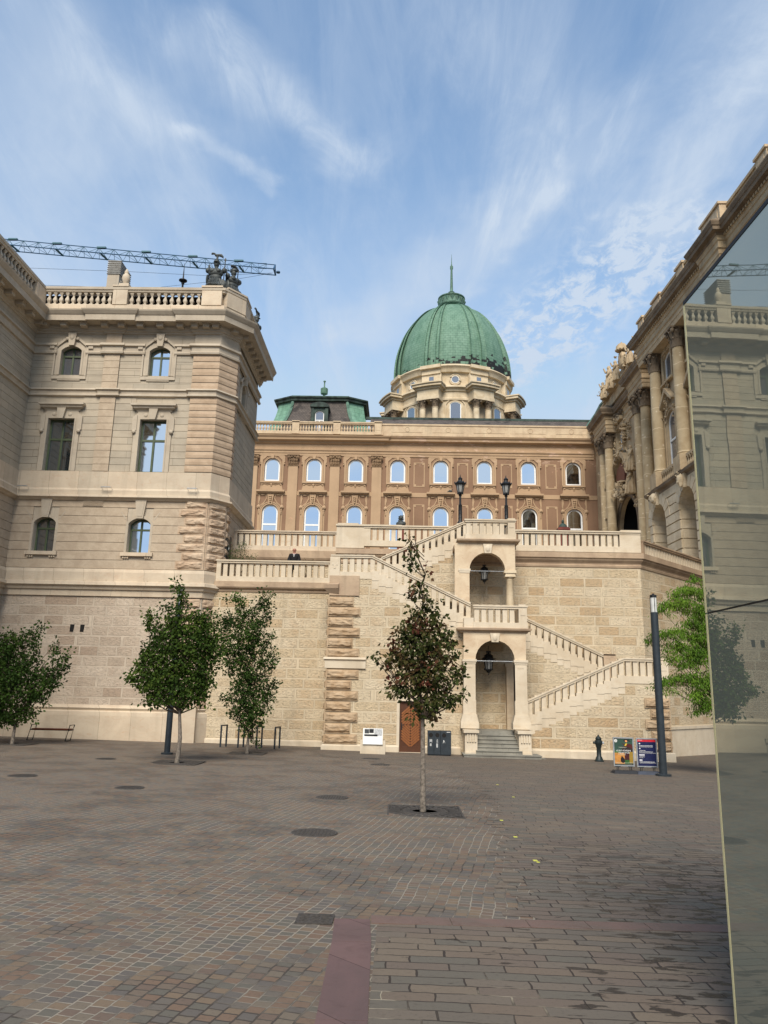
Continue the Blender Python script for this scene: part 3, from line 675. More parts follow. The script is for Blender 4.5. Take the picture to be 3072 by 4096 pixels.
# cornice + smooth belt between first and second storey
mb = MB(); mb.sweep(path_full, [(0, 12.12), (0.09, 12.10), (0.10, 11.30), (0.12, 11.27), (0.16, 11.2), (0.16, 10.98), (0.26, 10.95), (0.28, 10.86), (0.18, 10.80), (0.12, 10.74), (0.0, 10.72)]); mb.obj('string_course', 'lime_smooth', lp)
# upper storeys
mb = MB(); wall(mb, FL, XW, -8.77, 12.1, 19.4, ml + ul, 0, 0.30); wall(mb, FW_, Y0, 33.8, 12.1, 19.4, wm_ + wu_, 0, 0.30); wall(mb, FK, 34.6, YE, 12.1, 19.4, fu_, 0, 0.30)
mb.quad((-8.77, 33.8, 0), (-8.15, 34.6, 0), (-8.15, 34.6, 19.4), (-8.77, 33.8, 19.4)); mb.quad((-8.15, YE, 0), (-20, YE, 0), (-20, YE, 20), (-8.15, YE, 20))
mb.obj('wall', 'lime_j', lp)
skip = O(ml, ms=0.30, mt=0.85)
mb = MB()
for fr, a, b, sk in ((FL, XW, -9.95, skip), (FW_, Y0, 33.75, O(wm_, ms=0.3, mt=0.85)), (FK, 34.9, YE, [])):
    coursed(mb, fr, a, b, 12.12, 15.76, 11, sk, 0.022, 0.018)
for fr, a, b, sk in ((FL, XW, -9.95, O(ul, ms=0.32, mt=0.4, mb=0.28)), (FW_, Y0, 33.75, O(wu_, ms=0.32, mt=0.4, mb=0.28)), (FK, 34.9, YE, O(fu_, ms=0.3, mt=0.4, mb=0.2))):
    coursed(mb, fr, a, b, 16.14, 17.9, 5, sk, 0.022, 0.018)
mb.obj('stone_courses', 'lime_j', lp)
# stippled pilaster between the two window axes
mb = MB()
for z0_, z1_, n_ in ((12.12, 15.76, 11), (16.14, 17.9, 5)):
    h = (z1_ - z0_) / n_
    for k in range(n_): mb.box(-14.24, -13.5, 0.0, 0.085, z0_ + k * h + 0.012, z0_ + (k + 1) * h - 0.012, FL)
mb.box(-14.24, -13.5, 0, 0.07, 12.12, 15.78, FL); mb.box(-14.24, -13.5, 0, 0.07, 16.13, 19.0, FL)
mb.obj('pilaster', 'rough_pil', lp)
# quoins of the upper storeys wrap the chamfer
mb = MB()
for z0_, z1_, n_ in ((12.12, 15.76, 11), (16.14, 17.9, 5)):
    h = (z1_ - z0_) / n_
    for k in range(n_):
        za, zb_ = z0_ + k * h + 0.016, z0_ + (k + 1) * h - 0.016
        mb.sweep([(-9.98, 33.8), CH0, CH1, (-8.15, 35.0)], [(0.0, za), (0.10, za + 0.01), (0.115, (za + zb_) / 2), (0.10, zb_ - 0.01), (0.0, zb_)])
mb.obj('quoins', 'rough_q', lp)
mb = MB(); mb.sweep([(-9.98, 33.8), CH0, CH1, (-8.15, 35.0)], [(0, 17.9), (0.08, 17.9), (0.08, 19.2), (0, 19.2)]); mb.sweep([(-9.98, 33.8), CH0, CH1, (-8.15, 35.0)], [(0, 12.12), (0.07, 12.12), (0.07, 17.9), (0, 17.9)]); mb.obj('pilaster', 'lime', lp)
# rock faced quoins of the first storey and of the ashlar
mb = MB(); fc = Fr(CH0, (CH1[0] - CH0[0], CH1[1] - CH0[1]), (0.79, -0.61))
lc = sqrt(0.62 ** 2 + 0.8 ** 2)
for k in range(8):
    z0_ = 7.64 + k * 0.398; w_ = 1.0 if k % 2 else 1.25
    rock_block(mb, FL, -8.80 - w_, -8.80, z0_, z0_ + 0.385, 0.05, 0.15, k); rock_block(mb, fc, 0.0, lc, z0_, z0_ + 0.385, 0.06, 0.15, k + 40, 6); rock_block(mb, FK, 34.62, 34.62 + w_ * 0.6, z0_, z0_ + 0.385, 0.05, 0.13, k + 80, 5)
    mb.box(-8.82 - w_, -8.79, 0, 0.055, z0_, z0_ + 0.385, FL); mb.box(0, lc, 0, 0.065, z0_, z0_ + 0.385, fc)
mb.obj('rock_quoins', 'quoin', lp); mb = MB()
for k in range(3):
    z0_ = 5.08 + k * 0.435; w_ = 0.95 if k % 2 else 1.2
    rock_block(mb, FL, -8.80 - w_, -8.80, z0_, z0_ + 0.42, 0.03, 0.13, k + 9); rock_block(mb, fc, 0.0, lc, z0_, z0_ + 0.42, 0.04, 0.13, k + 49, 6)
for k in range(8):
    z0_ = 1.62 + k * 0.435; w_ = 0.8 if k % 2 else 1.05
    rock_block(mb, FL, -8.80 - w_, -8.80, z0_, z0_ + 0.42, 0.03, 0.08, k + 19); rock_block(mb, fc, 0.0, lc, z0_, z0_ + 0.42, 0.04, 0.12, k + 59, 6)
mb.obj('rock_quoins', 'quoin', lp)
# string courses between the storeys
p1 = [(0, 16.18), (0.12, 16.14), (0.16, 16.06), (0.08, 16.02), (0.06, 15.88), (0.12, 15.84), (0.12, 15.78), (0.0, 15.74)]
p2 = [(0, 18.44), (0.14, 18.42), (0.17, 18.3), (0.07, 18.26), (0.06, 18.04), (0.13, 17.98), (0.11, 17.9), (0, 17.88)]
pathq = [(XW, Y0), (XW, 33.8), (-14.3, 33.8), (-14.3, 33.72), (-13.44, 33.72), (-13.44, 33.8), (-10.02, 33.8), (-10.02, 33.7), (-8.80, 33.70), (-8.07, 34.56), (-8.07, YE)]
mb = MB(); mb.sweep(pathq, p1); mb.obj('string_course', 'lime', lp)
mb = MB(); pp = [(XW, Y0), (XW, 33.8), (-16.55, 33.8)]; mb.sweep(pp, p2)
mb.sweep([(-15.17, 33.8), (-14.3, 33.8), (-14.3, 33.72), (-13.44, 33.72), (-13.44, 33.8), (-12.32, 33.8)], p2)
mb.sweep([(-10.92, 33.8), (-10.02, 33.8), (-10.02, 33.7), (-8.80, 33.70), (-8.07, 34.56), (-8.07, YE)], p2); mb.obj('string_course', 'lime', lp)
# main cornice
mb = MB(); mb.sweep(pathq, [(0, 18.93), (0.06, 18.95), (0.07, 19.02), (0.14, 19.05), (0.16, 19.16), (0.20, 19.19), (0.20, 19.32), (0.68, 19.34), (0.70, 19.30), (0.74, 19.30), (0.76, 19.56), (0.80, 19.60), (0.90, 19.74), (0.92, 19.80), (0.2, 19.92), (0.0, 19.94)])
mb.obj('cornice', 'lime', lp)
def modillion(m_): m_.box(-0.15, 0.15, 0.18, 0.52, 19.14, 19.33, LOC); m_.box(-0.18, 0.18, 0.18, 0.56, 19.27, 19.335, LOC)
spart('modillion', 'lime', lp, modillion, [(FL(u, 0, 0), 0) for u in (-17.15, -16.2, -15.25, -14.25, -13.45, -12.55, -11.6, -10.65, -9.95, -9.4, -8.95)] + [(FW_(33.3 - i * 0.95, 0, 0), pi / 2) for i in range(16)] + [(FK(34.7 + i * 0.72, 0, 0), pi / 2) for i in range(8)] + [(fc(lc / 2, 0, 0), math.atan2(0.8, 0.62))])
# roof balustrade
yb = 33.62
def bal_path(off): return [(XW + off, Y0), (XW + off, 33.8 - off), (-8.8, 33.8 - off), (-8.16 + off, 34.6), (-8.15 + off, YE)]
mb = MB(); pb_ = [(XW, Y0), (XW, 33.8), (-8.80, 33.8), CH1, (-8.15, YE)]
mb.sweep(pb_, [(0.0, 19.9), (0.30, 19.9), (0.30, 20.34), (0.26, 20.38), (-0.02, 20.38)]); mb.obj('parapet_base', 'lime_smooth', lp)
mb = MB(); mb.sweep(pb_, [(0.0, 21.02), (0.26, 21.04), (0.28, 21.12), (0.33, 21.15), (0.34, 21.27), (0.28, 21.30), (-0.05, 21.30)]); rail = mb.obj('parapet_rail', 'lime', lp)
for u0_, u1_, d1_ in ((-14.06, -13.36, 0.33), (-9.76, -8.80, 0.33)):
    mb = MB(); mb.box(u0_, u1_, -0.1, d1_, 20.36, 21.12, FL); mb.box(u0_ - 0.04, u1_ + 0.03, -0.1, 0.37, 21.29, 21.37, FL)
    if u1_ > -9: mb.sweep([(-8.80, 33.8), CH1, (-8.15, 35.6)], [(-0.1, 20.36), (0.33, 20.36), (0.33, 21.1), (-0.1, 21.1)]); mb.sweep([(-8.80, 33.8), CH1, (-8.15, 35.6)], [(-0.3, 21.29), (0.37, 21.29), (0.37, 21.37), (-0.3, 21.37)])
    mb.obj('parapet_pedestal', 'lime_smooth', lp)
for fr, ya, yb2 in ((FW_, 32.7, 33.65), (FK, 39.5, YE), (FW_, 24.0, 24.7)):
    mb = MB(); mb.box(ya, yb2, -0.1, 0.33, 20.36, 21.1, fr); mb.obj('parapet_pedestal', 'lime_smooth', lp)
BP = [(0.10, 0.0), (0.10, 0.06), (0.055, 0.09), (0.06, 0.13), (0.105, 0.22), (0.10, 0.30), (0.05, 0.42), (0.045, 0.50), (0.075, 0.53), (0.075, 0.56), (0.10, 0.58), (0.10, 0.66)]
def baluster_row(fr, u0, u1, n, d, z, parent, mat, proto=None, sc=1.0, h=1.0, square=True):
    for i in range(n):
        u = u0 + (u1 - u0) * (i + 0.5) / n
        if proto is None:
            b = MB(); b.lathe([(r * sc * (1.2 if square else 1), zz * h) for r, zz in BP], (0, 0, 0), 4 if square else 8, pi / 4, 2 * pi + pi / 4)
            proto = b.obj('baluster', mat, None, not square); q = proto
        else: q = proto.copy(); C.objects.link(q)
        q.parent = parent; q.location = fr(u, d, z); q.matrix_parent_inverse = Matrix.Identity(4) if parent.parent else (Matrix.Translation(-Vector(parent.location)) if parent.type == 'EMPTY' else Matrix.Identity(4))
    return proto
# balusters hang under the rail (its children), world coordinates via the rail's own parent
def rail_children(railo, fr, u0, u1, n, d, z, mat, proto=None, **k):
    for i in range(n):
        u = u0 + (u1 - u0) * (i + 0.5) / n
        if proto is None:
            b = MB(); sc = k.get('sc', 1.0); h = k.get('h', 1.0); sq = k.get('square', True)
            b.lathe([(r * sc * (1.2 if sq else 1), zz * h) for r, zz in BP], (0, 0, 0), 4 if sq else 8, pi / 4, 2 * pi + pi / 4)
            proto = _obj(b, 'baluster', mat, None, not sq); q = proto
        else: q = proto.copy(); C.objects.link(q)
        q.parent = railo; q.location = fr(u, d, z)
    return proto
pr_ = rail_children(rail, FL, -17.35, -14.10, 11, 0.13, 20.38, 'lime', h=0.99)
rail_children(rail, FL, -13.34, -9.78, 11, 0.13, 20.38, 'lime', pr_)
rail_children(rail, FK, 35.7, 39.4, 12, 0.13, 20.38, 'lime', pr_)
rail_children(rail, FW_, 24.8, 32.6, 25, 0.13, 20.38, 'lime', pr_); rail_children(rail, FW_, 18.2, 23.9, 18, 0.13, 20.38, 'lime', pr_)
# window surrounds
def surround_mid(fr, o, parent):
    c = o['c']; mb = MB(); w_ = o['w'] / 2
    mb.box(c - w_ - 0.26, c - w_, 0, 0.06, 12.12, 14.66, fr); mb.box(c + w_, c + w_ + 0.26, 0, 0.06, 12.12, 14.66, fr)
    mb.box(c - w_ - 0.07, c - w_, 0.06, 0.085, 12.12, 14.66, fr); mb.box(c + w_, c + w_ + 0.07, 0.06, 0.085, 12.12, 14.66, fr)
    mb.prism([(c - w_ - 0.26, 14.66), (c + w_ + 0.26, 14.66), (c + w_ + 0.26, 14.78), (c + w_ + 0.12, 15.02), (c - w_ - 0.12, 15.02), (c - w_ - 0.26, 14.78)], 0, 0.06, fr)
    for s_ in (-1, 1):
        mb.prism([(c + s_ * (w_ + 0.14), 14.1), (c + s_ * (w_ + 0.36), 14.1), (c + s_ * (w_ + 0.36), 14.72), (c + s_ * (w_ + 0.22), 14.86), (c + s_ * (w_ + 0.14), 14.86)], 0.0, 0.10, fr)
        p = Vector(fr(c + s_ * (w_ + 0.25), 0.12, 14.03)); mb.ball(p, (0.10, 0.06, 0.09), 8, 5)
        p = Vector(fr(c + s_ * 0.38, 0.06, 14.86)); mb.ball(p, (0.10, 0.04, 0.10), 10, 6)
    mb.prism([(c - 0.17, 14.62), (c + 0.10, 14.62), (c + 0.22, 15.22), (c - 0.22, 15.22)], 0.0, 0.20, fr)
    # hood
    pth = [(c - w_ - 0.42, 0), (c + w_ + 0.42, 0)]
    pr = [(0, 15.02), (0.06, 15.02), (0.10, 15.10), (0.22, 15.16), (0.24, 15.22), (0.32, 15.27), (0.32, 15.36), (0, 15.42)]
    for (o_a, z_a), (o_b, z_b) in zip(pr[:-1], pr[1:]):
        ea, eb = 0.10 - 0.0 + o_a * 0.9, 0.10 + o_b * 0.9
        la, lb = c - w_ - 0.12 - o_a, c - w_ - 0.12 - o_b; ra, rb = c + w_ + 0.12 + o_a, c + w_ + 0.12 + o_b
        mb.quad(fr(la, o_a, z_a), fr(ra, o_a, z_a), fr(rb, o_b, z_b), fr(lb, o_b, z_b))
        mb.quad(fr(la, 0, z_a), fr(la, o_a, z_a), fr(lb, o_b, z_b), fr(lb, 0, z_b)); mb.quad(fr(ra, 0, z_a), fr(ra, o_a, z_a), fr(rb, o_b, z_b), fr(rb, 0, z_b))
    return mb.obj('window_surround', 'lime', parent)
def surround_up(fr, o, parent, zo=0.0):
    c = o['c']; mb = MB(); w_ = o['w'] / 2; zb = o['zb'] - 0.22; zt = o['zt']
    cv = arch(c, o['w'], zt - 0.22, 0.22, 10)
    inner = [(c - w_, zb + 0.22)] + cv + [(c + w_, zb + 0.22)]
    t = zt + 0.0
    def O_(e):
        q = arch(c, 2 * (w_ + e), zt - 0.22, 0.22 + e * 0.9, 10); return [(c - w_ - e, zb + 0.22)] + q + [(c + w_ + e, zb + 0.22)]
    mb.band(inner, O_(0.09), 0, 0.05, fr); mb.band(O_(0.09), O_(0.24), 0, 0.025, fr)
    out_ = [(c - w_ - 0.33, zb + 0.16), (c - w_ - 0.33, t - 0.12), (c - w_ - 0.26, t + 0.06), (c - 0.40, t + 0.36), (c - 0.2, t + 0.48), (c + 0.2, t + 0.48), (c + 0.40, t + 0.36), (c + w_ + 0.26, t + 0.06), (c + w_ + 0.33, t - 0.12), (c + w_ + 0.33, zb + 0.16)]
    inn_ = [(x + (0.08 if x < c else -0.08), z - (0.08 if z > t - 0.2 else 0)) for x, z in out_]
    mb.band(inn_, out_, 0, 0.085, fr)
    mb.box(c - w_ - 0.33, c + w_ + 0.33, 0, 0.07, zb, zb + 0.16, fr); mb.box(c - w_ - 0.05, c + w_ + 0.05, 0, 0.05, zb - 0.07, zb, fr)
    for s_ in (-1, 1): mb.box(min(c + s_ * (w_ + 0.33), c + s_ * (w_ + 0.55)), max(c + s_ * (w_ + 0.33), c + s_ * (w_ + 0.55)), 0, 0.13, t - 0.16, t - 0.02, fr)
    mb.prism([(c - 0.13, t), (c + 0.13, t), (c + 0.2, t + 0.62), (c - 0.2, t + 0.62)], 0, 0.17, fr)
    p = Vector(fr(c, 0.17, t + 0.42)); mb.ball(p, (0.12, 0.05, 0.14), 8, 5)
    for s_ in (-1, 1): mb.ball(Vector(fr(c + s_ * 0.25, 0.09, t + 0.36)), (0.09, 0.06, 0.09), 8, 5)
    return mb.obj('window_surround', 'lime', parent)
for i, o in enumerate(gl): window(FL, o, -0.27, lp, 'green_frame', 'pane' if i else 'pane_dim', 0.07, 9.42)
for i, o in enumerate(ml): surround_mid(FL, o, lp); window(FL, o, -0.22, lp, 'green_frame', 'pane' if i else 'pane_dim', 0.085, 13.65)
for i, o in enumerate(ul): surround_up(FL, o, lp); window(FL, o, -0.22, lp, 'green_frame', 'pane' if i else 'pane_grey', 0.07, 17.82)
for o in wg_: window(FW_, o, -0.27, lp, 'green_frame', 'pane_dim', 0.07, 9.42)
for o in wm_: surround_mid(FW_, o, lp); window(FW_, o, -0.22, lp, 'green_frame', 'pane_dim', 0.085, 13.65)
for o in wu_: surround_up(FW_, o, lp); window(FW_, o, -0.22, lp, 'green_frame', 'pane_dim', 0.07, 17.82)
for o in fu_: surround_up(FK, o, lp); window(FK, o, -0.22, lp, 'green_frame', 'pane_dim', 0.07, 17.0)
# flank doorway on the terrace with an exit sign, belt lights, grille, vent holes, roof
mb = MB(); mb.box(34.75, 35.75, 0.03, 0.10, 7.3, 9.5, FK); mb.obj('door', 'iron', lp)
mb = MB(); mb.box(-14.5, -13.56, 0.02, 0.07, 10.46, 10.80, FL)
for k in range(6): mb.box(-14.48, -13.58, 0.07, 0.095, 10.49 + k * 0.053, 10.515 + k * 0.053, FL)
mb.obj('vent_grille', 'rough_pil', lp)
for x in (-14.47, -14.02): mb = MB(); mb.prism([(x, 4.82), (x + 0.16, 4.82), (x + 0.19, 5.14), (x, 5.14)], -0.02, 0.012, FL); mb.obj('vent_slot', 'dark', lp)
mb = MB(); mb.v = []
mb.add([(-30, Y0, 21.0), (XW + 0.2, Y0, 21.0), (XW + 0.2, 33.9, 21.0), (-8.4, 33.9, 21.0), (-8.4, YE, 21.0), (-30, YE, 21.0)], ((0, 1, 2, 3, 4, 5),))
mb.box(-30, XW - 0.8, 19, 33, 21.02, 21.5); mb.box(-16.8, -12.2, 34.3, 36.4, 21.02, 21.58); mb.box(-30, -29.7, Y0, YE, 0, 21); mb.obj('roof', 'asph', lp)
mb = MB(); mb.quad((-30, Y0 + 0.01, 0), (XW, Y0 + 0.01, 0), (XW, Y0 + 0.01, 21), (-30, Y0 + 0.01, 21)); mb.obj('end_wall', 'lime_j', lp)
for u in (-17.45, -13.62, -9.7):
    mb = MB(); mb.tube([FL(u, 0.1, 11.24), FL(u - 0.02, 0.36, 11.30), FL(u + 0.45, 0.36, 11.30), FL(u + 0.43, 0.1, 11.24)], 0.012, 4); mb.box(u, u + 0.42, 0.33, 0.39, 11.28, 11.315, FL)
    mb.obj('wall_light', 'steel', lp)
# ---------------------------------------------------------------- stair tower, terraces and their parapets
def slab_run(rail_o, fr, pts, d, thick, parent_mat, first, hbot, htop, pitch=0.29, wd=0.19, u0=0.12, skip_end=0.0):
    """upright stone slabs under a rail that follows pts [(u, z)]; returns the baluster proto"""
    def zat(u):
        for (a, za), (b, zb_) in zip(pts[:-1], pts[1:]):
            if a <= u <= b: return za + (zb_ - za) * (u - a) / (b - a)
        return pts[-1][1]
    u = pts[0][0] + u0
    while u < pts[-1][0] - skip_end:
        if first is None:
            m_ = MB(); m_.box(-wd / 2, wd / 2, -thick / 2, thick / 2, 0, hbot + 0.02 - 0.0); first = m_.obj('baluster', parent_mat, None); q = first
        else: q = first.copy(); C.objects.link(q)
        p = fr(u, d - thick / 2 - 0.05, zat(u) - hbot); ang = math.atan2(fr.t.y, fr.t.x)
        q.parent = rail_o; q.location = p; q.rotation_euler = (0, 0, ang)
        u += pitch
    return first
def rail_prof(mb, fr, pts, d0, d1, th=0.13):
    """moulded rail following a broken line"""
    for (a, za), (b, zb_) in zip(pts[:-1], pts[1:]):
        sh = (zb_ - za) / (b - a)
        mb.box(a, b, d0 - 0.03, d1 + 0.03, za - 0.055, za, fr, sh); mb.box(a, b, d0, d1, za - th, za - 0.05, fr, sh)
def stepped_base(mb, fr, pts, d0, d1, drop, h, step=0.29):
    for (a, za), (b, zb_) in zip(pts[:-1], pts[1:]):
        if abs(zb_ - za) < 0.02: mb.box(a, b, d0, d1, za - drop - h, za - drop, fr); continue
        n = max(1, round((b - a) / step))
        for k in range(n):
            ua, ub = a + (b - a) * k / n, a + (b - a) * (k + 1) / n; zm = za + (zb_ - za) * (k + 0.5) / n
            mb.box(ua, ub, d0, d1, zm - drop - h - (0.10 if k % 2 else 0.0), zm - drop + 0.10, fr)
            mb.box(ua + 0.004, ub - 0.004, d0 - 0.01, d1 - 0.018, zm - drop - h - 0.35, zm - drop - h + 0.05, fr)

ST = thing('stone_staircase', 'cream stone switchback staircase with two arched porches and sloping parapets climbing to the terrace', 'staircase', (3.8, 32.4, 0.15))
FA = Fr((0, 32.4), (1, 0), (0, -1)); FB = Fr((0, 34.3), (1, 0), (0, -1)); FC = Fr((0, 34.9), (1, 0), (0, -1)); FR_ = Fr((0, 34.2), (1, 0), (0, -1))
# profile of the ramp parapets in plane A (rail tops)
P3 = [(-3.0, 8.20), (-1.24, 8.21), (2.92, 6.24)]
P1 = [(5.22, 2.34), (9.20, 4.11), (11.0, 4.11)]
P4 = [(-0.9, 8.45), (2.80, 10.16), (4.92, 10.18)]
P2 = [(5.42, 5.92), (8.86, 4.34), (9.38, 4.34)]
def under(pts, drop): return [(u, z - drop) for u, z in pts]
# bastion wall left of the porch
mb = MB()
mb.prism([(-3.0, 0.0), (0.02, 0.0), (0.02, 2.22), (0.94, 2.22), (0.94, 0.0), (2.62, 0.0), (2.62, 5.4), (-1.2, 7.35), (-3.0, 7.35)], -0.4, 0, FA)
mb.obj('bastion_wall', 'bastion', ST)
mb = MB(); mb.add([(-3.0, 32.42, 0), (-3.0, 36.5, 0), (-3.0, 36.5, 7.35), (-3.0, 32.42, 7.35)], ((0, 1, 2, 3),)); mb.obj('side_wall', 'bastion', ST)
mb = MB(); mb.prism([(5.1, 0.0), (10.94, 0.0), (10.94, 3.1), (9.2, 3.1), (5.1, 1.32)], -0.4, 0, FA)
mb.add([(10.94, 32.42, 0), (10.94, 36.5, 0), (10.94, 36.5, 3.2), (10.94, 32.42, 3.2)], ((0, 1, 2, 3),)); mb.obj('bastion_wall', 'bastion', ST)
mb = MB(); mb.sweep([(-3.02, 36), (-3.02, 32.4), (0.0, 32.4)], [(0, 0.46), (0.06, 0.43), (0.10, 0.40), (0.10, -0.1)]); mb.sweep([(0.96, 32.4), (2.5, 32.4)], [(0, 0.46), (0.06, 0.43), (0.10, 0.40), (0.10, -0.1)])
mb.obj('base_course', 'cream', ST)
mb = MB(); mb.sweep([(5.3, 32.4), (10.96, 32.4), (10.96, 36)], [(0, 0.44), (0.06, 0.41), (0.10, 0.38), (0.10, -0.2)]); mb.obj('base_course', 'cream', ST)
mb = MB(); mb.sweep([(-3.0, 35), (-3.0, 32.4), (-1.4, 32.4)], [(0, 3.92), (0.13, 3.90), (0.16, 3.82), (0.09, 3.76), (0.08, 3.46), (0, 3.44)]); mb.obj('string_course', 'cream', ST)
# rock faced corner quoins, one part each side
def quoin_col(xc, sgn, z0, n, ws, name='rock_quoins', skipz=None):
    mb = MB(); fs = Fr((xc, 0), (0, 1), (sgn, 0))
    for k in range(n):
        za = z0 + k * 0.427
        if skipz and skipz[0] < za + 0.2 < skipz[1]: continue
        w_ = ws[k % 2]; a, b = (xc, xc + w_) if sgn < 0 else (xc - w_, xc)
        mb.box(a - (0.02 if sgn < 0 else 0), b + (0.02 if sgn > 0 else 0), 0.0, 0.05, za, za + 0.375, FA)
        rock_block(mb, FA, a, b, za, za + 0.375, 0.05, 0.13, k * 3 + xc, 9, 5)
        mb.box(32.4, 32.4 + ws[(k + 1) % 2] * 0.8, 0.0, 0.02, za, za + 0.375, fs); rock_block(mb, fs, 32.38, 32.4 + ws[(k + 1) % 2] * 0.8, za, za + 0.375, 0.02, 0.12, k * 5 + xc, 6, 4)
    return mb.obj(name, 'quoin_w', ST)
quoin_col(-3.02, -1, 0.47, 14, (1.34, 1.05), skipz=(3.4, 3.95)); quoin_col(10.94, 1, 0.44, 5, (1.0, 0.78))
mb = MB(); mb.box(-3.02, -1.75, 0, 0.06, 6.46, 7.3, FA); mb.sweep([(-3.02, 33.6), (-3.02, 32.4), (-2.6, 32.36)], [(0, 6.5), (0.06, 6.55), (0.2, 6.75), (0.22, 6.9), (0.12, 6.92), (0, 7.0)]); mb.obj('corbel_block', 'cream_dark', ST)
# ramps: base, slabs, rail
def parapet(pts, fr, d=0.0, th=0.28, name='parapet', solid=None, mat='cream', zdrop=0.72, bh=0.30, gap=(0.12, 0.1)):
    mb = MB(); rail_prof(mb, fr, pts, d - th, d); stepped_base(mb, fr, pts, d - th, d, zdrop, bh)
    r = mb.obj(name, mat, ST); global BALP
    BALP = slab_run(r, fr, pts, d, 0.2, mat, BALP, 0.74, 0, u0=gap[0], skip_end=gap[1]); return r
BALP = None
r3 = parapet(P3, FA, 0.02, gap=(0.62, 0.05)); r1 = parapet(P1, FA, 0.02, gap=(0.10, 0.42)); r4 = parapet(P4, FB, 0.02, gap=(0.3, 0.5)); r2 = parapet(P2, FB, 0.02, gap=(0.12, 0.55))
mb = MB(); mb.box(-3.02, -2.6, -0.3, 0.05, 7.18, 8.10, FA); mb.box(-2.95, -2.68, 0.05, 0.065, 7.75, 8.0, FA); mb.box(-2.86, -2.77, 0.05, 0.07, 7.6, 7.75, FA); mb.obj('pier', 'cream', ST)
mb = MB(); mb.box(10.56, 10.98, -0.3, 0.05, 3.1, 4.0, FA); mb.box(10.64, 10.9, 0.05, 0.065, 3.62, 3.86, FA); mb.obj('pier', 'cream', ST)
mb = MB(); mb.box(8.86, 9.4, -0.3, 0.05, 3.3, 4.36, FB); mb.obj('pier', 'cream_dark', ST)
# masonry below the rear ramps
mb = MB(); mb.prism([(-1.0, 6.5), (2.6, 6.5), (2.6, 9.0), (-0.95, 7.42)], -0.4, -0.01, FB); mb.obj('ramp_wall', 'bastion', ST)
mb = MB(); mb.prism([(5.2, 0.2), (9.4, 0.2), (9.4, 3.3), (8.86, 3.3), (5.3, 4.95)], -0.4, -0.01, FB); mb.obj('ramp_wall', 'bastion', ST)
# flight treads (hidden behind the parapets, seen from the side)
mb = MB()
for k in range(12): mb.box(-1.2 + k * 0.34, -0.86 + k * 0.34, -1.85, -0.3, 6.2 - 1.2, 7.1 - k * 0.165, FA)
for k in range(12): mb.box(5.3 + k * 0.33, 5.63 + k * 0.33, -1.85, -0.3, 0.3, 1.3 + k * 0.148, FA)
mb.box(9.2, 10.9, -4, -0.3, 0.3, 3.1, FA); mb.box(-3.0, -1.2, -4, -0.3, 5, 7.12, FA)
mb.obj('flight', 'step', ST)
# lower porch
PL_ = Fr((0, 32.0), (1, 0), (0, -1))
lowarch = opening(3.88, 1.60, 0.2, 4.70, 0.80)
mb = MB(); wall(mb, PL_, 2.60, 5.14, 0.2, 5.02, [lowarch], 0, 0.42)
mb.quad(PL_(2.60, 0, 0.2), PL_(2.60, -0.5, 0.2), PL_(2.60, -0.5, 5.02), PL_(2.60, 0, 5.02)); mb.quad(PL_(5.14, 0, 0.2), PL_(5.14, -0.5, 0.2), PL_(5.14, -0.5, 5.02), PL_(5.14, 0, 5.02))
mb.obj('porch_arch', 'marble_rose', ST)
mb = MB(); mb.box(2.60, 5.14, -3.2, -2.3, 0.2, 5.0, PL_); mb.box(2.2, 2.61, -2.3, -0.46, 0.2, 5.0, PL_); mb.obj('porch_wall', 'bastion', ST)
mb = MB(); mb.box(2.6, 5.2, -2.4, -0.43, 4.86, 5.0, PL_); mb.obj('porch_ceiling', 'cream_dark', ST)
mb = MB(); mb.box(4.60, 5.05, -2.32, -1.95, 0.6, 3.75, PL_); mb.box(4.55, 5.1, -2.34, -1.9, 3.7, 3.85, PL_); mb.obj('pilaster', 'marble_rose', ST)
for x0, x1 in ((2.58, 3.10), (4.66, 5.18)):
    mb = MB(); mb.box(x0 - 0.03, x1 + 0.03, -0.45, 0.06, 3.82, 3.92, PL_); mb.box(x0, x1, -0.43, 0.03, 3.74, 3.82, PL_); mb.box(x0, x1, -0.4, 0.02, 0.9, 2.3, PL_); mb.box(x0 + 0.02, x1 - 0.02, -0.4, 0.012, 2.3, 3.74, PL_)
    for k in range(3): mb.box(x0 + 0.13 + k * 0.09, x0 + 0.19 + k * 0.09, 0, 0.03, 3.58, 3.66, PL_)
    mb.prism([(x0 - 0.10, 1.42), (x1 + 0.10, 1.42), (x1 + 0.02, 1.75), (x0 - 0.02, 1.75)], -0.45, 0.05, PL_)
    mb.box(x0 - 0.10, x1 + 0.10, -0.45, 0.07, 1.2, 1.42, PL_); mb.obj('pillar', 'cream', ST)
    xs = x0 - 0.02 if x0 < 3 else x0 + 0.04
    mb = MB(); cx_ = (x0 + x1) / 2 + (0.0 if x0 < 3 else 0.02)
    mb.box(cx_ - 0.30, cx_ + 0.30, 0.02, 0.75, 1.06, 1.16, PL_); mb.box(cx_ - 0.24, cx_ + 0.24, 0.02, 0.64, 0.05, 1.06, PL_)
    mb.prism([(cx_ - 0.31, 0.05), (cx_ + 0.31, 0.05), (cx_ + 0.24, 0.34), (cx_ - 0.24, 0.34)], 0.02, 0.74, PL_)
    for k in range(4): mb.box(cx_ - 0.17 + k * 0.1, cx_ - 0.11 + k * 0.1, 0.64, 0.69, 0.72, 1.05, PL_)
    mb.obj('stair_pedestal', 'cream', ST)
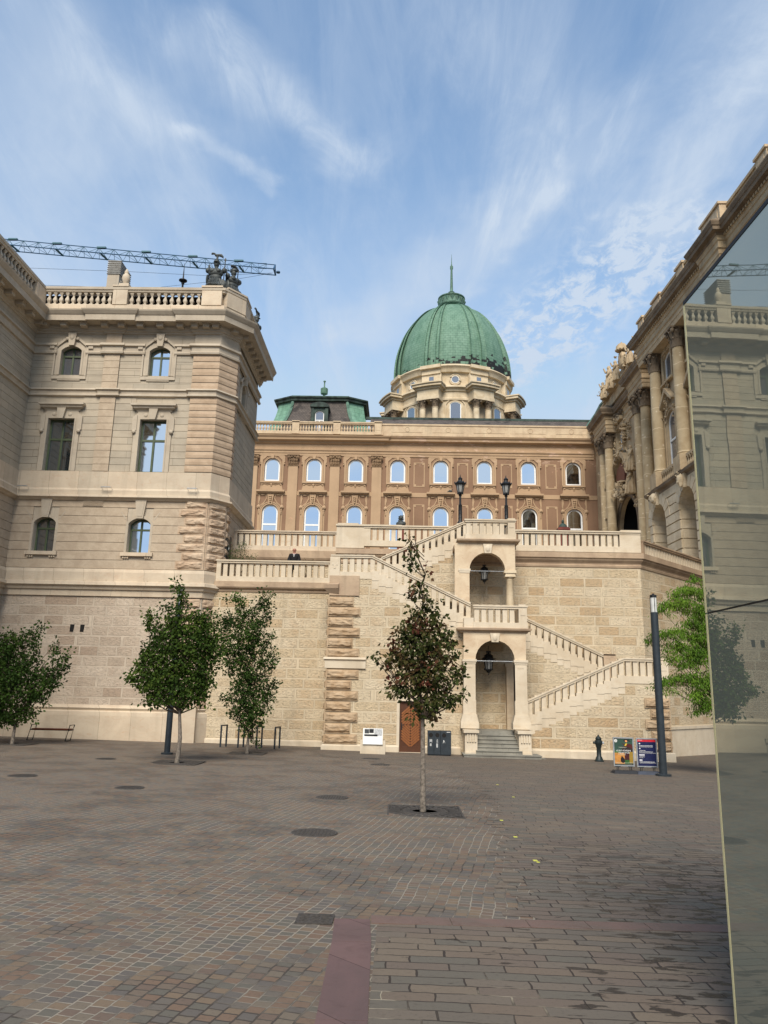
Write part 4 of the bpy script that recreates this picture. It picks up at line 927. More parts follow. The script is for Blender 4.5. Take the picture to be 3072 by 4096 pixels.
def keyst(mb, fr, x, z0, z1, w0, w1, d=0.0):
    mb.prism([(x - w0, z0), (x + w0, z0), (x + w1, z1), (x - w1, z1)], d, d + 0.09, fr); p = Vector(fr(x, d + 0.09, (z0 + z1) / 2)); mb.ball(p, (0.10, 0.05, 0.14), 12, 8); mb.ball(p, (0.13, 0.02, 0.17), 12, 8)
mb = MB(); keyst(mb, PL_, 3.88, 4.62, 4.98, 0.14, 0.20); mb.obj('keystone', 'cream', ST)
mb = MB(); mb.sweep([(2.5, 34), (2.5, 32.0), (5.2, 32.0), (5.2, 34.2)], [(-0.3, 5.0), (0.02, 5.0), (0.05, 5.06), (0.16, 5.10), (0.18, 5.17), (0.06, 5.2), (-0.3, 5.22)]); mb.obj('balcony_slab', 'cream_dark', ST)
PB_ = Fr((0, 31.93), (1, 0), (0, -1))
mb = MB(); mb.box(3.0, 5.2, -0.3, 0, 5.2, 5.42, PB_); mb.box(4.86, 5.2, -0.3, 0.0, 5.42, 5.98, PB_); mb.box(4.93, 5.13, 0, 0.015, 5.72, 5.94, PB_); mb.box(2.98, 5.24, -0.33, 0.03, 6.06, 6.12, PB_); mb.box(3.0, 5.2, -0.3, 0.0, 5.98, 6.07, PB_); mb.box(4.86, 5.16, -0.3, 0, 6.12, 6.18, PB_)
mb.box(5.0, 5.2, -2.0, -0.3, 5.2, 6.1, PB_); mb.box(2.62, 3.02, -0.45, -0.05, 5.2, 5.6, PB_)
rb = mb.obj('balcony_parapet', 'cream', ST); slab_run(rb, PB_, [(3.05, 6.12), (4.86, 6.12)], 0.0, 0.2, 'cream', BALP, 0.74, 0, u0=0.09)
# upper porch
PU = Fr((0, 32.9), (1, 0), (0, -1))
uparch = opening(3.70, 1.53, 5.2, 8.50, 0.765)
mb = MB(); wall(mb, PU, 2.30, 4.90, 5.0, 8.9, [uparch], 0, 0.4)
mb.quad(PU(4.90, 0, 7.75), PU(4.90, -0.45, 7.75), PU(4.90, -0.45, 8.9), PU(4.90, 0, 8.9)); mb.v = mb.v
# the right jamb is carried by a round column: cut the wall below the capital
nf = []
for f in mb.f:
    c = [mb.v[i] for i in f]; cx_ = sum(p[0] for p in c) / len(c); cz_ = sum(p[2] for p in c) / len(c)
    if cx_ > 4.45 and cz_ < 7.7 and max(p[2] for p in c) <= 8.95:
        if max(p[2] for p in c) > 7.8:
            if abs(max(p[0] for p in c) - min(p[0] for p in c)) > 0.2:      # full height jamb face -> keep only above the capital
                x0, x1 = min(p[0] for p in c), max(p[0] for p in c); b = len(mb.v); y_ = c[0][1]
                mb.v += [(x0, y_, 7.73), (x1, y_, 7.73), (x1, y_, 8.9), (x0, y_, 8.9)]; nf.append((b, b + 1, b + 2, b + 3)); continue
        continue
    nf.append(f)
mb.f = nf; mb.uv = {}
mb.obj('porch_arch', 'marble_rose', ST)
mb = MB(); mb.lathe([(0.20, 5.2), (0.20, 5.3), (0.165, 5.4), (0.165, 6.4), (0.15, 7.3), (0.17, 7.33), (0.15, 7.36), (0.2, 7.42), (0.2, 7.46)], (4.68, 33.12, 0), 20); mb.box(4.45, 4.91, 32.88, 33.34, 7.46, 7.52); mb.box(4.48, 4.88, 32.9, 33.32, 7.52, 7.62); mb.box(4.42, 4.94, 32.86, 33.36, 7.62, 7.74)
mb.obj('column', 'ochre_pale', ST, True)
mb = MB(); mb.box(2.45, 2.98, -0.43, 0.03, 7.68, 7.78, PU); mb.box(2.5, 2.95, -0.4, 0.02, 7.6, 7.68, PU); mb.obj('impost', 'cream', ST)
mb = MB(); mb.box(2.3, 5.0, -2.0, -0.4, 8.72, 8.88, PU); mb.obj('porch_ceiling', 'cream_dark', ST)
mb = MB(); keyst(mb, PU, 3.72, 8.46, 8.86, 0.14, 0.2); mb.obj('keystone', 'cream', ST)
mb = MB(); mb.sweep([(2.6, 34.2), (2.6, 32.9), (4.92, 32.9), (4.92, 34.9)], [(-0.3, 8.88), (0.0, 8.88), (0.06, 8.94), (0.18, 8.98), (0.2, 9.05), (0.08, 9.09), (-0.3, 9.1)]); mb.obj('balcony_slab', 'cream_dark', ST)
PT = Fr((0, 32.85), (1, 0), (0, -1))
mb = MB(); mb.box(2.75, 4.92, -0.3, 0, 9.08, 9.3, PT); mb.box(4.6, 4.92, -0.3, 0, 9.3, 9.85, PT); mb.box(4.66, 4.86, 0, 0.015, 9.6, 9.82, PT); mb.box(2.72, 4.98, -0.33, 0.03, 9.9, 9.96, PT); mb.box(2.75, 4.95, -0.3, 0, 9.83, 9.9, PT); mb.box(4.6, 4.92, -0.3, 0, 9.96, 10.02, PT)
mb.box(4.7, 4.92, -2.0, -0.3, 9.08, 9.9, PT); mb.box(2.6, 4.9, -2, -0.3, 9.0, 9.1, PT)
rt = mb.obj('balcony_parapet', 'cream', ST); slab_run(rt, PT, [(2.80, 9.96), (4.6, 9.96)], 0.0, 0.2, 'cream', BALP, 0.74, 0, u0=0.1)
for z_, x0, x1, y_ in ((3.86, 3.08, 4.68, 32.0), (7.70, 2.95, 4.47, 32.9)):
    mb = MB(); mb.tube([(x0, y_ + 0.1, z_), (x1, y_ + 0.1, z_)], 0.012, 6); mb.obj('tie_rod', 'steel', ST)
# grey steps
mb = MB()
mb.box(2.28, 5.72, 0.0, 1.45, -0.1, 0.10, PL_); mb.box(2.26, 5.74, 0.0, 1.48, 0.10, 0.14, PL_); mb.box(2.52, 5.48, 0.0, 1.1, 0.14, 0.25, PL_); mb.box(2.50, 5.50, 0.0, 1.13, 0.25, 0.285, PL_)
for k in range(6): mb.box(3.02, 4.80, -0.75, 0.80 - k * 0.25, 0.285 + k * 0.135, 0.385 + k * 0.135, PL_); mb.box(3.02, 4.80, -0.75, 0.835 - k * 0.25, 0.385 + k * 0.135, 0.42 + k * 0.135, PL_)
mb.box(2.9, 5.2, -2.3, -0.4, 0.3, 1.1, PL_)
mb.obj('entry_steps', 'step', ST)
# wooden door
def door_mat():
    T = NT('varnished oak door', 0.55, 0, 0.4); P = T.pos(); x, y, z = T.sep(P)
    g = T.noise(stretch(T, P, 14, 14, 2), 2.0, 5, 0.6)
    return T.col(T.mix(g, S((150, 92, 46)), S((104, 60, 30))))
M['door'] = door_mat()
mb = MB(); D = Fr((0, 32.4), (1, 0), (0, -1)); mb.box(0.03, 0.93, -0.16, -0.10, 0.2, 2.2, D)
for a, b in ((0.03, 0.11), (0.85, 0.93)): mb.box(a, b, -0.10, -0.075, 0.2, 2.2, D)
mb.box(0.11, 0.85, -0.10, -0.076, 0.2, 0.42, D); mb.box(0.11, 0.85, -0.10, -0.076, 2.1, 2.2, D)
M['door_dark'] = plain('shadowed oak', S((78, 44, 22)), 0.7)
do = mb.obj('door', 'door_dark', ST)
mb = MB(); cz_ = 1.26
def plank(p, q, wd):     # raised diagonal plank between two (u,z) points
    A, B = Vector(p), Vector(q); d = (B - A).normalized(); n_ = Vector((-d.y, d.x)) * wd / 2
    mb.prism([tuple(A + n_), tuple(A - n_), tuple(B - n_), tuple(B + n_)], -0.10, -0.078 , D)
for k in range(-1, 9):
    for s_ in (-1, 1):
        for up in (-1, 1):
            zc = cz_ + up * (0.10 + k * 0.105)
            if zc < 0.36 or zc > 2.0: continue
            x_in = 0.48; x_out = 0.48 + s_ * 0.36; zo = zc - up * 0.0
            z_out = zc - up * 0.30 if False else zc + up * (-0.30)
            if up > 0 and z_out < cz_ - 0.02 or up < 0 and z_out > cz_ + 0.02:
                t = abs(zc - cz_) / 0.30; x_out = 0.48 + s_ * 0.36 * min(1, t); z_out = cz_
            if abs(x_out - x_in) > 0.04: plank((x_in + s_ * 0.012, zc), (x_out, z_out), 0.066)
mb.obj('chevron_planks', 'door', do)
mb = MB(); mb.box(0.10, 0.145, -0.08, -0.06, 1.06, 1.32, D); mb.tube([D(0.12, -0.05, 1.25), D(0.12, 0.0, 1.25), D(0.22, 0.0, 1.24)], 0.012, 6); mb.obj('handle', 'iron', do)
mb = MB(); mb.box(-0.09, 0.03, -0.2, 0.03, 0.2, 2.32, D); mb.box(0.93, 1.05, -0.2, 0.03, 0.2, 2.32, D); mb.box(0.03, 0.93, -0.2, 0.03, 2.2, 2.32, D); mb.box(-0.05, 1.0, -0.2, 0.04, 0.08, 0.2, D); mb.obj('door_frame', 'cream', ST)

# lanterns hanging in the porches
def lantern(x, y, ztop, s, label):
    t = thing('hanging_lantern', label, 'lantern', (x, y, ztop), 'lanterns hanging in the stair porches')
    mb = MB(); mb.tube([(x, y, ztop + 0.36 * s), (x, y, ztop)], 0.012, 6); mb.obj('chain', 'iron', t)
    mb = MB()
    mb.lathe([(0.02, 0.02), (0.10, 0.0), (0.03, -0.04), (0.05, -0.10), (0.16, -0.16), (0.24, -0.28), (0.29, -0.34), (0.29, -0.40), (0.20, -0.42)], (x, y, ztop), 8)
    mb.lathe([(0.14, -0.95), (0.17, -0.93), (0.20, -0.88), (0.15, -0.86)], (x, y, ztop), 8); mb.lathe([(0.015, -1.16), (0.03, -1.12), (0.02, -1.08), (0.08, -1.03), (0.13, -0.96), (0.14, -0.93)], (x, y, ztop), 8)
    for k in range(8):
        a = 2 * pi * k / 8 + pi / 8
        mb.tube([(x + 0.24 * cos(a), y + 0.24 * sin(a), ztop - 0.40), (x + 0.17 * cos(a), y + 0.17 * sin(a), ztop - 0.90)], 0.016, 5)
        mb.tube([(x + 0.27 * cos(a), y + 0.27 * sin(a), ztop - 0.38), (x + 0.35 * cos(a), y + 0.35 * sin(a), ztop - 0.33), (x + 0.35 * cos(a), y + 0.35 * sin(a), ztop - 0.46), (x + 0.29 * cos(a), y + 0.29 * sin(a), ztop - 0.5)], 0.018, 5)
        mb.tube([(x + 0.16 * cos(a), y + 0.16 * sin(a), ztop - 0.92), (x + 0.24 * cos(a), y + 0.24 * sin(a), ztop - 0.90), (x + 0.22 * cos(a), y + 0.22 * sin(a), ztop - 0.83)], 0.016, 5)
        mb.tube([(x + 0.05 * cos(a), y + 0.05 * sin(a), ztop - 0.0), (x + 0.12 * cos(a), y + 0.12 * sin(a), ztop + 0.04), (x + 0.10 * cos(a), y + 0.10 * sin(a), ztop - 0.12), (x + 0.25 * cos(a), y + 0.25 * sin(a), ztop - 0.22)], 0.014, 5)
    mb.obj('cage', 'iron', t)
    mb = MB(); mb.lathe([(0.145, -0.88), (0.215, -0.41)], (x, y, ztop), 8, pi / 8, 2 * pi + pi / 8); mb.obj('glass', 'eggshell', t)
    t.scale = (s, s, s)
    for c in t.children: c.matrix_parent_inverse = Matrix.Translation(-Vector((x, y, ztop)))
lantern(3.76, 33.3, 4.30, 0.84, 'black wrought iron lantern hanging in the lower arched porch above the grey steps')
lantern(3.68, 33.9, 8.10, 0.72, 'black wrought iron lantern hanging in the upper arched porch beside the round column')

# ---------------------------------------------------------------- retaining wall on the left with parapet and terrace
RW = thing('retaining_wall', 'cream ashlar retaining wall with slab parapet between the palace corner and the stair bastion', 'wall', (-5.6, 34.2, 0.15))
mb = MB(); wall(mb, FR_, -8.4, -2.9, 0, 6.82); mb.obj('ashlar_wall', 'bastion', RW)
mb = MB(); mb.sweep([(-8.3, 34.2), (-2.95, 34.2)], [(0, 0.46), (0.04, 0.44), (0.05, 0.40), (0.05, -0.1)]); mb.obj('base_course', 'cream', RW)
mb = MB(); mb.sweep([(-8.3, 34.2), (-2.95, 34.2)], [(0, 6.74), (0.04, 6.76), (0.06, 6.82), (0.04, 6.85), (0.16, 6.92), (0.19, 6.97), (0.19, 7.2), (0.0, 7.24)]); mb.obj('cornice', 'cream_dark', RW)
def straight_parapet(fr, u0, u1, z, parent, d=0.10, mat='cream', ends=(0.2, 0.2), rm='cream_dark', bot=0.24):
    mb = MB(); mb.box(u0, u1, d - 0.3, d, z - 0.98, z - 0.98 + bot, fr); mb.box(u0 - 0.02, u1 + 0.02, d - 0.36, d + 0.06, z - 0.06, z, fr); mb.box(u0, u1, d - 0.32, d + 0.02, z - 0.14, z - 0.06, fr)
    for a, b in ((u0, u0 + ends[0]), (u1 - ends[1], u1)): mb.box(a, b, d - 0.295, d - 0.003, z - 0.98 + bot, z - 0.13, fr)
    r = mb.obj('parapet', mat, parent)
    return slab_run(r, fr, [(u0 + ends[0], z), (u1 - ends[1], z)], d, 0.2, mat, BALP, 0.76, 0, u0=0.19)
straight_parapet(FR_, -8.28, -3.05, 8.18, RW)
mb = MB(); mb.box(-8.4, -2.9, 34.3, 36.5, 7.0, 7.2); mb.obj('terrace_floor', 'cream_dark', RW)

UW = thing('terrace_wall', 'upper cream ashlar terrace wall with long slab parapet and moulded cornice', 'wall', (4, 34.9, 3))
R45 = radians(42.7); DG = Fr((10.86, 34.9), (sin(R45), cos(R45)), (cos(R45), -sin(R45)))
mb = MB(); wall(mb, FC, -3.0, 10.86, 0, 8.3); mb.box(-8.3, -3.0, -2.3, -1.6, 7.0, 8.3, FC); mb.obj('ashlar_wall', 'bastion', UW)
prc = [(0, 8.22), (0.04, 8.25), (0.06, 8.34), (0.03, 8.38), (0.05, 8.44), (0.16, 8.56), (0.18, 8.62), (0.24, 8.66), (0.24, 8.9), (0.0, 8.94)]
mb = MB(); mb.sweep([(-3.0, 34.9), (10.86, 34.9), (10.86 + 7 * sin(R45), 34.9 + 7 * cos(R45))], prc); mb.sweep([(-8.3, 36.5), (-2.9, 36.5)], [(0, 8.3), (0.04, 8.35), (0.06, 8.5), (0.16, 8.62), (0.2, 8.7), (0.2, 9.05), (0, 9.08)]); mb.obj('cornice', 'cream_dark', UW)
mb = MB(); wall(mb, DG, 0, 11, -0.5, 8.3); mb.obj('splayed_wall', 'ochre_pale' if False else 'bastion', UW)
mb = MB(); mb.box(0, 11, 0, 0.06, -0.6, 1.15, DG); mb.box(0, 11, 0, 0.1, 1.15, 1.28, DG); mb.obj('base_course', 'cream', UW)
straight_parapet(FC, 5.0, 10.9, 9.92, UW, 0.12, ends=(0.25, 0.95), bot=0.27)
mb = MB(); mb.box(10.0, 10.92, -0.3, 0.16, 9.92, 9.98, FC); mb.obj('pier_cap', 'cream', UW)
straight_parapet(FC, -1.74, 3.0, 10.02, UW, 0.137, ends=(0.3, 0.2), bot=0.27)
mb = MB(); mb.box(-3.0, -1.72, -0.3, 0.14, 8.94, 9.98, FC); mb.box(-3.04, 0, -0.34, 0.2, 9.96, 10.04, FC); mb.box(-2.96, -2.0, -0.3, 0.14, 10.04, 10.1, FC); mb.obj('pier', 'cream', UW)
FT_ = Fr((0, 36.5), (1, 0), (0, -1))
straight_parapet(FT_, -8.2, -3.0, 10.02, UW, 0.10, mat='lime_smooth', ends=(0.25, 0.2))
straight_parapet(DG, 0.15, 7.2, 9.55, UW, 0.12, mat='cream_dark', ends=(0.15, 0.2))
mb = MB(); mb.add([(-3, 34.95, 8.92), (10.86, 34.95, 8.92), (19, 43.5, 8.92), (19, 74, 8.92), (-40, 74, 8.92), (-40, 40.3, 8.92), (-8.3, 40.3, 8.92), (-8.3, 36.6, 8.92), (-3, 36.6, 8.92)], (tuple(range(9)),)); mb.obj('terrace_floor', 'lawn', None, kind='structure')
# ---------------------------------------------------------------- brown palace behind the terrace
BY = 74.0
BP_ = thing('brown_palace', 'long brown stucco palace front with two rows of arched windows behind the terrace', 'building', (2, 74, 9))
FBr = Fr((0, BY), (1, 0), (0, -1))
wx = [-13.06, -8.87, -4.7, -0.5, 3.79, 8.12, 12.48, 16.9]
bu = [opening(c, 1.52, 22.75, 25.1, 0.76) for c in wx]; bl = [opening(c, 1.56, 15.6, 20.32, 0.78) for c in wx]
mb = MB(); wall(mb, FBr, -22, 19.5, 8.9, 25.6, bu + bl, 0, 0.28); mb.obj('wall', 'brown', BP_)
mb = MB(); wall(mb, FBr, -22, 19.5, 25.6, 27.9); mb.add([(-22, 74, 27.9), (19.5, 74, 27.9), (19.5, 90, 27.9), (-22, 90, 27.9)], ((0, 1, 2, 3),)); mb.box(-22, 19.5, -16, -15.8, 9, 28, FBr); mb.obj('frieze', 'tan', BP_)
mb = MB(); mb.sweep([(-22, BY), (19.0, BY)], [(0, 25.38), (0.08, 25.40), (0.10, 25.62), (0.15, 25.66), (0.16, 25.86), (0.24, 25.92), (0.26, 26.02), (0.04, 26.05)]); mb.obj('architrave', 'tan', BP_)
mb = MB(); mb.sweep([(-22, BY), (-2.05, BY), (-2.05, BY + 0.12), (19.0, BY + 0.12)], [(0.0, 26.62), (0.10, 26.65), (0.22, 26.74), (0.24, 26.86), (0.60, 26.94), (0.64, 27.12), (0.78, 27.26), (0.82, 27.36), (0.1, 27.55), (-0.2, 27.56)]); mb.obj('cornice', 'tan', BP_)
mb = MB(); mb.box(-22, 19.2, 0.0, 0.05, 21.28, 21.72, FBr); mb.obj('string_course', 'tan', BP_)
FBp = Fr((0, 73.7), (1, 0), (0, -1))
mb = MB(); mb.box(-22, -2.0, -0.2, 0.22, 27.54, 27.86, FBp); mb.obj('parapet_base', 'tan_pale', BP_)
mb = MB(); mb.box(-22, -2.15, -0.2, 0.22, 28.62, 28.8, FBp); mb.box(-22, -2.15, -0.24, 0.27, 28.74, 28.86, FBp); brail = mb.obj('parapet_rail', 'tan_pale', BP_)
pbal = None
for a, b in ((-14.9, -11.25), (-10.5, -7.1), (-6.35, -2.9)): pbal = rail_children(brail, FBp, a, b, 12, 0.02, 27.86, 'tan_pale', pbal, sc=1.15, h=1.16, square=False)
for a in (-11.2, -7.05, -2.9): mb = MB(); mb.box(a, a + 0.72, -0.25, 0.27, 27.56, 28.9, FBp); mb.box(a + 0.14, a + 0.58, 0.27, 0.285, 28.0, 28.6, FBp); mb.box(a - 0.04, a + 0.76, -0.28, 0.31, 28.84, 28.94, FBp); mb.obj('parapet_pedestal', 'tan_pale', BP_)
mb = MB(); mb.box(-2.2, 19.2, -0.3, 0.05, 27.5, 28.70, FBp); mb.box(-2.2, 19.2, -0.34, 0.12, 28.62, 28.78, FBp); mb.box(-2.2, 19.2, -0.3, 0.12, 27.5, 27.74, FBp)
for k in range(5):
    a = -1.4 + k * 4.1; mb.box(a + 0.25, a + 3.35, 0.05, 0.075, 27.9, 28.5, FBp)
    p = []; c_ = FBp(a + 1.8, 0.08, 28.2)
    for q in range(17): t = 2 * pi * q / 16; p.append((c_[0] + 0.24 * cos(t), c_[1], c_[2] + 0.24 * sin(t)))
    mb.tube(p, 0.03, 5, False)
mb.obj('parapet_wall', 'tan_pale', BP_)
# pilasters with capitals
def pil_cap(m_):
    m_.box(-0.60, 0.60, 0, 0.34, 1.0, 1.08, LOC); m_.box(-0.48, 0.48, 0, 0.22, 0.06, 1.0, LOC); m_.box(-0.52, 0.52, 0, 0.26, 0.0, 0.06, LOC)
    for s_ in (-1, 1): m_.ball((s_ * 0.44, -0.28, 0.78), (0.20, 0.10, 0.20), 10, 8); m_.ball((s_ * 0.44, -0.36, 0.78), (0.10, 0.06, 0.10), 8, 6); m_.ball((s_ * 0.16, -0.27, 0.86), (0.13, 0.08, 0.12), 8, 6)
    for r in range(2):
        for k in range(4): m_.ball((-0.36 + k * 0.24, -0.24 - 0.03 * r, 0.20 + r * 0.30), (0.11, 0.09, 0.17), 7, 6, 0.6)
    m_.ball((0, -0.3, 1.0), (0.1, 0.06, 0.1), 8, 6)
mb0 = [x for x in (-15.0, -10.96, -6.78, -2.6)]
spart('capital', 'capital', BP_, pil_cap, [((x, BY - 0.0, 24.36), 0) for x in mb0], True)
def pil(m_): m_.box(-0.48, 0.48, 0, 0.16, 9, 24.36, LOC); m_.box(-0.56, 0.56, 0, 0.2, 24.28, 24.36, LOC); m_.box(-0.56, 0.56, 0.0, 0.24, 9.0, 14.0, LOC)
spart('pilaster', 'tan', BP_, pil, [((x, BY, 0), 0) for x in mb0])
# recessed panels with light borders on the right-hand bays
def panel(m_):
    for z0, z1 in ((22.35, 24.85), (15.5, 20.55)):
        e = 0.09; a, b = -0.55, 0.55; n = 0.16
        O1 = [(a, z0), (a, z1), (b, z1), (b, z0), (a, z0)]; I1 = [(a + e, z0 + e), (a + e, z1 - e), (b - e, z1 - e), (b - e, z0 + e), (a + e, z0 + e)]
        m_.band(I1, O1, 0, 0.03, LOC)
        for sx in (-1, 1):
            for z_ in (z0 + e, z1 - e - n): m_.box(min(sx * 0.46, sx * 0.30), max(sx * 0.46, sx * 0.30), 0, 0.027, z_, z_ + n, LOC)
spart('wall_panel', 'tan', BP_, panel, [((x, BY, 0), 0) for x in (1.64, 5.96, 10.3, 14.7)])
# window surrounds
def sur_up(m_):
    w_ = 0.78
    def ring(e, t=0.0): q = arch(0, 2 * (w_ + e), 24.34 + t, w_ + e, 14); return [(-w_ - e, 22.7)] + q + [(w_ + e, 22.7)]
    m_.band(ring(0.0), ring(0.13), 0, 0.09, LOC); m_.band(ring(0.13), ring(0.17), 0, 0.12, LOC)
    m_.band([(-0.97, 22.4), (-0.97, 24.0), (-0.97, 25.30), (0.97, 25.30), (0.97, 24.0), (0.97, 22.4)], [(-1.14, 22.4), (-1.14, 24.0), (-1.14, 25.42), (1.14, 25.42), (1.14, 24.0), (1.14, 22.4)], 0, 0.07, LOC)
    for s_ in (-1, 1):
        m_.prism([(s_ * 1.14, 24.6), (s_ * 1.26, 24.7), (s_ * 1.26, 25.3), (s_ * 1.14, 25.38)], 0, 0.08, LOC); m_.prism([(s_ * 0.55, 25.3), (s_ * 0.97, 25.3), (s_ * 0.97, 24.9)], 0, 0.06, LOC)
        m_.ball((s_ * 1.2, -0.1, 24.5), (0.08, 0.06, 0.1), 6, 5)
    m_.prism([(-0.12, 25.05), (0.12, 25.05), (0.17, 25.42), (-0.17, 25.42)], 0, 0.2, LOC)
    m_.box(-1.12, 1.12, 0, 0.22, 22.52, 22.68, LOC); m_.box(-1.05, 1.05, 0, 0.09, 21.8, 22.52, LOC)
    for s_ in (-1, 1): m_.prism([(s_ * 0.98, 21.8), (s_ * 1.16, 21.8), (s_ * 1.02, 22.3), (s_ * 0.95, 22.3)], 0, 0.10, LOC); m_.tube([(s_ * 0.15, -0.14, 22.42), (s_ * 0.4, -0.14, 22.34), (s_ * 0.7, -0.14, 22.45), (s_ * 0.92, -0.14, 22.36)], 0.035, 5); m_.ball((s_ * 0.93, -0.12, 22.36), (0.09, 0.06, 0.1), 6, 5)
    m_.ball((0, -0.13, 22.38), (0.15, 0.08, 0.10), 8, 6, 0.4); m_.ball((0, -0.13, 22.22), (0.06, 0.05, 0.09), 6, 5)
    m_.box(-1.40, 1.40, 0, 0.42, 21.56, 21.74, LOC); m_.box(-1.32, 1.32, 0, 0.30, 21.46, 21.56, LOC)
def sur_low(m_):
    w_ = 0.80
    def ring(e): q = arch(0, 2 * (w_ + e), 19.54, w_ + e, 14); return [(-w_ - e, 15.5)] + q + [(w_ + e, 15.5)]
    m_.band(ring(0.0), ring(0.16), 0, 0.08, LOC); m_.band(ring(0.16), ring(0.26), 0, 0.13, LOC)
    m_.prism([(-0.17, 20.3), (0.17, 20.3), (0.34, 21.4), (-0.34, 21.4)], 0, 0.16, LOC)
    for k in range(4): m_.ball((0, -0.22, 20.55 + k * 0.19), (0.10 + k * 0.02, 0.08, 0.085), 8, 6, 0.4)
    for s_ in (-1, 1):
        m_.band([(s_ * 0.5, 21.3), (s_ * 0.45, 20.95), (s_ * 0.66, 20.55), (s_ * 1.06, 20.2)], [(s_ * 0.42, 21.3), (s_ * 0.37, 20.9), (s_ * 0.6, 20.47), (s_ * 1.0, 20.12)], 0, 0.06, LOC)
        m_.band([(s_ * 1.1, 21.3), (s_ * 1.02, 20.9), (s_ * 1.12, 20.4)], [(s_ * 1.2, 21.3), (s_ * 1.12, 20.9), (s_ * 1.22, 20.4)], 0, 0.07, LOC)
        m_.ball((s_ * 1.14, -0.1, 20.05), (0.20, 0.09, 0.20), 10, 7); m_.ball((s_ * 1.14, -0.18, 20.05), (0.1, 0.05, 0.1), 8, 6)
        for k in range(3): m_.ball((s_ * 1.12, -0.08, 19.75 - k * 0.17), (0.11 - k * 0.025, 0.07, 0.11), 6, 5, 0.4)
        m_.box(min(s_ * 0.62, s_ * 0.95), max(s_ * 0.62, s_ * 0.95), 0, 0.1, 21.24, 21.36, LOC)
    m_.box(-1.2, 1.2, 0, 0.035, 15.5, 21.44, Fr((0, 0.0), (1, 0), (0, -1))) if False else None
    m_.box(-1.22, -1.08, 0, 0.035, 15.5, 21.44, LOC); m_.box(1.08, 1.22, 0, 0.035, 15.5, 21.44, LOC)
spart('window_surround', 'tan', BP_, sur_up, [((c, BY, 0), 0) for c in wx], True); spart('window_surround', 'tan', BP_, sur_low, [((c, BY, 0), 0) for c in wx], True)
for o in bu: window(FBr, o, -0.12, BP_, 'white_frame', 'pane', 0.15, None, False)
for o in bl: window(FBr, o, -0.12, BP_, 'white_frame', 'pane', 0.15, 18.25, False)
# low slate roof and the mansard pavilion
def roofquad(mb, a, b, c, d):
    A, B, C_, D_ = map(Vector, (a, b, c, d)); wl = (B - A).length; hl = (D_ - A).length; off = (C_ - D_).length; s_ = (wl - off) / 2
    mb.quad(a, b, c, d, ((0, 0), (wl, 0), (wl - s_, hl), (s_, hl)))
mb = MB(); roofquad(mb, (-3.5, 75.2, 28.5), (21, 75.2, 28.5), (21, 78.0, 30.85), (-3.5, 78.0, 30.85)); mb.obj('slate_roof', 'slate', BP_)
mb = MB(); mb.box(-4, 21, 77.9, 78.2, 30.8, 31.05); roofquad(mb, (-3, 78.2, 31.0), (20, 78.2, 31.0), (14.5, 84, 33.25), (-1.5, 84, 33.25)); mb.box(-3.5, 21, 75.0, 75.25, 28.3, 28.62); mb.obj('roof_ridge', 'copper_dark', BP_)
# mansard: bottom ring z 30.6, top ring z 33.2, corners bevelled in copper
MBT = [(-14.9, 77.6), (-13.4, 76.4), (-4.7, 76.4), (-3.2, 77.6)]; MTP = [(-13.7, 79.4), (-12.0, 78.4), (-6.1, 78.4), (-4.4, 79.4)]
zB, zT = 28.6, 33.0
def curve_roof(mb, a0, a1, b0, b1, n=8):
    pr = []
    for i in range(n + 1):
        t = i / n; k = 1 - (1 - t) ** 1.7; pr.append((k, zB + (zT - zB) * t))
    ua = 0
    for (k0, z0), (k1, z1) in zip(pr[:-1], pr[1:]):
        P = lambda A, B, k, z: (A[0] + (B[0] - A[0]) * k, A[1] + (B[1] - A[1]) * k, z)
        q = [P(a0, b0, k0, z0), P(a1, b1, k0, z0), P(a1, b1, k1, z1), P(a0, b0, k1, z1)]
        hl = (Vector(q[3]) - Vector(q[0])).length
        x0 = q[0][0] + q[0][1]; 
        ux = lambda p: (Vector((p[0], p[1])) - Vector((a0[0], a0[1]))).dot((Vector(a1) - Vector(a0)).normalized())
        mb.quad(*q, ((ux(q[0]), ua), (ux(q[1]), ua), (ux(q[2]), ua + hl), (ux(q[3]), ua + hl))); ua += hl
mb = MB(); curve_roof(mb, MBT[1], MBT[2], MTP[1], MTP[2]); ms = mb.obj('mansard_roof', 'slate', BP_)
mb = MB(); curve_roof(mb, MBT[0], MBT[1], MTP[0], MTP[1]); curve_roof(mb, (-14.9, 84), MBT[0], (-13.7, 84), MTP[0]); mb.obj('copper_hip', 'copper', BP_)
mb = MB(); curve_roof(mb, MBT[2], MBT[3], MTP[2], MTP[3]); curve_roof(mb, MBT[3], (-3.2, 84), MTP[3], (-4.4, 84)); mb.obj('copper_hip', 'copper', BP_)
for A, B in ((MBT[1], MTP[1]), (MBT[2], MTP[2])):
    mb = MB()
    pts = []
    for i in range(9): t = i / 8; k = 1 - (1 - t) ** 1.7; pts.append((A[0] + (B[0] - A[0]) * k, A[1] + (B[1] - A[1]) * k - 0.05, zB + (zT - zB) * t))
    mb.tube(pts, 0.17, 6); mb.obj('hip_roll', 'copper_plain', BP_)
mb = MB(); mb.sweep([(-13.9, 84), (-13.9, 79.3), (-12.1, 78.2), (-6.0, 78.2), (-4.2, 79.3), (-4.2, 84)], [(-0.2, 32.85), (0.10, 32.9), (0.14, 33.1), (0.28, 33.2), (0.30, 33.34), (-0.2, 33.38)]); mb.obj('roof_cornice', 'copper_dark', BP_)
mb = MB(); top = (-9.05, 82.0, 34.9); ring = [(-14.1, 84, 33.36), (-14.1, 79.2, 33.36), (-12.15, 78.0, 33.36), (-5.95, 78.0, 33.36), (-4.0, 79.2, 33.36), (-4.0, 84, 33.36)]
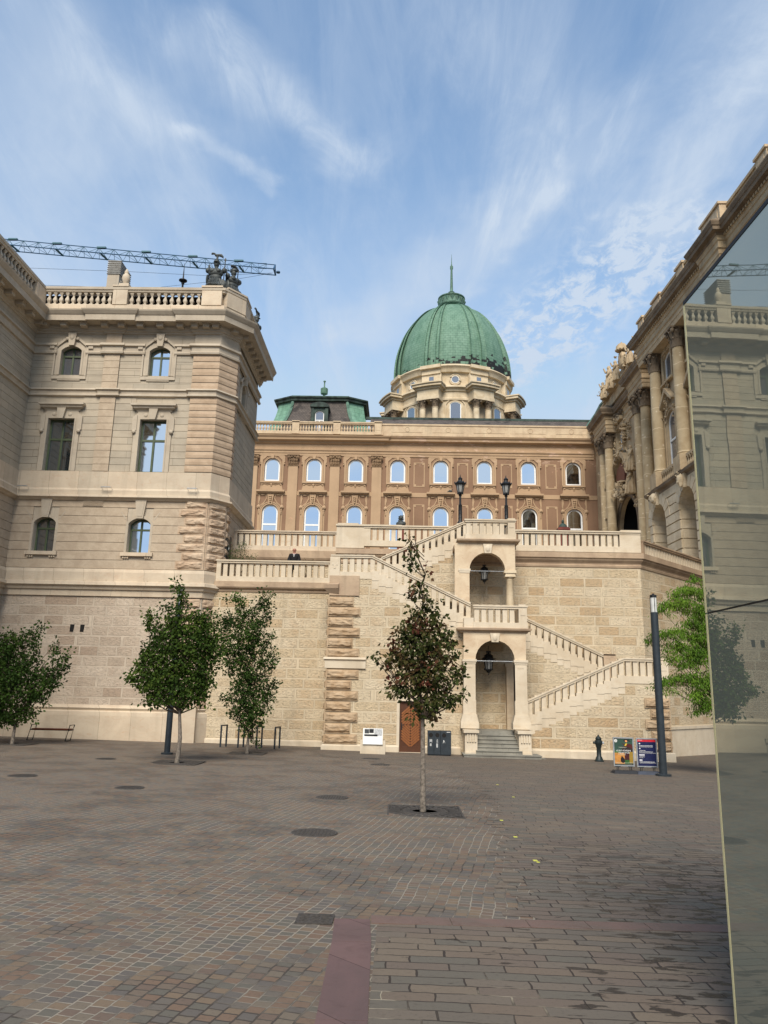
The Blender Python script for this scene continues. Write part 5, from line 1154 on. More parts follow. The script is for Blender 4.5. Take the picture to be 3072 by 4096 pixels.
for a, b in zip(ring[:-1], ring[1:]): mb.add((a, b, top), ((0, 1, 2),))
for k in range(9): x = -12.1 + k * 0.77; mb.tube([(x, 78.0, 33.38), (top[0] + (x - top[0]) * 0.12, 81.5, 34.76)], 0.04, 4)
mb.obj('roof_cap', 'copper_plain', BP_)
mb = MB(); mb.lathe([(0.12, 0), (0.10, 0.5), (0.18, 0.6), (0.34, 0.72), (0.36, 1.35), (0.22, 1.45), (0.08, 1.5), (0.07, 2.1), (0.14, 2.18), (0.14, 2.28), (0.0, 2.36)], (-9.05, 82.0, 34.5), 12)
for k in range(12): a = 2 * pi * k / 12; mb.tube([(-9.05 + 0.36 * cos(a), 82 + 0.36 * sin(a), 35.2), (-9.05 + 0.37 * cos(a), 82 + 0.37 * sin(a), 35.85)], 0.05, 4)
mb.obj('roof_finial', 'copper_plain', BP_, True)
FD = Fr((0, 76.6), (1, 0), (0, -1)); dop = opening(-8.85, 0.95, 28.9, 31.2, 0.3)
mb = MB(); wall(mb, FD, -9.65, -8.05, 28.6, 31.6, [dop], 0, 0.2); mb.add([FD(-9.65, 0, 28.6), FD(-9.65, -2, 28.6), FD(-9.65, -2, 31.6), FD(-9.65, 0, 31.6)], ((0, 1, 2, 3),)); mb.add([FD(-8.05, 0, 28.6), FD(-8.05, -2, 28.6), FD(-8.05, -2, 31.6), FD(-8.05, 0, 31.6)], ((0, 1, 2, 3),))
cv = arch(-8.85, 2.0, 31.75, 0.35, 8); mb.prism(cv + [(-7.85, 31.55), (-9.85, 31.55)], -2.2, 0.25, FD); mb.box(-9.75, -9.45, 0, 0.1, 28.6, 31.5, FD); mb.box(-8.25, -7.95, 0, 0.1, 28.6, 31.5, FD)
dm = mb.obj('dormer', 'copper_dark', BP_); window(FD, dop, -0.1, dm, 'white_frame', 'pane_grey', 0.09, 30.1, False)
mb = MB(); mb.box(-8.89, -8.81, -0.16, -0.09, 28.95, 30.15, FD); mb.obj('mullion', 'white_frame', dm)

# ---------------------------------------------------------------- dome
DX, DY = 6.2, 95.0
DM = thing('dome', 'tall green copper dome with ribs, drum with paired columns and slender spire', 'dome', (DX, DY, 30))
DC = (DX, DY, 0)
prof = [(7.42, 41.2), (7.5, 42.0), (7.45, 43.2), (7.25, 44.7), (6.85, 46.2), (6.3, 47.7), (5.55, 49.1), (4.7, 50.3), (3.7, 51.35), (2.6, 52.1), (1.5, 52.6), (1.2, 52.7)]
def smooth_prof(pr, n=4):
    out_ = []
    for i in range(len(pr) - 1):
        p0 = pr[max(i - 1, 0)]; p1 = pr[i]; p2 = pr[i + 1]; p3 = pr[min(i + 2, len(pr) - 1)]
        for k in range(n):
            t = k / n; out_.append(tuple(0.5 * ((2 * p1[j]) + (-p0[j] + p2[j]) * t + (2 * p0[j] - 5 * p1[j] + 4 * p2[j] - p3[j]) * t * t + (-p0[j] + 3 * p1[j] - 3 * p2[j] + p3[j]) * t ** 3) for j in (0, 1)))
    return out_ + [pr[-1]]
sp_ = smooth_prof(prof)
mb = MB(); mb.lathe(sp_, DC, 96); dome_o = mb.obj('dome_shell', 'copper_dome', DM, True)
def rib(m_):
    for off in (-0.72, 0.72):
        W0 = 0.30
        vs = []
        for r, z in sp_:
            k = max(0.25, r / 7.5); y = -r
            for dx, dr in ((-W0, -0.05), (-W0, 0.26), (-W0 * 0.6, 0.26), (-W0 * 0.5, 0.12), (W0 * 0.5, 0.12), (W0, 0.26)): vs.append(((off + dx) * k, y - dr, z))
        n = 6; fs = []
        for j in range(len(sp_) - 1):
            for i in range(n - 1): fs.append((j * n + i, j * n + i + 1, (j + 1) * n + i + 1, (j + 1) * n + i))
        b = len(m_.v); m_.add(vs, fs)
        for j in range(len(sp_) - 1):
            for i in range(n - 1):
                fi = len(m_.f) - len(fs) + j * (n - 1) + i; m_.uv[fi] = ((i * 0.2, sp_[j][1]), (i * 0.2 + 0.2, sp_[j][1]), (i * 0.2 + 0.2, sp_[j + 1][1]), (i * 0.2, sp_[j + 1][1]))
    m_.f = m_.f
angs = [radians(22.5 + 45 * k) for k in range(8)]
spart('rib_pair', 'copper_dome', DM, rib, [((DX, DY, 0), a) for a in angs], True)
mb = MB(); mb.lathe([(1.1, 52.5), (1.25, 52.7), (1.45, 52.75), (1.72, 52.95), (1.78, 53.1), (1.72, 53.2), (1.7, 54.0), (1.82, 54.1), (1.82, 54.22), (1.5, 54.35), (0.4, 54.6), (0.3, 54.9)], DC, 32)
for k in range(16):
    a = 2 * pi * k / 16; a2 = a + pi / 16
    A = (DX + 1.74 * cos(a - pi / 18), DY + 1.74 * sin(a - pi / 18), 53.95); B = (DX + 1.74 * cos(a + pi / 18), DY + 1.74 * sin(a + pi / 18), 53.95); C_ = (DX + 1.95 * cos(a), DY + 1.95 * sin(a), 53.8); D_ = (DX + 1.76 * cos(a), DY + 1.76 * sin(a), 53.25)
    mb.add((A, B, C_, D_), ((0, 1, 2), (0, 2, 3), (1, 3, 2)))
mb.obj('lantern_crown', 'copper_plain', DM)
mb = MB(); mb.lathe([(0.3, 54.6), (0.25, 54.9), (0.42, 55.1), (0.44, 55.2), (0.22, 55.3), (0.2, 55.5), (0.13, 58.6), (0.21, 58.75), (0.21, 59.1), (0.12, 59.2), (0.06, 59.5), (0.01, 61.0)], DC, 12); mb.obj('spire', 'copper_plain', DM, True)
# attic ring, drum
mb = MB(); mb.lathe([(7.4, 41.6), (7.9, 41.3), (7.95, 41.15), (7.75, 41.0), (7.65, 40.8), (7.55, 40.5), (7.2, 40.45), (7.15, 40.3), (7.15, 38.5)], DC, 96); mb.obj('attic', 'ochre_pale', DM, True)
def attic_block(m_):
    F_ = Fr((0, 0), (1, 0), (0, -1))
    m_.box(-1.25, 1.25, 7.0, 7.55, 38.4, 40.3, F_); m_.box(-1.3, 1.3, 7.0, 8.08, 40.95, 41.36, F_); m_.box(-1.2, 1.2, 7.0, 7.72, 40.3, 40.95, F_)
spart('attic_block', 'ochre_pale', DM, attic_block, [((DX, DY, 0), a) for a in angs])
def attic_win(m_): m_.box(-0.3, 0.3, 7.5, 7.57, 39.2, 40.0, LOC)
spart('attic_window', 'pane_grey', DM, attic_win, [((DX, DY, 0), a) for a in angs])
def round_fr(m_):
    for R_, r_ in ((0.66, 0.09), (0.50, 0.06)):
        m_.tube([(R_ * cos(2 * pi * q / 24), -7.22, 39.6 + R_ * sin(2 * pi * q / 24)) for q in range(25)], r_, 6, False)
rw = spart('round_window', 'ochre_pale', DM, round_fr, [((DX, DY, 0), radians(45 * k)) for k in range(8)], True)
spart('round_pane', 'pane_grey', DM, lambda m_: m_.prism([(0.47 * cos(2 * pi * q / 24), 39.6 + 0.47 * sin(2 * pi * q / 24)) for q in range(24)], 7.0, 7.2, LOC), [((DX, DY, 0), radians(45 * k)) for k in range(8)])
spart('round_rim', 'white_frame', DM, lambda m_: m_.tube([(0.45 * cos(2 * pi * q / 24), -7.24, 39.6 + 0.45 * sin(2 * pi * q / 24)) for q in range(25)], 0.045, 6, False), [((DX, DY, 0), radians(45 * k)) for k in range(8)])
mb = MB(); mb.lathe([(7.2, 38.75), (8.0, 38.55), (8.05, 38.35), (7.75, 38.2), (7.65, 37.95), (7.5, 37.9), (7.5, 37.2), (7.6, 37.1), (7.6, 36.85), (7.45, 36.75), (7.4, 36.7), (7.4, 27.5)], DC, 96); mb.obj('drum', 'ochre_pale', DM, True)
def ent(m_):
    F_ = LOC
    for z0, z1, o, w_ in ((36.6, 37.0, 8.95, 1.42), (37.0, 37.9, 8.9, 1.36), (37.9, 38.15, 9.1, 1.55), (38.15, 38.45, 9.45, 1.85), (38.45, 38.6, 9.6, 1.95)):
        n = 8; pts = []
        for i in range(n + 1):
            t = -1 + 2 * i / n; x = w_ * t; pts.append((x, -sqrt(max(0, o * o - x * x))))
        b = [(x, y, z0) for x, y in pts] + [(w_, -7, z0), (-w_, -7, z0)]; tp = [(x, y, z1) for x, y, _ in b]
        k = len(b); m_.add(b + tp, [tuple(range(k)), tuple(range(2 * k - 1, k - 1, -1))] + [(i, (i + 1) % k, k + (i + 1) % k, k + i) for i in range(k)])
spart('entablature_block', 'ochre_pale', DM, ent, [((DX, DY, 0), a) for a in angs])
def cap_at(m_, x, y, z, r, h, leaves=8):
    m_.lathe([(r * 0.95, 0), (r * 1.0, h * 0.1), (r * 0.95, h * 0.5), (r * 1.25, h * 0.9)], (x, y, z), 14)
    for row in range(2):
        for k in range(leaves):
            a = 2 * pi * (k + 0.5 * row) / leaves; rr_ = r * (1.1 + 0.16 * row); zz = z + h * (0.10 + 0.32 * row)
            c, s_ = cos(a), sin(a); t = Vector((-s_, c, 0)) * r * 0.30
            b0 = Vector((x + c * r * 0.98, y + s_ * r * 0.98, zz)); b1 = Vector((x + c * rr_, y + s_ * rr_, zz + h * 0.26)); b2 = Vector((x + c * rr_ * 1.22, y + s_ * rr_ * 1.22, zz + h * 0.36)); b3 = Vector((x + c * rr_ * 1.25, y + s_ * rr_ * 1.25, zz + h * 0.26))
            m_.add([b0 - t, b0 + t, b1 + t, b1 - t, b2 + t * 0.7, b2 - t * 0.7, b3], ((0, 1, 2, 3), (3, 2, 4, 5), (5, 4, 6)))
    for k in range(4):
        a = pi / 4 + k * pi / 2; c, s_ = cos(a), sin(a); m_.ball((x + c * r * 1.55, y + s_ * r * 1.55, z + h * 0.82), (r * 0.32, r * 0.32, h * 0.15), 8, 6); m_.ball((x + cos(a + pi / 4) * r * 1.3, y + sin(a + pi / 4) * r * 1.3, z + h * 0.92), (r * 0.2, r * 0.2, h * 0.1), 6, 5)
    q = r * 1.45; m_.box(x - q, x + q, y - q, y + q, z + h * 0.92, z + h)
def col_pair(m_, which):
    for s_ in (-1, 1):
        if which: m_.lathe([(0.42, 27.5), (0.42, 30.0), (0.40, 33.0), (0.36, 35.55), (0.41, 35.6), (0.41, 35.65)], (s_ * 0.80, -8.35, 0), 16)
        else: cap_at(m_, s_ * 0.80, -8.35, 35.62, 0.37, 1.0)
spart('column_pair', 'ochre_pale', DM, lambda m_: col_pair(m_, True), [((DX, DY, 0), a) for a in angs], True)
spart('capital_pair', 'ochre_dark', DM, lambda m_: col_pair(m_, False), [((DX, DY, 0), a) for a in angs], True)
def dwin(m_):
    w_ = 0.60; cv = arch(0, 1.2, 36.3, 0.25, 8)
    def ring(e): q = arch(0, 2 * (w_ + e), 36.3, 0.25 + e * 0.9, 8); return [(-w_ - e, 34.5)] + q + [(w_ + e, 34.5)]
    m_.band(ring(0.08), ring(0.26), 7.3, 7.55, LOC); m_.band(ring(0.5), ring(0.62), 7.3, 7.48, LOC); m_.box(-0.95, 0.95, 7.3, 7.62, 34.2, 34.38, LOC)
spart('window_surround', 'ochre_pale', DM, dwin, [((DX, DY, 0), radians(45 * k)) for k in range(8)])
def dwinf(m_):
    w_ = 0.60
    def ring(e): q = arch(0, 2 * (w_ + e), 36.3, 0.25 + e * 0.9, 8); return [(-w_ - e, 34.5)] + q + [(w_ + e, 34.5)]
    m_.band(ring(-0.02), ring(0.09), 7.3, 7.5, LOC); m_.box(-0.66, 0.66, 7.3, 7.5, 34.42, 34.55, LOC)
spart('window', 'white_frame', DM, dwinf, [((DX, DY, 0), radians(45 * k)) for k in range(8)])
spart('pane', 'pane_grey', DM, lambda m_: m_.prism([(-0.6, 34.5)] + arch(0, 1.2, 36.3, 0.25, 8) + [(0.6, 34.5)], 7.3, 7.46, LOC), [((DX, DY, 0), radians(45 * k)) for k in range(8)])
# ---------------------------------------------------------------- right-hand palace (old honey limestone, giant columns)
GP = thing('columned_palace', 'honey coloured old palace on the right with giant Corinthian columns, deep cornice and rusticated arcade', 'building', (19, 45, 9))
def FX(x): return Fr((x, 0), (0, 1), (-1, 0))
XN, XP = 17.5, 19.2            # wall planes: near wing, recessed portal
YN = 51.6
near_cols = [45.75, 49.8, 41.6, 37.5, 33.4, 29.3]
gw_u = [opening(c, 1.45, 23.2, 25.2, 0.25) for c in (49.85 - 0.0, 43.7, 39.6, 35.5, 31.4)]
wy = [48.35, 44.2, 40.1, 36.0, 31.9, 27.8]
nu_ = [opening(c, 1.5, 23.15, 25.15, 0.3) for c in wy]; nl_ = [opening(c, 1.6, 17.3, 21.0, 0.8) for c in wy]
ars = [opening(c, 2.35, 8.9, 14.95, 1.17) for c in (49.9, 45.3, 40.9, 36.5, 32.1)]
FN = FX(XN); FP = FX(XP)
mb = MB(); wall(mb, FN, 22, YN, 16.0, 26.0, nu_ + nl_, 0, 0.3); mb.quad((XN, YN, 8.9), (XP + 0.5, YN, 8.9), (XP + 0.5, YN, 29), (XN, YN, 29)); mb.obj('wall', 'ochre', GP)
FG = FX(16.95)
mb = MB(); wall(mb, FG, 22, YN, 8.9, 15.6, ars, 0, 0.9); mb.quad((16.95, YN, 8.9), (XN, YN, 8.9), (XN, YN, 15.6), (16.95, YN, 15.6)); mb.obj('arcade_wall', 'ochre_pale', GP)
mb = MB()
h = 0.60
for k in range(11):
    za = 9.0 + k * h + 0.04; zb_ = za + h - 0.08
    def hw(o, z): 
        zs = o['zt'] - o['r']; t = z - zs
        return o['w'] / 2 if t < 0 else (sqrt(max(0, 1.17 ** 2 - t * t)))
    zc = (za + zb_) / 2; cuts = sorted((o['c'] - hw(o, za), o['c'] + hw(o, za)) for o in ars if zc < o['zt'])
    cur = 22.0
    for a, b in cuts + [(YN, YN)]:
        if a - cur > 0.1: mb.box(cur, a, 0.0, 0.10, za, zb_, FG)
        cur = b
    for o in ars: # banded reveals
        if zc < o['zt'] - o['r']: mb.box(16.97, 17.84, 0, 0.05, za, zb_, Fr((0, o['c'] + o['w'] / 2), (1, 0), (0, -1)))
mb.obj('rustication', 'ochre_pale', GP)
for o in ars:
    mb = MB(); cv = arch(o['c'], 2.35, 13.78, 1.17, 9); 
    for i in range(9):
        if i % 1 == 0:
            t0 = pi - pi * i / 9 - 0.02; t1 = pi - pi * (i + 1) / 9 + 0.02
            q = [(o['c'] + r_ * cos(t), 13.78 + min(r_ * sin(t), 1.75)) for r_, t in ((1.2, t0), (1.2, t1), (1.95, t1), (1.95, t0))]; mb.prism(q, 0.0, 0.13, FG)
    mb.obj('voussoirs', 'ochre_pale', GP)
    mb = MB(); mb.prism([(o['c'] - 0.2, 14.9), (o['c'] + 0.2, 14.9), (o['c'] + 0.32, 15.75), (o['c'] - 0.32, 15.75)], 0.1, 0.3, FG); p = Vector(FG(o['c'], 0.38, 15.35)); mb.ball(p, (0.26, 0.25, 0.36), 10, 8, 0.5); ornament(mb, p + Vector((-0.08, 0, 0.1)), (0.25, 0.3, 0.45), 14, int(o['c'])); mb.obj('mask_keystone', 'ochre_pale', GP, True)
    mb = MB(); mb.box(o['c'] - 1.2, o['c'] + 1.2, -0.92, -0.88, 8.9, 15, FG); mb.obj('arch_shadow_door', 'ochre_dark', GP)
mb = MB(); mb.sweep([(16.95, YN), (16.95, 22)], [(-0.9, 15.5), (0.1, 15.55), (0.14, 15.7), (0.35, 15.8), (0.4, 15.95), (0.1, 16.02), (-0.9, 16.05)]); mb.obj('balcony_cornice', 'ochre_dark', GP)
# balcony balustrade between column pedestals
mb = MB()
allc = sorted(near_cols)
mb.box(22, YN - 0.2, -0.18, 0.02, 16.84, 17.0, FG); grl = mb.obj('balcony_rail', 'ochre', GP)
pbn = None
edges = [c for c in allc]
for a, b in zip(edges[:-1], edges[1:]): pbn = rail_children(grl, FG, a + 0.62, b - 0.62, 9, -0.08, 16.03, 'ochre', pbn, sc=1.1, h=1.24, square=False)
def colped(m_): m_.box(-0.58, 0.58, -0.58, 0.58, 16.0, 17.0, LOC) 
spart('column_pedestal', 'ochre', GP, colped, [((17.15, c, 0), 0) for c in allc])
SH = [(0.52, 16.98), (0.54, 17.05), (0.47, 17.13), (0.50, 17.2), (0.42, 17.28), (0.40, 17.4), (0.405, 19.5), (0.385, 22.0), (0.345, 24.3), (0.39, 24.34), (0.39, 24.4)]
spart('column', 'column', GP, lambda m_: m_.lathe(SH, (0, 0, 0), 20), [((17.15, c, 0), 0) for c in allc], True)
spart('capital', 'ochre_dark', GP, lambda m_: cap_at(m_, 0, 0, 24.2, 0.42, 1.28), [((17.15, c, 0), 0) for c in allc], True)
def sur_gp(m_, lo):
    if lo:
        w_ = 0.8
        def ring(e): q = arch(0, 2 * (w_ + e), 20.2, w_ + e, 12); return [(-w_ - e, 17.3)] + q + [(w_ + e, 17.3)]
        m_.band(ring(0), ring(0.14), 0, 0.08, LOC); m_.band(ring(0.14), ring(0.3), 0, 0.15, LOC)
        m_.band([(-1.1, 21.35), (-0.6, 21.75), (0, 22.25), (0.6, 21.75), (1.1, 21.35)], [(-1.25, 21.45), (-0.65, 22.0), (0, 22.55), (0.65, 22.0), (1.25, 21.45)], 0, 0.4, LOC)
        ornament(m_, (0, -0.25, 21.5), (0.55, 0.15, 0.75), 26, 5); ornament(m_, (-0.9, -0.15, 20.8), (0.2, 0.1, 0.7), 10, 6); ornament(m_, (0.9, -0.15, 20.8), (0.2, 0.1, 0.7), 10, 7)
    else:
        m_.band([(-0.75, 23.1), (-0.75, 25.15), (0.75, 25.15), (0.75, 23.1)], [(-0.98, 23.0), (-0.98, 25.4), (0.98, 25.4), (0.98, 23.0)], 0, 0.12, LOC)
        m_.box(-1.0, 1.0, 0, 0.25, 22.95, 23.1, LOC); ornament(m_, (0, -0.15, 22.75), (0.6, 0.12, 0.3), 20, 3); ornament(m_, (0, -0.15, 25.3), (0.5, 0.12, 0.25), 12, 4)
spart('window_surround', 'ochre', GP, lambda m_: sur_gp(m_, True), [((XN, c, 0), -pi / 2) for c in wy], True)
spart('window_surround', 'ochre', GP, lambda m_: sur_gp(m_, False), [((XN, c, 0), -pi / 2) for c in wy], True)
for o in nu_: window(FN, o, -0.12, GP, 'white_frame', 'pane_grey', 0.10, None, False)
for o in nl_: window(FN, o, -0.12, GP, 'white_frame', 'pane_grey', 0.11, 19.0, False)
# portal section
pdoor = opening(64.2, 5.6, 8.9, 19.1, 2.8); pwin = opening(64.9, 1.5, 23.4, 25.5, 0.2)
mb = MB(); wall(mb, FP, YN, BY, 8.9, 26.0, [pdoor, pwin], 0, 0.35)
mb.obj('portal_wall', 'ochre', GP)
mb = MB(); mb.box(XP + 2.4, XP + 2.5, 61, 67.5, 8.9, 19.5)
mb.box(XP + 0.36, XP + 2.5, 61.3, 61.5, 8.9, 19.3); mb.box(XP + 0.36, XP + 2.5, 67.0, 67.2, 8.9, 19.3); mb.box(XP + 0.36, XP + 2.5, 61.3, 67.2, 19.12, 19.3)
for k in range(2): mb.box(XP + 2.3, XP + 2.42, 62.0 + k * 2.4, 63.9 + k * 2.4, 12.0, 17.5)
mb.obj('gate_recess', 'dark', GP)
mb = MB(); cv = lambda e: [(64.2 - 2.8 - e, 9)] + arch(64.2, 5.6 + 2 * e, 16.3, 2.8 + e, 16) + [(64.2 + 2.8 + e, 9)]
mb.band(cv(0), cv(0.3), 0, 0.12, FP); mb.band(cv(0.3), cv(0.45), 0, 0.2, FP); mb.obj('portal_archivolt', 'ochre_dark', GP)
window(FP, pwin, -0.12, GP, 'white_frame', 'pane_grey', 0.11, None, False)
mb = MB(); mb.band([(64.05, 23.3), (64.05, 25.6), (65.75, 25.6), (65.75, 23.3)], [(63.75, 23.2), (63.75, 25.9), (66.05, 25.9), (66.05, 23.2)], 0, 0.25, FP); mb.box(63.6, 66.2, 0, 0.5, 26.0, 26.3, FP)
ornament(mb, FP(64.9, 0.4, 26.2), (0.2, 1.1, 0.6), 26, 11); ornament(mb, FP(63.55, 0.2, 24.5), (0.15, 0.3, 1.4), 26, 12); ornament(mb, FP(66.2, 0.2, 24.3), (0.15, 0.3, 1.4), 26, 13); ornament(mb, FP(64.9, 0.35, 23.0), (0.25, 1.5, 0.6), 34, 14); mb.obj('window_surround', 'ochre', GP, True)
# red plaque in its broken pediment, with figures
M['plaque'] = plain('red marble plaque', S((112, 66, 54)), 0.5, var=0.15)
mb = MB(); pq = [(64.7 + 1.15 * cos(t) * (1 if abs(cos(t)) > 0.5 else 1), 21.2 + 1.15 * sin(t)) for t in [2 * pi * q / 20 for q in range(20)]]
mb.prism([(63.6, 20.4), (65.8, 20.4), (66.0, 21.4), (65.6, 21.9), (64.9, 22.1), (64.7, 22.3), (64.5, 22.1), (63.8, 21.9), (63.4, 21.4)], 0.1, 0.35, FP); mb.obj('plaque', 'plaque', GP)
mb = MB(); mb.band([(62.5, 21.2), (63.3, 22.3), (64.0, 22.7), (64.7, 23.0), (65.4, 22.7), (66.1, 22.3), (66.9, 21.2)], [(62.2, 21.4), (63.1, 22.7), (64.0, 23.05), (64.7, 23.4), (65.4, 23.05), (66.3, 22.7), (67.2, 21.4)], 0, 0.6, FP)
ornament(mb, FP(62.6, 0.4, 21.6), (0.3, 0.5, 0.7), 24, 21); ornament(mb, FP(66.8, 0.4, 21.6), (0.3, 0.5, 0.7), 24, 22); ornament(mb, FP(64.2, 0.5, 19.7), (0.35, 1.7, 0.9), 70, 23); mb.obj('portal_carving', 'ochre', GP, True)
def figure(mb, x, y, z, s, lean=0.0, seed=0):
    """weathered stone figure with cloak, seen far off"""
    mb.ball((x, y, z + 1.62 * s), (0.13 * s, 0.13 * s, 0.16 * s), 10, 8, 0.2); mb.ball((x, y + lean * 0.2, z + 1.2 * s), (0.20 * s, 0.26 * s, 0.34 * s), 10, 8, 0.3)
    mb.tube([(x, y + lean * 0.2, z + 1.1 * s), (x, y + lean * 0.4, z + 0.7 * s), (x + 0.05, y + lean * 0.7, z)], [0.22 * s, 0.27 * s, 0.33 * s], 10)
    mb.tube([(x, y - 0.2 * s, z + 1.4 * s), (x - 0.15 * s, y - 0.42 * s, z + 1.1 * s), (x - 0.3 * s, y - 0.3 * s, z + 0.9 * s)], [0.09 * s, 0.07 * s, 0.05 * s], 7); mb.tube([(x, y + 0.2 * s, z + 1.4 * s), (x - 0.1 * s, y + 0.45 * s, z + 1.5 * s), (x - 0.2 * s, y + 0.5 * s, z + 1.8 * s)], [0.09 * s, 0.07 * s, 0.05 * s], 7)
    for k in range(9): a = k * 0.7; mb.tube([(x + 0.2 * s * cos(a), y + lean * 0.3 + 0.2 * s * sin(a), z + 1.0 * s), (x + 0.34 * s * cos(a), y + lean * 0.7 + 0.34 * s * sin(a), z)], 0.05 * s, 5)
for i, (y, z, s_) in enumerate(((67.6, 18.0, 1.5), (67.0, 16.2, 1.1), (61.6, 18.8, 1.3))):
    mb = MB(); figure(mb, XP - 0.45, y, z, s_, 0.2, i); ornament(mb, (XP - 0.3, y, z + 0.5), (0.25, 0.4, 0.8), 16, 30 + i); mb.obj('carved_figure', 'ochre', GP, True)
pcs = [56.0, 57.7, 66.5, 68.4]
spart('column', 'column', GP, lambda m_: m_.lathe([(0.52, 13.2)] + [(r, z - 0.0) if z > 17.3 else (r, z - 3.4) for r, z in SH], (0, 0, 0), 20), [((18.45, c, 0), 0) for c in pcs], True)
spart('capital', 'ochre_dark', GP, lambda m_: cap_at(m_, 0, 0, 24.15, 0.45, 1.32), [((18.45, c, 0), 0) for c in pcs], True)
mb = MB(); mb.box(17.75, 19.2, 55.2, 58.4, 8.9, 13.4); mb.box(17.6, 19.3, 55.0, 58.6, 13.2, 13.5); mb.box(17.75, 19.2, 65.8, 69.2, 8.9, 13.4); mb.obj('column_pedestal', 'ochre_pale', GP)
mb = MB(); mb.box(XP - 0.12, XP, 70.0, 71.2, 8.9, 24.3); ornament(mb, (XP - 0.2, 70.6, 24.6), (0.2, 0.6, 0.7), 26, 44); ornament(mb, (XP - 0.15, 70.2, 20.5), (0.12, 0.4, 2.6), 50, 45); mb.obj('corner_pilaster', 'ochre', GP, True)
mb = MB()
for k in range(5): ornament(mb, (XP - 0.08, 69.9, 15 + k * 1.9), (0.1, 0.25, 0.9), 12, 50 + k)
mb.obj('carved_band', 'ochre_dark', GP, True)
# trophies, garlands and medallions carved on the portal wall between columns and over the arch
for y, z, a, b, n_, sd in ((59.6, 22.5, 0.5, 1.3, 26, 91), (59.7, 19.6, 0.5, 1.3, 26, 92), (62.2, 24.6, 0.5, 1.0, 22, 93), (67.4, 22.4, 0.35, 1.4, 26, 94), (60.6, 17.8, 0.7, 0.8, 24, 95), (64.4, 26.6, 1.6, 0.5, 34, 96), (53.6, 21.5, 0.5, 1.6, 24, 97)):
    mb = MB(); ornament(mb, (XP - 0.22, y, z), (0.22, a, b), n_, sd); mb.obj('wall_carving', 'ochre' if sd % 2 else 'ochre_dark', GP, True)
for i, (y, z, s_) in enumerate(((61.0, 20.6, 1.2), (67.8, 20.8, 1.25))):
    mb = MB(); figure(mb, XP - 0.5, y, z, s_, 0.3, i); ornament(mb, (XP - 0.35, y, z + 0.5), (0.25, 0.5, 0.9), 18, 130 + i); mb.obj('carved_figure', 'ochre', GP, True)
# entablature following every break
E0 = [(XP - 0.0, BY), (XP, 69.6), (18.05, 69.6), (18.05, 65.6), (XP - 0.1, 65.6), (XP - 0.1, 58.6), (18.05, 58.6), (18.05, 55.1), (XP, 55.1), (XP, YN + 0.15), (16.75, YN + 0.15), (16.75, 39.9), (16.3, 39.9), (16.3, 37.5), (16.75, 37.5), (16.75, 22)]
ep = [(-0.9, 25.42), (0, 25.45), (0.02, 25.75), (0.06, 25.8), (0.06, 26.05), (0.14, 26.12), (0.04, 26.18), (0.04, 26.55), (0.1, 26.6), (0.12, 26.75), (0.16, 26.82)]
mb = MB(); mb.sweep(E0, ep, True); mb.obj('entablature', 'ochre', GP)
mb = MB(); mb.sweep(E0, [(-0.3, 26.78), (0.14, 26.8), (0.18, 26.86), (0.22, 26.95), (0.46, 27.0), (0.49, 27.18), (0.54, 27.22), (0.62, 27.40), (0.62, 27.46), (0.0, 27.95), (-0.6, 27.97)], True); mb.obj('cornice', 'ochre_dark', GP)
ys = [y for y in [24 + i * 0.27 for i in range(100)] if y < YN - 0.1 and not (37.3 < y < 40.1)]
spart('dentil', 'ochre', GP, lambda m_: m_.box(-0.08, 0.08, 0.1, 0.24, 26.80, 26.93, LOC), [((16.75, y, 0), -pi / 2) for y in ys[-78:]] + [((XP - 0.1, 58.9 + i * 0.3, 0), -pi / 2) for i in range(20)])
FPar = FX(16.95)
mb = MB(); mb.box(22, YN, -0.5, 0, 27.95, 28.75, FPar); mb.box(22, YN, -0.5, 0.08, 28.68, 28.86, FPar); mb.box(22, YN, -0.5, 0.08, 27.95, 28.1, FPar); mb.obj('parapet', 'ochre', GP)
for a, b, d in ((37.5, 39.9, 0.45), (43.4, 44.5, 0.12), (47.3, 48.8, 0.12), (50.6, 51.7, 0.12), (33.0, 34.1, 0.12), (28.8, 30, 0.12)):
    mb = MB(); mb.box(a, b, 0.0, d, 28.0, 28.86, FPar); mb.box(a - 0.06, b + 0.06, -0.3, d + 0.1, 28.84, 28.98, FPar); mb.box(a + 0.25, b - 0.25, d, d + 0.03, 28.15, 28.7, FPar); mb.obj('parapet_pedestal', 'tan_pale', GP)
FPp = FX(18.6)
mb = MB(); mb.box(57.5, 67.6, -0.4, 0.25, 28.9, 29.25, FPp); mb.box(59.0, 65.5, -0.4, 0.1, 29.25, 29.7, FPp); mb.obj('attic_block', 'ochre', GP)
mb = MB(); mb.box(YN, BY, -0.5, 0, 27.95, 28.9, FPp); mb.box(YN, BY, -0.5, 0.1, 28.84, 29.0, FPp); mb.obj('parapet', 'ochre', GP)
mb = MB(); mb.add([(17.3, 22, 28.1), (17.3, YN - 0.3, 28.1), (19.1, YN - 0.3, 28.1), (19.1, BY, 28.1), (40, BY, 28.1), (40, 22, 28.1)], ((0, 1, 2, 3, 4, 5),)); mb.box(39.5, 40, 22, BY, 8, 28.2); mb.obj('roof', 'asph', GP)
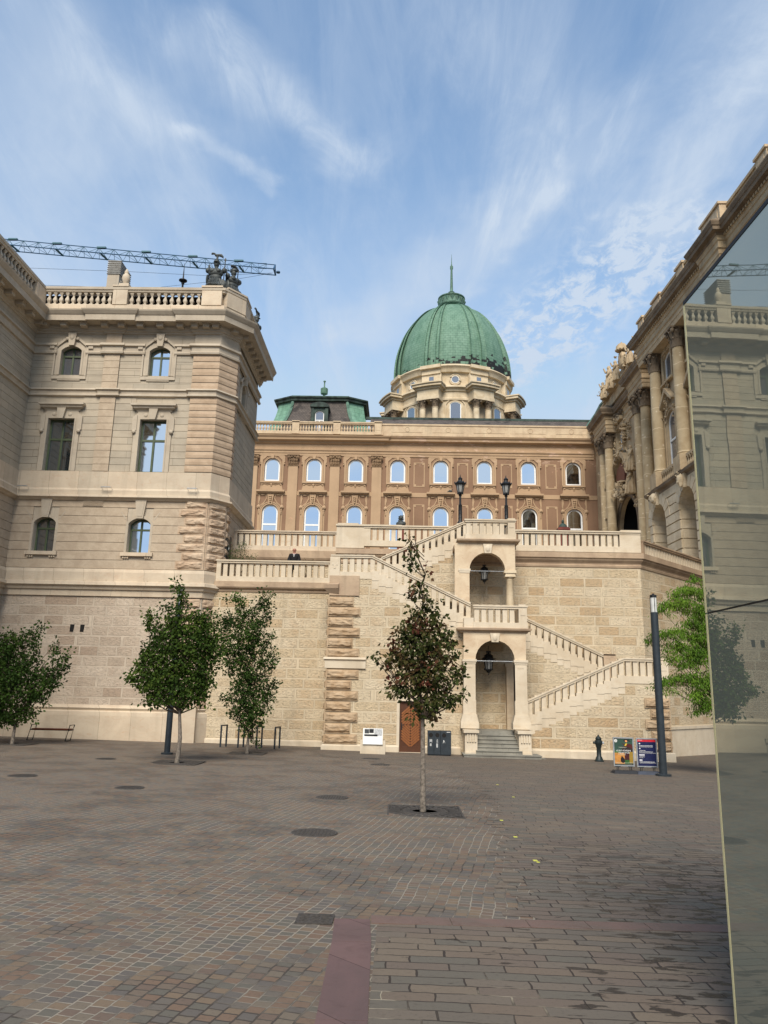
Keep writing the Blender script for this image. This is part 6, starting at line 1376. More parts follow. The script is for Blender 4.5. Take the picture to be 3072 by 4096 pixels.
# copper bumps of the roof
def round_dormer(y0, y1, z):
    mb = MB(); c = (y0 + y1) / 2; r = (y1 - y0) / 2
    pts = [(c + r * cos(pi * i / 10), 28.3 + (z - 28.3) * sin(pi * i / 10)) for i in range(11)]; mb.prism(pts, -1.6, -0.9, FPar); mb.band([(a, b) for a, b in pts], [(c + (a - c) * 1.12, 28.3 + (b - 28.3) * 1.07) for a, b in pts], -1.7, -0.8, FPar); mb.obj('round_dormer', 'copper_plain', GP)
round_dormer(40.6, 43.0, 30.4)
mb = MB(); curve = [(-0.3, 28.6), (0.5, 30.2), (1.4, 31.3), (2.4, 31.9)]
for (a, za), (b, zb_) in zip(curve[:-1], curve[1:]): mb.quad((18.7 + a, 71.5, za), (18.7 + a, 79, za), (18.7 + b, 79, zb_), (18.7 + b, 71.5, zb_), ((0, za), (7, za), (7, zb_), (0, zb_)))
pts = [(18.7 + a, 71.5, z) for a, z in curve] + [(26, 71.5, 31.9), (26, 71.5, 28.6)]; mb.add(pts, (tuple(range(6)),)); mb.obj('copper_roof', 'copper', GP)
mb = MB(); mb.box(21.0, 26, 71.3, 79, 31.85, 32.1); mb.tube([(18.35, 71.45, 28.6), (19.2, 71.45, 30.25), (20.1, 71.45, 31.35), (21.1, 71.45, 31.95)], 0.12, 6); mb.obj('roof_ridge', 'copper_dark', GP)
# stone figures and coat of arms on the portal parapet
def roof_statue(y, z, s, label, seed, kind):
    t = thing('parapet_statue', label, 'statue', (18.2, y, z), 'stone sculptures on the parapet of the columned palace')
    mb = MB()
    if kind == 'arms':
        mb.ball((18.2, y, z + 1.0 * s), (0.35 * s, 0.6 * s, 0.8 * s), 12, 10, 0.3); ornament(mb, (18.15, y, z + 0.9 * s), (0.35 * s, 0.9 * s, 0.9 * s), 60, seed)
        mb.lathe([(0.50 * s, 0), (0.52 * s, 0.12 * s), (0.48 * s, 0.2 * s), (0.46 * s, 0.4 * s), (0.3 * s, 0.6 * s), (0.06 * s, 0.68 * s), (0.06 * s, 0.8 * s), (0.0, 0.84 * s)], (18.2, y, z + 1.85 * s), 14)
        for k in range(12): mb.ball((18.2 + 0.52 * s * cos(k * pi / 6), y + 0.52 * s * sin(k * pi / 6), z + 1.93 * s), 0.06 * s, 6, 5)
    else: figure(mb, 18.2, y, z, s, -0.5, seed); ornament(mb, (18.1, y, z + 0.5 * s), (0.4 * s, 0.6 * s, 0.6 * s), 26, seed)
    o = mb.obj('figure', 'ochre', t, True)
roof_statue(60.3, 28.9, 1.0, 'crowned stone coat of arms on the portal parapet of the palace on the right', 61, 'arms')
roof_statue(64.4, 28.8, 1.35, 'pale stone seated figure on the parapet beside the crowned coat of arms', 62, 'f')
roof_statue(66.6, 28.8, 1.0, 'smallest pale stone figure at the far end of the portal parapet', 63, 'f')
roof_statue(62.4, 28.8, 1.15, 'pale stone trumpeting figure just behind the crowned coat of arms', 68, 'f')
roof_statue(58.4, 28.6, 1.0, 'weathered stone figure just in front of the crowned coat of arms', 69, 'f')
roof_statue(56.3, 28.6, 1.0, 'stone trophy low behind the cornice corner nearer than the crowned coat of arms', 64, 'f')

# the near wing stands a touch askew to the portal front
for o in kids(GP):
    loc = o.location.copy()
    if loc.length > 1e-6:
        if loc.y < 51.7: o.location.x += 0.035 * (51.7 - loc.y)
        continue
    for v in o.data.vertices:
        if v.co.y < 51.7: v.co.x += 0.035 * (51.7 - v.co.y)
    for c in o.children:
        if c.location.length > 1e-6: c.location.x += 0.035 * (51.7 - c.location.y)
        elif c.data:
            for v in c.data.vertices:
                if v.co.y < 51.7: v.co.x += 0.035 * (51.7 - v.co.y)
# ---------------------------------------------------------------- mirror glass pavilion at the right edge
PV = thing('glass_pavilion', 'mirror glass pavilion wall at the right edge with painted pale yellow lit glass edge', 'pavilion', (2.3, 3.4, 0.5))
kx = 0.042; ex, ey = 2.114, 5.4; zs_, zt_ = 3.165, 5.50
dv = Vector((kx, -1.0)).normalized(); FV = Fr((ex, ey), dv, (dv.y, -dv.x)); FV.nn = Vector((-dv.y * -1, 0, 0)) if False else Vector((dv.y, -dv.x, 0))
for z0, z1, nm in ((0.2, zs_ - 0.006, 'lower_pane'), (zs_ + 0.006, zt_, 'upper_pane')):
    mb = MB(); mb.box(0.018, 11, -0.02, 0.0, z0, z1, FV); mb.obj(nm, 'pavilion', PV)
mb = MB(); mb.box(0.018, 11, -0.03, -0.004, zs_ - 0.006, zs_ + 0.006, FV); mb.obj('pane_joint', 'iron', PV)
FV2 = Fr((ex, ey), (dv.y * -1, dv.x), (-dv.x, -dv.y))
mb = MB(); mb.box(0.0, 8, -0.02, 0.0, 0.2, zt_, FV2) ; mb.obj('far_pane', 'pavilion', PV)
for z0, z1 in ((0.2, zs_ - 0.006), (zs_ + 0.006, zt_)):
    mb = MB(); mb.box(-0.008, 0.018, -0.03, 0.0015, z0, z1, FV); mb.obj('lit_edge_strip', 'lit_edge', PV)  # pale strip standing in for the lit edge of the glass
mb = MB(); P4_ = [FV(0, -0.02, zt_ + 0.003), FV(11, -0.02, zt_ + 0.003), FV(11, -6, zt_ + 0.003), FV(0, -6, zt_ + 0.003)]; mb.add(P4_, ((0, 1, 2, 3),)); mb.box(0, 11, -0.05, 0.004, zt_, zt_ + 0.03, FV); mb.obj('roof', 'iron', PV)
# ---------------------------------------------------------------- roof furniture and sculpture of the left palace
t = thing('roof_vent', 'square roof ventilation stack with pale metal louvres behind the balustrade', 'roof vent', (-15.2, 36.2, 21.5))
mb = MB(); mb.box(-15.52, -14.90, 36.0, 37.4, 21.5, 23.40); mb.obj('shaft', 'lime', t)
mb = MB(); mb.box(-15.44, -14.96, 36.08, 37.32, 23.4, 24.15); mb.obj('core', 'dark', t)
spart('louvre', 'louvre', t, lambda m_: m_.box(-0.36, 0.36, -0.06, 1.46, 0.0, 0.028, WORLD), [((-15.2, 36.0, 23.42 + k * 0.118), 0) for k in range(7)])
t = thing('lightning_rod', 'slender dark lightning rod rising from a dish on the left palace roof', 'lightning rod', (-11.86, 37, 21.5))
mb = MB(); mb.lathe([(0.14, 0), (0.06, 0.1), (0.05, 1.9), (0.09, 1.98), (0.07, 2.02), (0.22, 2.12), (0.22, 2.16), (0.05, 2.2), (0.04, 2.3), (0.008, 3.15)], (-11.86, 37, 21.5), 12); mb.obj('rod', 'iron', t, True)
t = thing('parapet_finial', 'pale carved stone finial on the balustrade pedestal in front of the louvred vent', 'statue', (-13.58, 33.65, 21.37))
mb = MB(); mb.box(-13.82, -13.34, 33.45, 33.9, 21.37, 21.47); mb.lathe([(0.2, 0.1), (0.1, 0.16), (0.14, 0.24), (0.2, 0.42), (0.17, 0.6), (0.09, 0.7), (0.11, 0.78), (0.05, 0.92), (0, 0.98)], (-13.58, 33.67, 21.37), 12); ornament(mb, (-13.58, 33.62, 21.85), (0.22, 0.12, 0.3), 22, 71); mb.obj('carving', 'lime_smooth', t, True)
def trophy(name, label, x, y, z, s, rz, bird):
    t = thing(name, label, 'statue', (x, y, z), 'bronze trophies on the left palace parapet'); R_ = Matrix.Rotation(rz, 3, 'Z')
    P = lambda a, b, c: Vector((x, y, z)) + R_ @ Vector((a * s, b * s, c * s))
    mb = MB()
    mb.ball(P(0, 0, 0.62), (0.30 * s, 0.20 * s, 0.20 * s), 14, 10, 0.1, R_); mb.ball(P(0, 0, 0.86), (0.37 * s, 0.23 * s, 0.24 * s), 14, 10, 0.1, R_)
    for q in (-1, 1): mb.ball(P(q * 0.14, -0.17, 0.92), (0.14 * s, 0.08 * s, 0.11 * s), 10, 8, 0, R_); mb.ball(P(q * 0.40, 0, 1.0), (0.12 * s, 0.13 * s, 0.14 * s), 10, 8, 0, R_)
    for k in range(11):
        a = -1.5 + 3.0 * k / 10; mb.tube([P(0.28 * sin(a), -0.20 * cos(a), 0.50), P(0.36 * sin(a), -0.27 * cos(a), 0.28)], 0.045 * s, 5); mb.tube([P(0.34 * sin(a + 0.1), -0.26 * cos(a), 0.30), P(0.42 * sin(a + 0.1), -0.33 * cos(a), 0.08)], 0.05 * s, 5)
    mb.ball(P(0, 0, 0.14), (0.46 * s, 0.34 * s, 0.16 * s), 14, 8, 0.4, R_); mb.obj('cuirass', 'bronze', t, True)
    mb = MB(); mb.tube([P(0, 0, 1.05), P(0, 0, 1.22)], 0.09 * s, 8); mb.ball(P(0, 0, 1.34), (0.13 * s, 0.15 * s, 0.19 * s), 12, 8, 0, R_); mb.ball(P(0, 0.03, 1.45), (0.16 * s, 0.20 * s, 0.15 * s), 12, 8, 0, R_); mb.ball(P(0, -0.15, 1.40), (0.10 * s, 0.08 * s, 0.03 * s), 10, 6, 0, R_)
    if bird:
        mb.tube([P(0, 0, 1.56), P(0.02, 0, 1.72), P(0.0, 0, 1.80)], [0.06 * s, 0.05 * s, 0.07 * s], 8); mb.ball(P(0, 0, 1.83), (0.13 * s, 0.07 * s, 0.07 * s), 10, 7, 0.2, R_)
        mb.tube([P(-0.05, 0, 1.84), P(-0.16, 0, 1.93), P(-0.25, 0, 1.92), P(-0.29, 0, 1.88)], [0.05 * s, 0.05 * s, 0.06 * s, 0.02 * s], 8); mb.tube([P(0.06, 0, 1.84), P(0.2, 0, 1.82), P(0.28, 0, 1.74), P(0.31, 0, 1.66)], [0.06 * s, 0.08 * s, 0.05 * s, 0.01 * s], 8)
    else:
        for k in range(7): mb.ball(P(-0.16 + k * 0.06, -0.02, 1.62 + 0.05 * sin(k * 0.6)), (0.08 * s, 0.10 * s, 0.07 * s), 8, 6, 0.3)
    mb.obj('helmet', 'bronze', t, True)
    mb = MB()
    for q, h, wd in ((-0.36, 1.25, 0.03), (-0.30, 1.1, 0.025), (0.36, 1.6, 0.025)):
        mb.tube([P(q, 0.12, 0.1), P(q * 1.08, 0.12, h)], wd * s, 6); mb.prism([(-0.05, 0), (0.05, 0), (0.0, 0.14)], -0.01, 0.01, Fr((P(q * 1.08, 0.12, 0).x, P(q * 1.08, 0.12, 0).y), (1, 0), (0, -1))) if False else mb.ball(P(q * 1.08, 0.12, h + 0.05), (0.05 * s, 0.02 * s, 0.11 * s), 6, 5)
    mb.ball(P(0.36, -0.12, 0.24), (0.20 * s, 0.06 * s, 0.24 * s), 12, 8, 0, R_); mb.ball(P(-0.40, 0.0, 0.5), (0.06 * s, 0.16 * s, 0.28 * s), 12, 8, 0, R_); mb.ball(P(0.3, -0.1, 0.05), (0.2 * s, 0.2 * s, 0.12 * s), 10, 6, 0.4, R_)
    mb.obj('arms', 'bronze', t, True)
trophy('bronze_trophy', 'dark bronze armour trophy with bird crested helmet on the left palace corner', -9.27, 33.85, 21.40, 1.0, 0.0, True)
trophy('bronze_trophy', 'dark bronze armour trophy with plumed helmet facing right on the palace corner', -8.55, 34.5, 21.32, 1.0, 1.0, False)
trophy('bronze_trophy', 'dark bronze bird crested trophy alone above the palace side cornice', -8.05, 38.2, 20.75, 0.95, 1.3, True)

# ---------------------------------------------------------------- crane jib behind the roof
t = thing('tower_crane', 'blue lattice crane jib reaching across the sky above the left palace', 'crane', (-90, 75.6, 9))
A = [(-90.0, 75.0, 53.6), (-14.3, 75.0, 46.75)]; jl = 75.7
def jp(x, which):
    k = (x + 90) / jl; z = A[0][2] + (A[1][2] - A[0][2]) * k
    return {'n': (x, 75.0, z), 'f': (x, 76.3, z), 't': (x, 75.65, z + 1.22 - 0.35 * k)}[which]
for w_ in 'nft': mb = MB(); mb.tube([jp(-90, w_), jp(-14.3, w_)], 0.058 if w_ != 't' else 0.05, 6); mb.obj('chord', 'bluesteel', t)
mb = MB(); x = -90.0; i = 0
while x < -15.5:
    for w_ in 'nf': mb.tube([jp(x, 't'), jp(x + 0.85, w_)], 0.022, 4, False); mb.tube([jp(x + 0.85, w_), jp(x + 1.7, 't')], 0.022, 4, False); mb.tube([jp(x, 't'), jp(x - 0.1, w_)], 0.024, 4, False)
    mb.tube([jp(x + 0.85, 'n'), jp(x + 0.85, 'f')], 0.022, 4, False); mb.tube([jp(x, 'n'), jp(x + 0.85, 'f')], 0.022, 4, False); x += 1.7
mb.obj('lacing', 'teal_steel', t)
mb = MB()
for x in (-43.6, -38.6, -33.6, -28.6, -23.4, -18.3): c = jp(x, 't'); mb.box(x - 0.5, x + 0.5, c[1] - 0.15, c[1] + 0.15, c[2] - 0.02, c[2] + 0.14); mb.tube([jp(x + 0.2, 'n'), jp(x + 0.5, 'f')], 0.11, 5)
mb.obj('splice_plate', 'teal_steel', t)
mb = MB(); c = jp(-14.3, 't'); mb.tube([jp(-14.3, 'n'), jp(-14.3, 't'), jp(-14.3, 'f'), jp(-14.3, 'n')], 0.09, 5); mb.tube([(-16.0, 75, 46.8), (-15.1, 75, 46.75), (-15.1, 75, 47.4), (-16.0, 75, 47.4), (-16.0, 75, 46.8)], 0.03, 4); mb.lathe([(0.0, -0.06), (0.22, -0.06), (0.22, 0.06), (0.0, 0.06)], (-13.9, 75.6, 46.7), 12); mb.obj('jib_head', 'bluesteel', t)
mb = MB(); mb.tube([(-90, 75.6, 49.9), (-50, 75.6, 47.2), (-30, 75.6, 46.6), (-21.5, 75.6, 46.2), (-14.5, 75.6, 46.6)], 0.018, 4); mb.tube([(-90, 75.6, 46.0), (-44, 75.6, 45.0), (-28, 75.6, 44.6), (-18, 75.6, 45.9), (-14.5, 75.6, 46.6)], 0.018, 4); mb.obj('hoist_rope', 'iron', t)
mb = MB(); 
for sx, sy in ((-1, -1), (1, -1), (1, 1), (-1, 1)): mb.tube([(-90 + sx, 75.6 + sy, 9), (-90 + sx, 75.6 + sy, 58)], 0.12, 4)
for k in range(24):
    z = 9 + k * 2; mb.tube([(-91, 74.6, z), (-89, 74.6, z + 2)], 0.06, 4); mb.tube([(-89, 76.6, z), (-91, 76.6, z + 2)], 0.06, 4)
mb.obj('mast', 'bluesteel', t)

# ---------------------------------------------------------------- lamps
def street_lamp(x, y, z0, label):
    t = thing('street_lamp', label, 'street lamp', (x, y, z0), 'ornate black lamps on the terrace')
    mb = MB(); mb.lathe([(0.26, 0), (0.26, 0.12), (0.19, 0.2), (0.16, 0.7), (0.2, 0.8), (0.13, 0.95), (0.10, 1.55), (0.17, 1.68), (0.17, 1.75), (0.09, 1.86), (0.085, 2.62), (0.10, 2.66), (0.055, 2.7), (0.05, 3.1), (0.09, 3.14), (0.05, 3.18)], (x, y, z0), 12)
    mb.tube([(x + 0.088 * cos(q * 0.9), y + 0.088 * sin(q * 0.9), z0 + 1.86 + q * 0.03) for q in range(26)], 0.014, 4); mb.obj('post', 'iron', t, True)
    mb = MB(); h = 3.18 + z0
    mb.lathe([(0.05, 0), (0.14, 0.05), (0.15, 0.12), (0.10, 0.14)], (x, y, h), 8)
    for k in range(6):
        a = 2 * pi * k / 6; mb.tube([(x + 0.13 * cos(a), y + 0.13 * sin(a), h + 0.1), (x + 0.21 * cos(a), y + 0.21 * sin(a), h + 0.52)], 0.016, 4); mb.ball((x + 0.27 * cos(a), y + 0.27 * sin(a), h + 0.62), (0.03, 0.03, 0.06), 6, 5); mb.ball((x + 0.13 * cos(a), y + 0.13 * sin(a), h + 0.05), 0.03, 6, 5)
    mb.lathe([(0.20, 0.5), (0.26, 0.52), (0.28, 0.57), (0.22, 0.63), (0.12, 0.68), (0.09, 0.76), (0.11, 0.79), (0.11, 0.84), (0.06, 0.88), (0.02, 0.93), (0.025, 0.97), (0.0, 1.06)], (x, y, h), 12); mb.obj('lantern_frame', 'iron', t, True)
    mb = MB(); mb.lathe([(0.12, 0.12), (0.20, 0.50)], (x, y, h), 6); mb.obj('lamp_glass', 'eggshell', t)
street_lamp(2.86, 37.0, 8.92, 'ornate black lamp post left of the pair, behind the raking stair rail')
street_lamp(5.12, 37.0, 8.92, 'ornate black lamp post right of the pair, behind the balcony corner pier')
def pole_lamp(x, y, r, h, label):
    z = GZ(x, y); t = thing('pole_lamp', label, 'street lamp', (x, y, z), 'cylindrical anthracite pole lamps')
    mb = MB(); mb.lathe([(r * 2.0, 0), (r * 2.0, 0.06), (r * 1.5, 0.075)], (x, y, z), 24); mb.obj('base_flange', 'post', t)
    mb = MB(); mb.lathe([(r, 0.05), (r, h)], (x, y, z), 24); mb.obj('pole', 'post', t, True)
    mb = MB(); mb.lathe([(r * 0.82, h), (r * 0.82, h + 0.48)], (x, y, z), 20); mb.obj('lamp_glass', 'lampglass', t, True)
    mb = MB(); mb.lathe([(r * 0.9, h + 0.48), (r * 0.9, h + 0.56), (r * 0.3, h + 0.58), (r * 0.3, h + 0.61)], (x, y, z), 20)
    for k in range(3): a = 2 * pi * k / 3 + 0.5; mb.tube([(x + r * 0.88 * cos(a), y + r * 0.88 * sin(a), z + h), (x + r * 0.88 * cos(a), y + r * 0.88 * sin(a), z + h + 0.5)], 0.01, 4)
    mb.obj('lamp_cap', 'iron', t, True)
pole_lamp(-7.72, 26.76, 0.10, 5.05, 'dark cylindrical pole lamp rising behind the bushy green tree')
pole_lamp(8.22, 25.25, 0.118, 5.05, 'dark cylindrical pole lamp beside the blue information board')

# ---------------------------------------------------------------- furniture
def text(s, size, loc, mat, parent, wdt=None, align='CENTER', name='lettering'):
    cu = bpy.data.curves.new(name, 'FONT'); cu.body = s; cu.size = size; cu.align_x = align; cu.extrude = 0.001
    o = bpy.data.objects.new(name, cu); C.objects.link(o); bpy.context.view_layer.update()
    me = bpy.data.meshes.new_from_object(o.evaluated_get(bpy.context.evaluated_depsgraph_get())); bpy.data.objects.remove(o)
    xs = [v.co.x for v in me.vertices]; k = (wdt / (max(xs) - min(xs))) if wdt else 1
    for v in me.vertices: v.co = Vector((v.co.x * k, -v.co.z, v.co.y))
    me.materials.clear(); me.materials.append(M[mat]); q = bpy.data.objects.new(name, me); C.objects.link(q); q.parent = parent; q.location = loc
    if parent.type == 'EMPTY': q.matrix_parent_inverse = Matrix.Translation(-Vector(parent.location))
    return q
x0, x1, yb_ = -14.72, -13.02, 31.8; z = GZ(-13.9, 31.8)
t = thing('park_bench', 'backless bench with reddish wooden seat and dark steel hoop ends by the wall', 'bench', (-13.9, yb_, z))
for x in (x0 + 0.08, x1 - 0.08):
    mb = MB(); a = [(x - 0.10, yb_ - 0.25, z + 0.015), (x + 0.02, yb_ - 0.22, z + 0.62), (x + 0.02, yb_ + 0.22, z + 0.62), (x - 0.10, yb_ + 0.25, z + 0.015), (x - 0.10, yb_ - 0.25, z + 0.015)]
    mb.tube(a, 0.022, 6); mb.tube([(x, yb_ - 0.22, z + 0.42), (x, yb_ + 0.22, z + 0.42)], 0.02, 5); mb.obj('bench_leg', 'iron', t)
mb = MB()
for k in range(4): mb.box(x0 + 0.1, x1 - 0.1, yb_ - 0.2 + k * 0.105, yb_ - 0.115 + k * 0.105, z + 0.44, z + 0.475)
mb.box(x0 + 0.1, x1 - 0.1, yb_ - 0.17, yb_ + 0.17, z + 0.405, z + 0.438); mb.obj('seat', 'bench_wood', t)
for i, x in enumerate((-7.03, -6.33, -5.6, -4.88)):
    z = GZ(x, 31.9); t = thing('bicycle_stand', ('dark steel bicycle stand nearest the palace corner', 'dark steel bicycle stand left of the slim tree trunk', 'dark steel bicycle stand just right of the slim tree trunk', 'dark steel bicycle stand nearest the stair bastion')[i], 'bicycle stand', (x, 31.9, z), 'bicycle stands against the left retaining wall')
    mb = MB()
    for dx, yy in ((0, 31.62), (0.11, 32.15)): mb.box(x + dx - 0.03, x + dx + 0.03, yy - 0.03, yy + 0.03, z - 0.02, z + 0.80)
    mb.add([(x - 0.03, 31.59, z + 0.80), (x + 0.03, 31.59, z + 0.80), (x + 0.14, 32.18, z + 0.80), (x + 0.08, 32.18, z + 0.80), (x - 0.03, 31.59, z + 0.85), (x + 0.03, 31.59, z + 0.85), (x + 0.14, 32.18, z + 0.85), (x + 0.08, 32.18, z + 0.85)], ((0, 1, 2, 3), (4, 7, 6, 5), (0, 4, 5, 1), (1, 5, 6, 2), (2, 6, 7, 3), (3, 7, 4, 0)))
    mb.obj('hoop', 'post', t)
z = GZ(-1, 30.9)
t = thing('info_panel', 'tilted white information board on a low cream stone block by the stair bastion', 'information board', (-0.98, 30.9, z))
mb = MB(); mb.box(-1.46, -0.50, 30.75, 31.25, z - 0.02, z + 0.50); mb.obj('stone_block', 'cream', t)
mb = MB(); F1 = Fr((0, 30.72), (1, 0), (0, -1)); mb.box(-1.36, -0.60, 0.0, 0.03, z + 0.36, z + 0.95, F1); pa = mb.obj('board', 'white', t)
for nm, col, q in (('photo', S((70, 74, 76)), (-1.30, -1.13, 0.76, 0.92)), ('text_block', S((40, 42, 44)), (-1.12, -0.95, 0.78, 0.93)), ('photo', S((196, 198, 198)), (-0.93, -0.63, 0.68, 0.93)), ('caption', S((44, 46, 48)), (-1.31, -0.80, 0.66, 0.73))):
    mb = MB(); mb.box(q[0], q[1], 0.03, 0.033, z + q[2], z + q[3], F1); mb.obj(nm, plain(nm + ' print', col, 0.5, var=0.2, sc=30), pa)
x0 = 1.14; z = GZ(1.6, 31.4)
t = thing('recycling_bins', 'anthracite triple recycling bin with round openings beside the wooden door', 'litter bin', (1.59, 31.4, z))
F1 = Fr((0, 31.15), (1, 0), (0, -1))
for i, (a, b) in enumerate(((1.14, 1.375), (1.385, 1.63), (1.64, 2.045))):
    mb = MB(); mb.box(a, b, -0.5, 0, z + 0.05, z + 0.93, F1); c = mb.obj('compartment', 'post', t)
    cx_ = (a + b) / 2 if i < 2 else a + 0.13
    mb = MB(); mb.prism([(cx_ + 0.083 * cos(2 * pi * q / 20), z + 0.77 + 0.083 * sin(2 * pi * q / 20)) for q in range(20)], 0.0, 0.004, F1); mb.obj('opening', 'dark', c)
    mb = MB()
    if i == 0: mb.band([(cx_ - 0.035, z + 0.50), (cx_ - 0.035, z + 0.60), (cx_ + 0.035, z + 0.60), (cx_ + 0.035, z + 0.50)], [(cx_ - 0.045, z + 0.49), (cx_ - 0.045, z + 0.61), (cx_ + 0.045, z + 0.61), (cx_ + 0.045, z + 0.49)], 0, 0.003, F1); mb.box(cx_ - 0.02, cx_ + 0.02, 0, 0.003, z + 0.53, z + 0.57, F1)
    elif i == 1: mb.band([(cx_ - 0.012, z + 0.49), (cx_ - 0.012, z + 0.57), (cx_, z + 0.61), (cx_ + 0.012, z + 0.57), (cx_ + 0.012, z + 0.49)], [(cx_ - 0.02, z + 0.48), (cx_ - 0.02, z + 0.575), (cx_, z + 0.625), (cx_ + 0.02, z + 0.575), (cx_ + 0.02, z + 0.48)], 0, 0.003, F1)
    else: mb.band([(cx_ - 0.03, z + 0.48), (cx_ - 0.01, z + 0.56), (cx_ + 0.03, z + 0.5)], [(cx_ - 0.045, z + 0.47), (cx_ - 0.015, z + 0.60), (cx_ + 0.05, z + 0.48)], 0, 0.003, F1); mb.box(cx_ + 0.10, cx_ + 0.24, 0, 0.003, z + 0.88, z + 0.895, F1)
    if i < 2:
        for q in range(2): mb.box(cx_ - 0.03 + q * 0.035, cx_ - 0.015 + q * 0.035, 0, 0.003, z + 0.36 - i * 0.05, z + 0.46, F1)
    mb.obj('pictogram', 'white', c)
mb = MB(); mb.box(1.15, 2.03, -0.48, -0.03, z - 0.02, z + 0.05, F1); mb.obj('plinth', 'iron', t)
x, y = 7.72, 31.14; z = GZ(x, y)
t = thing('fire_hydrant', 'old dark green cast iron fire hydrant standing by the wall', 'hydrant', (x, y, z))
mb = MB(); mb.lathe([(0.18, 0), (0.18, 0.05), (0.15, 0.08), (0.12, 0.16), (0.09, 0.2), (0.085, 0.5), (0.11, 0.55), (0.11, 0.60), (0.14, 0.64), (0.15, 0.70), (0.14, 0.78), (0.11, 0.80), (0.12, 0.86), (0.08, 0.92), (0.03, 0.95), (0.03, 0.99), (0.0, 1.0)], (x, y, z), 16); mb.obj('body', 'hydrant', t, True)
for s_ in (-1, 1): mb = MB(); mb.tube([(x + s_ * 0.1, y, z + 0.70), (x + s_ * 0.17, y, z + 0.70), (x + s_ * 0.17, y, z + 0.66)], [0.05, 0.045, 0.05], 10); mb.ball((x + s_ * 0.17, y, z + 0.70), 0.05, 10, 6); mb.obj('outlet_cap', 'steel' if s_ > 0 else 'hydrant', t, True)
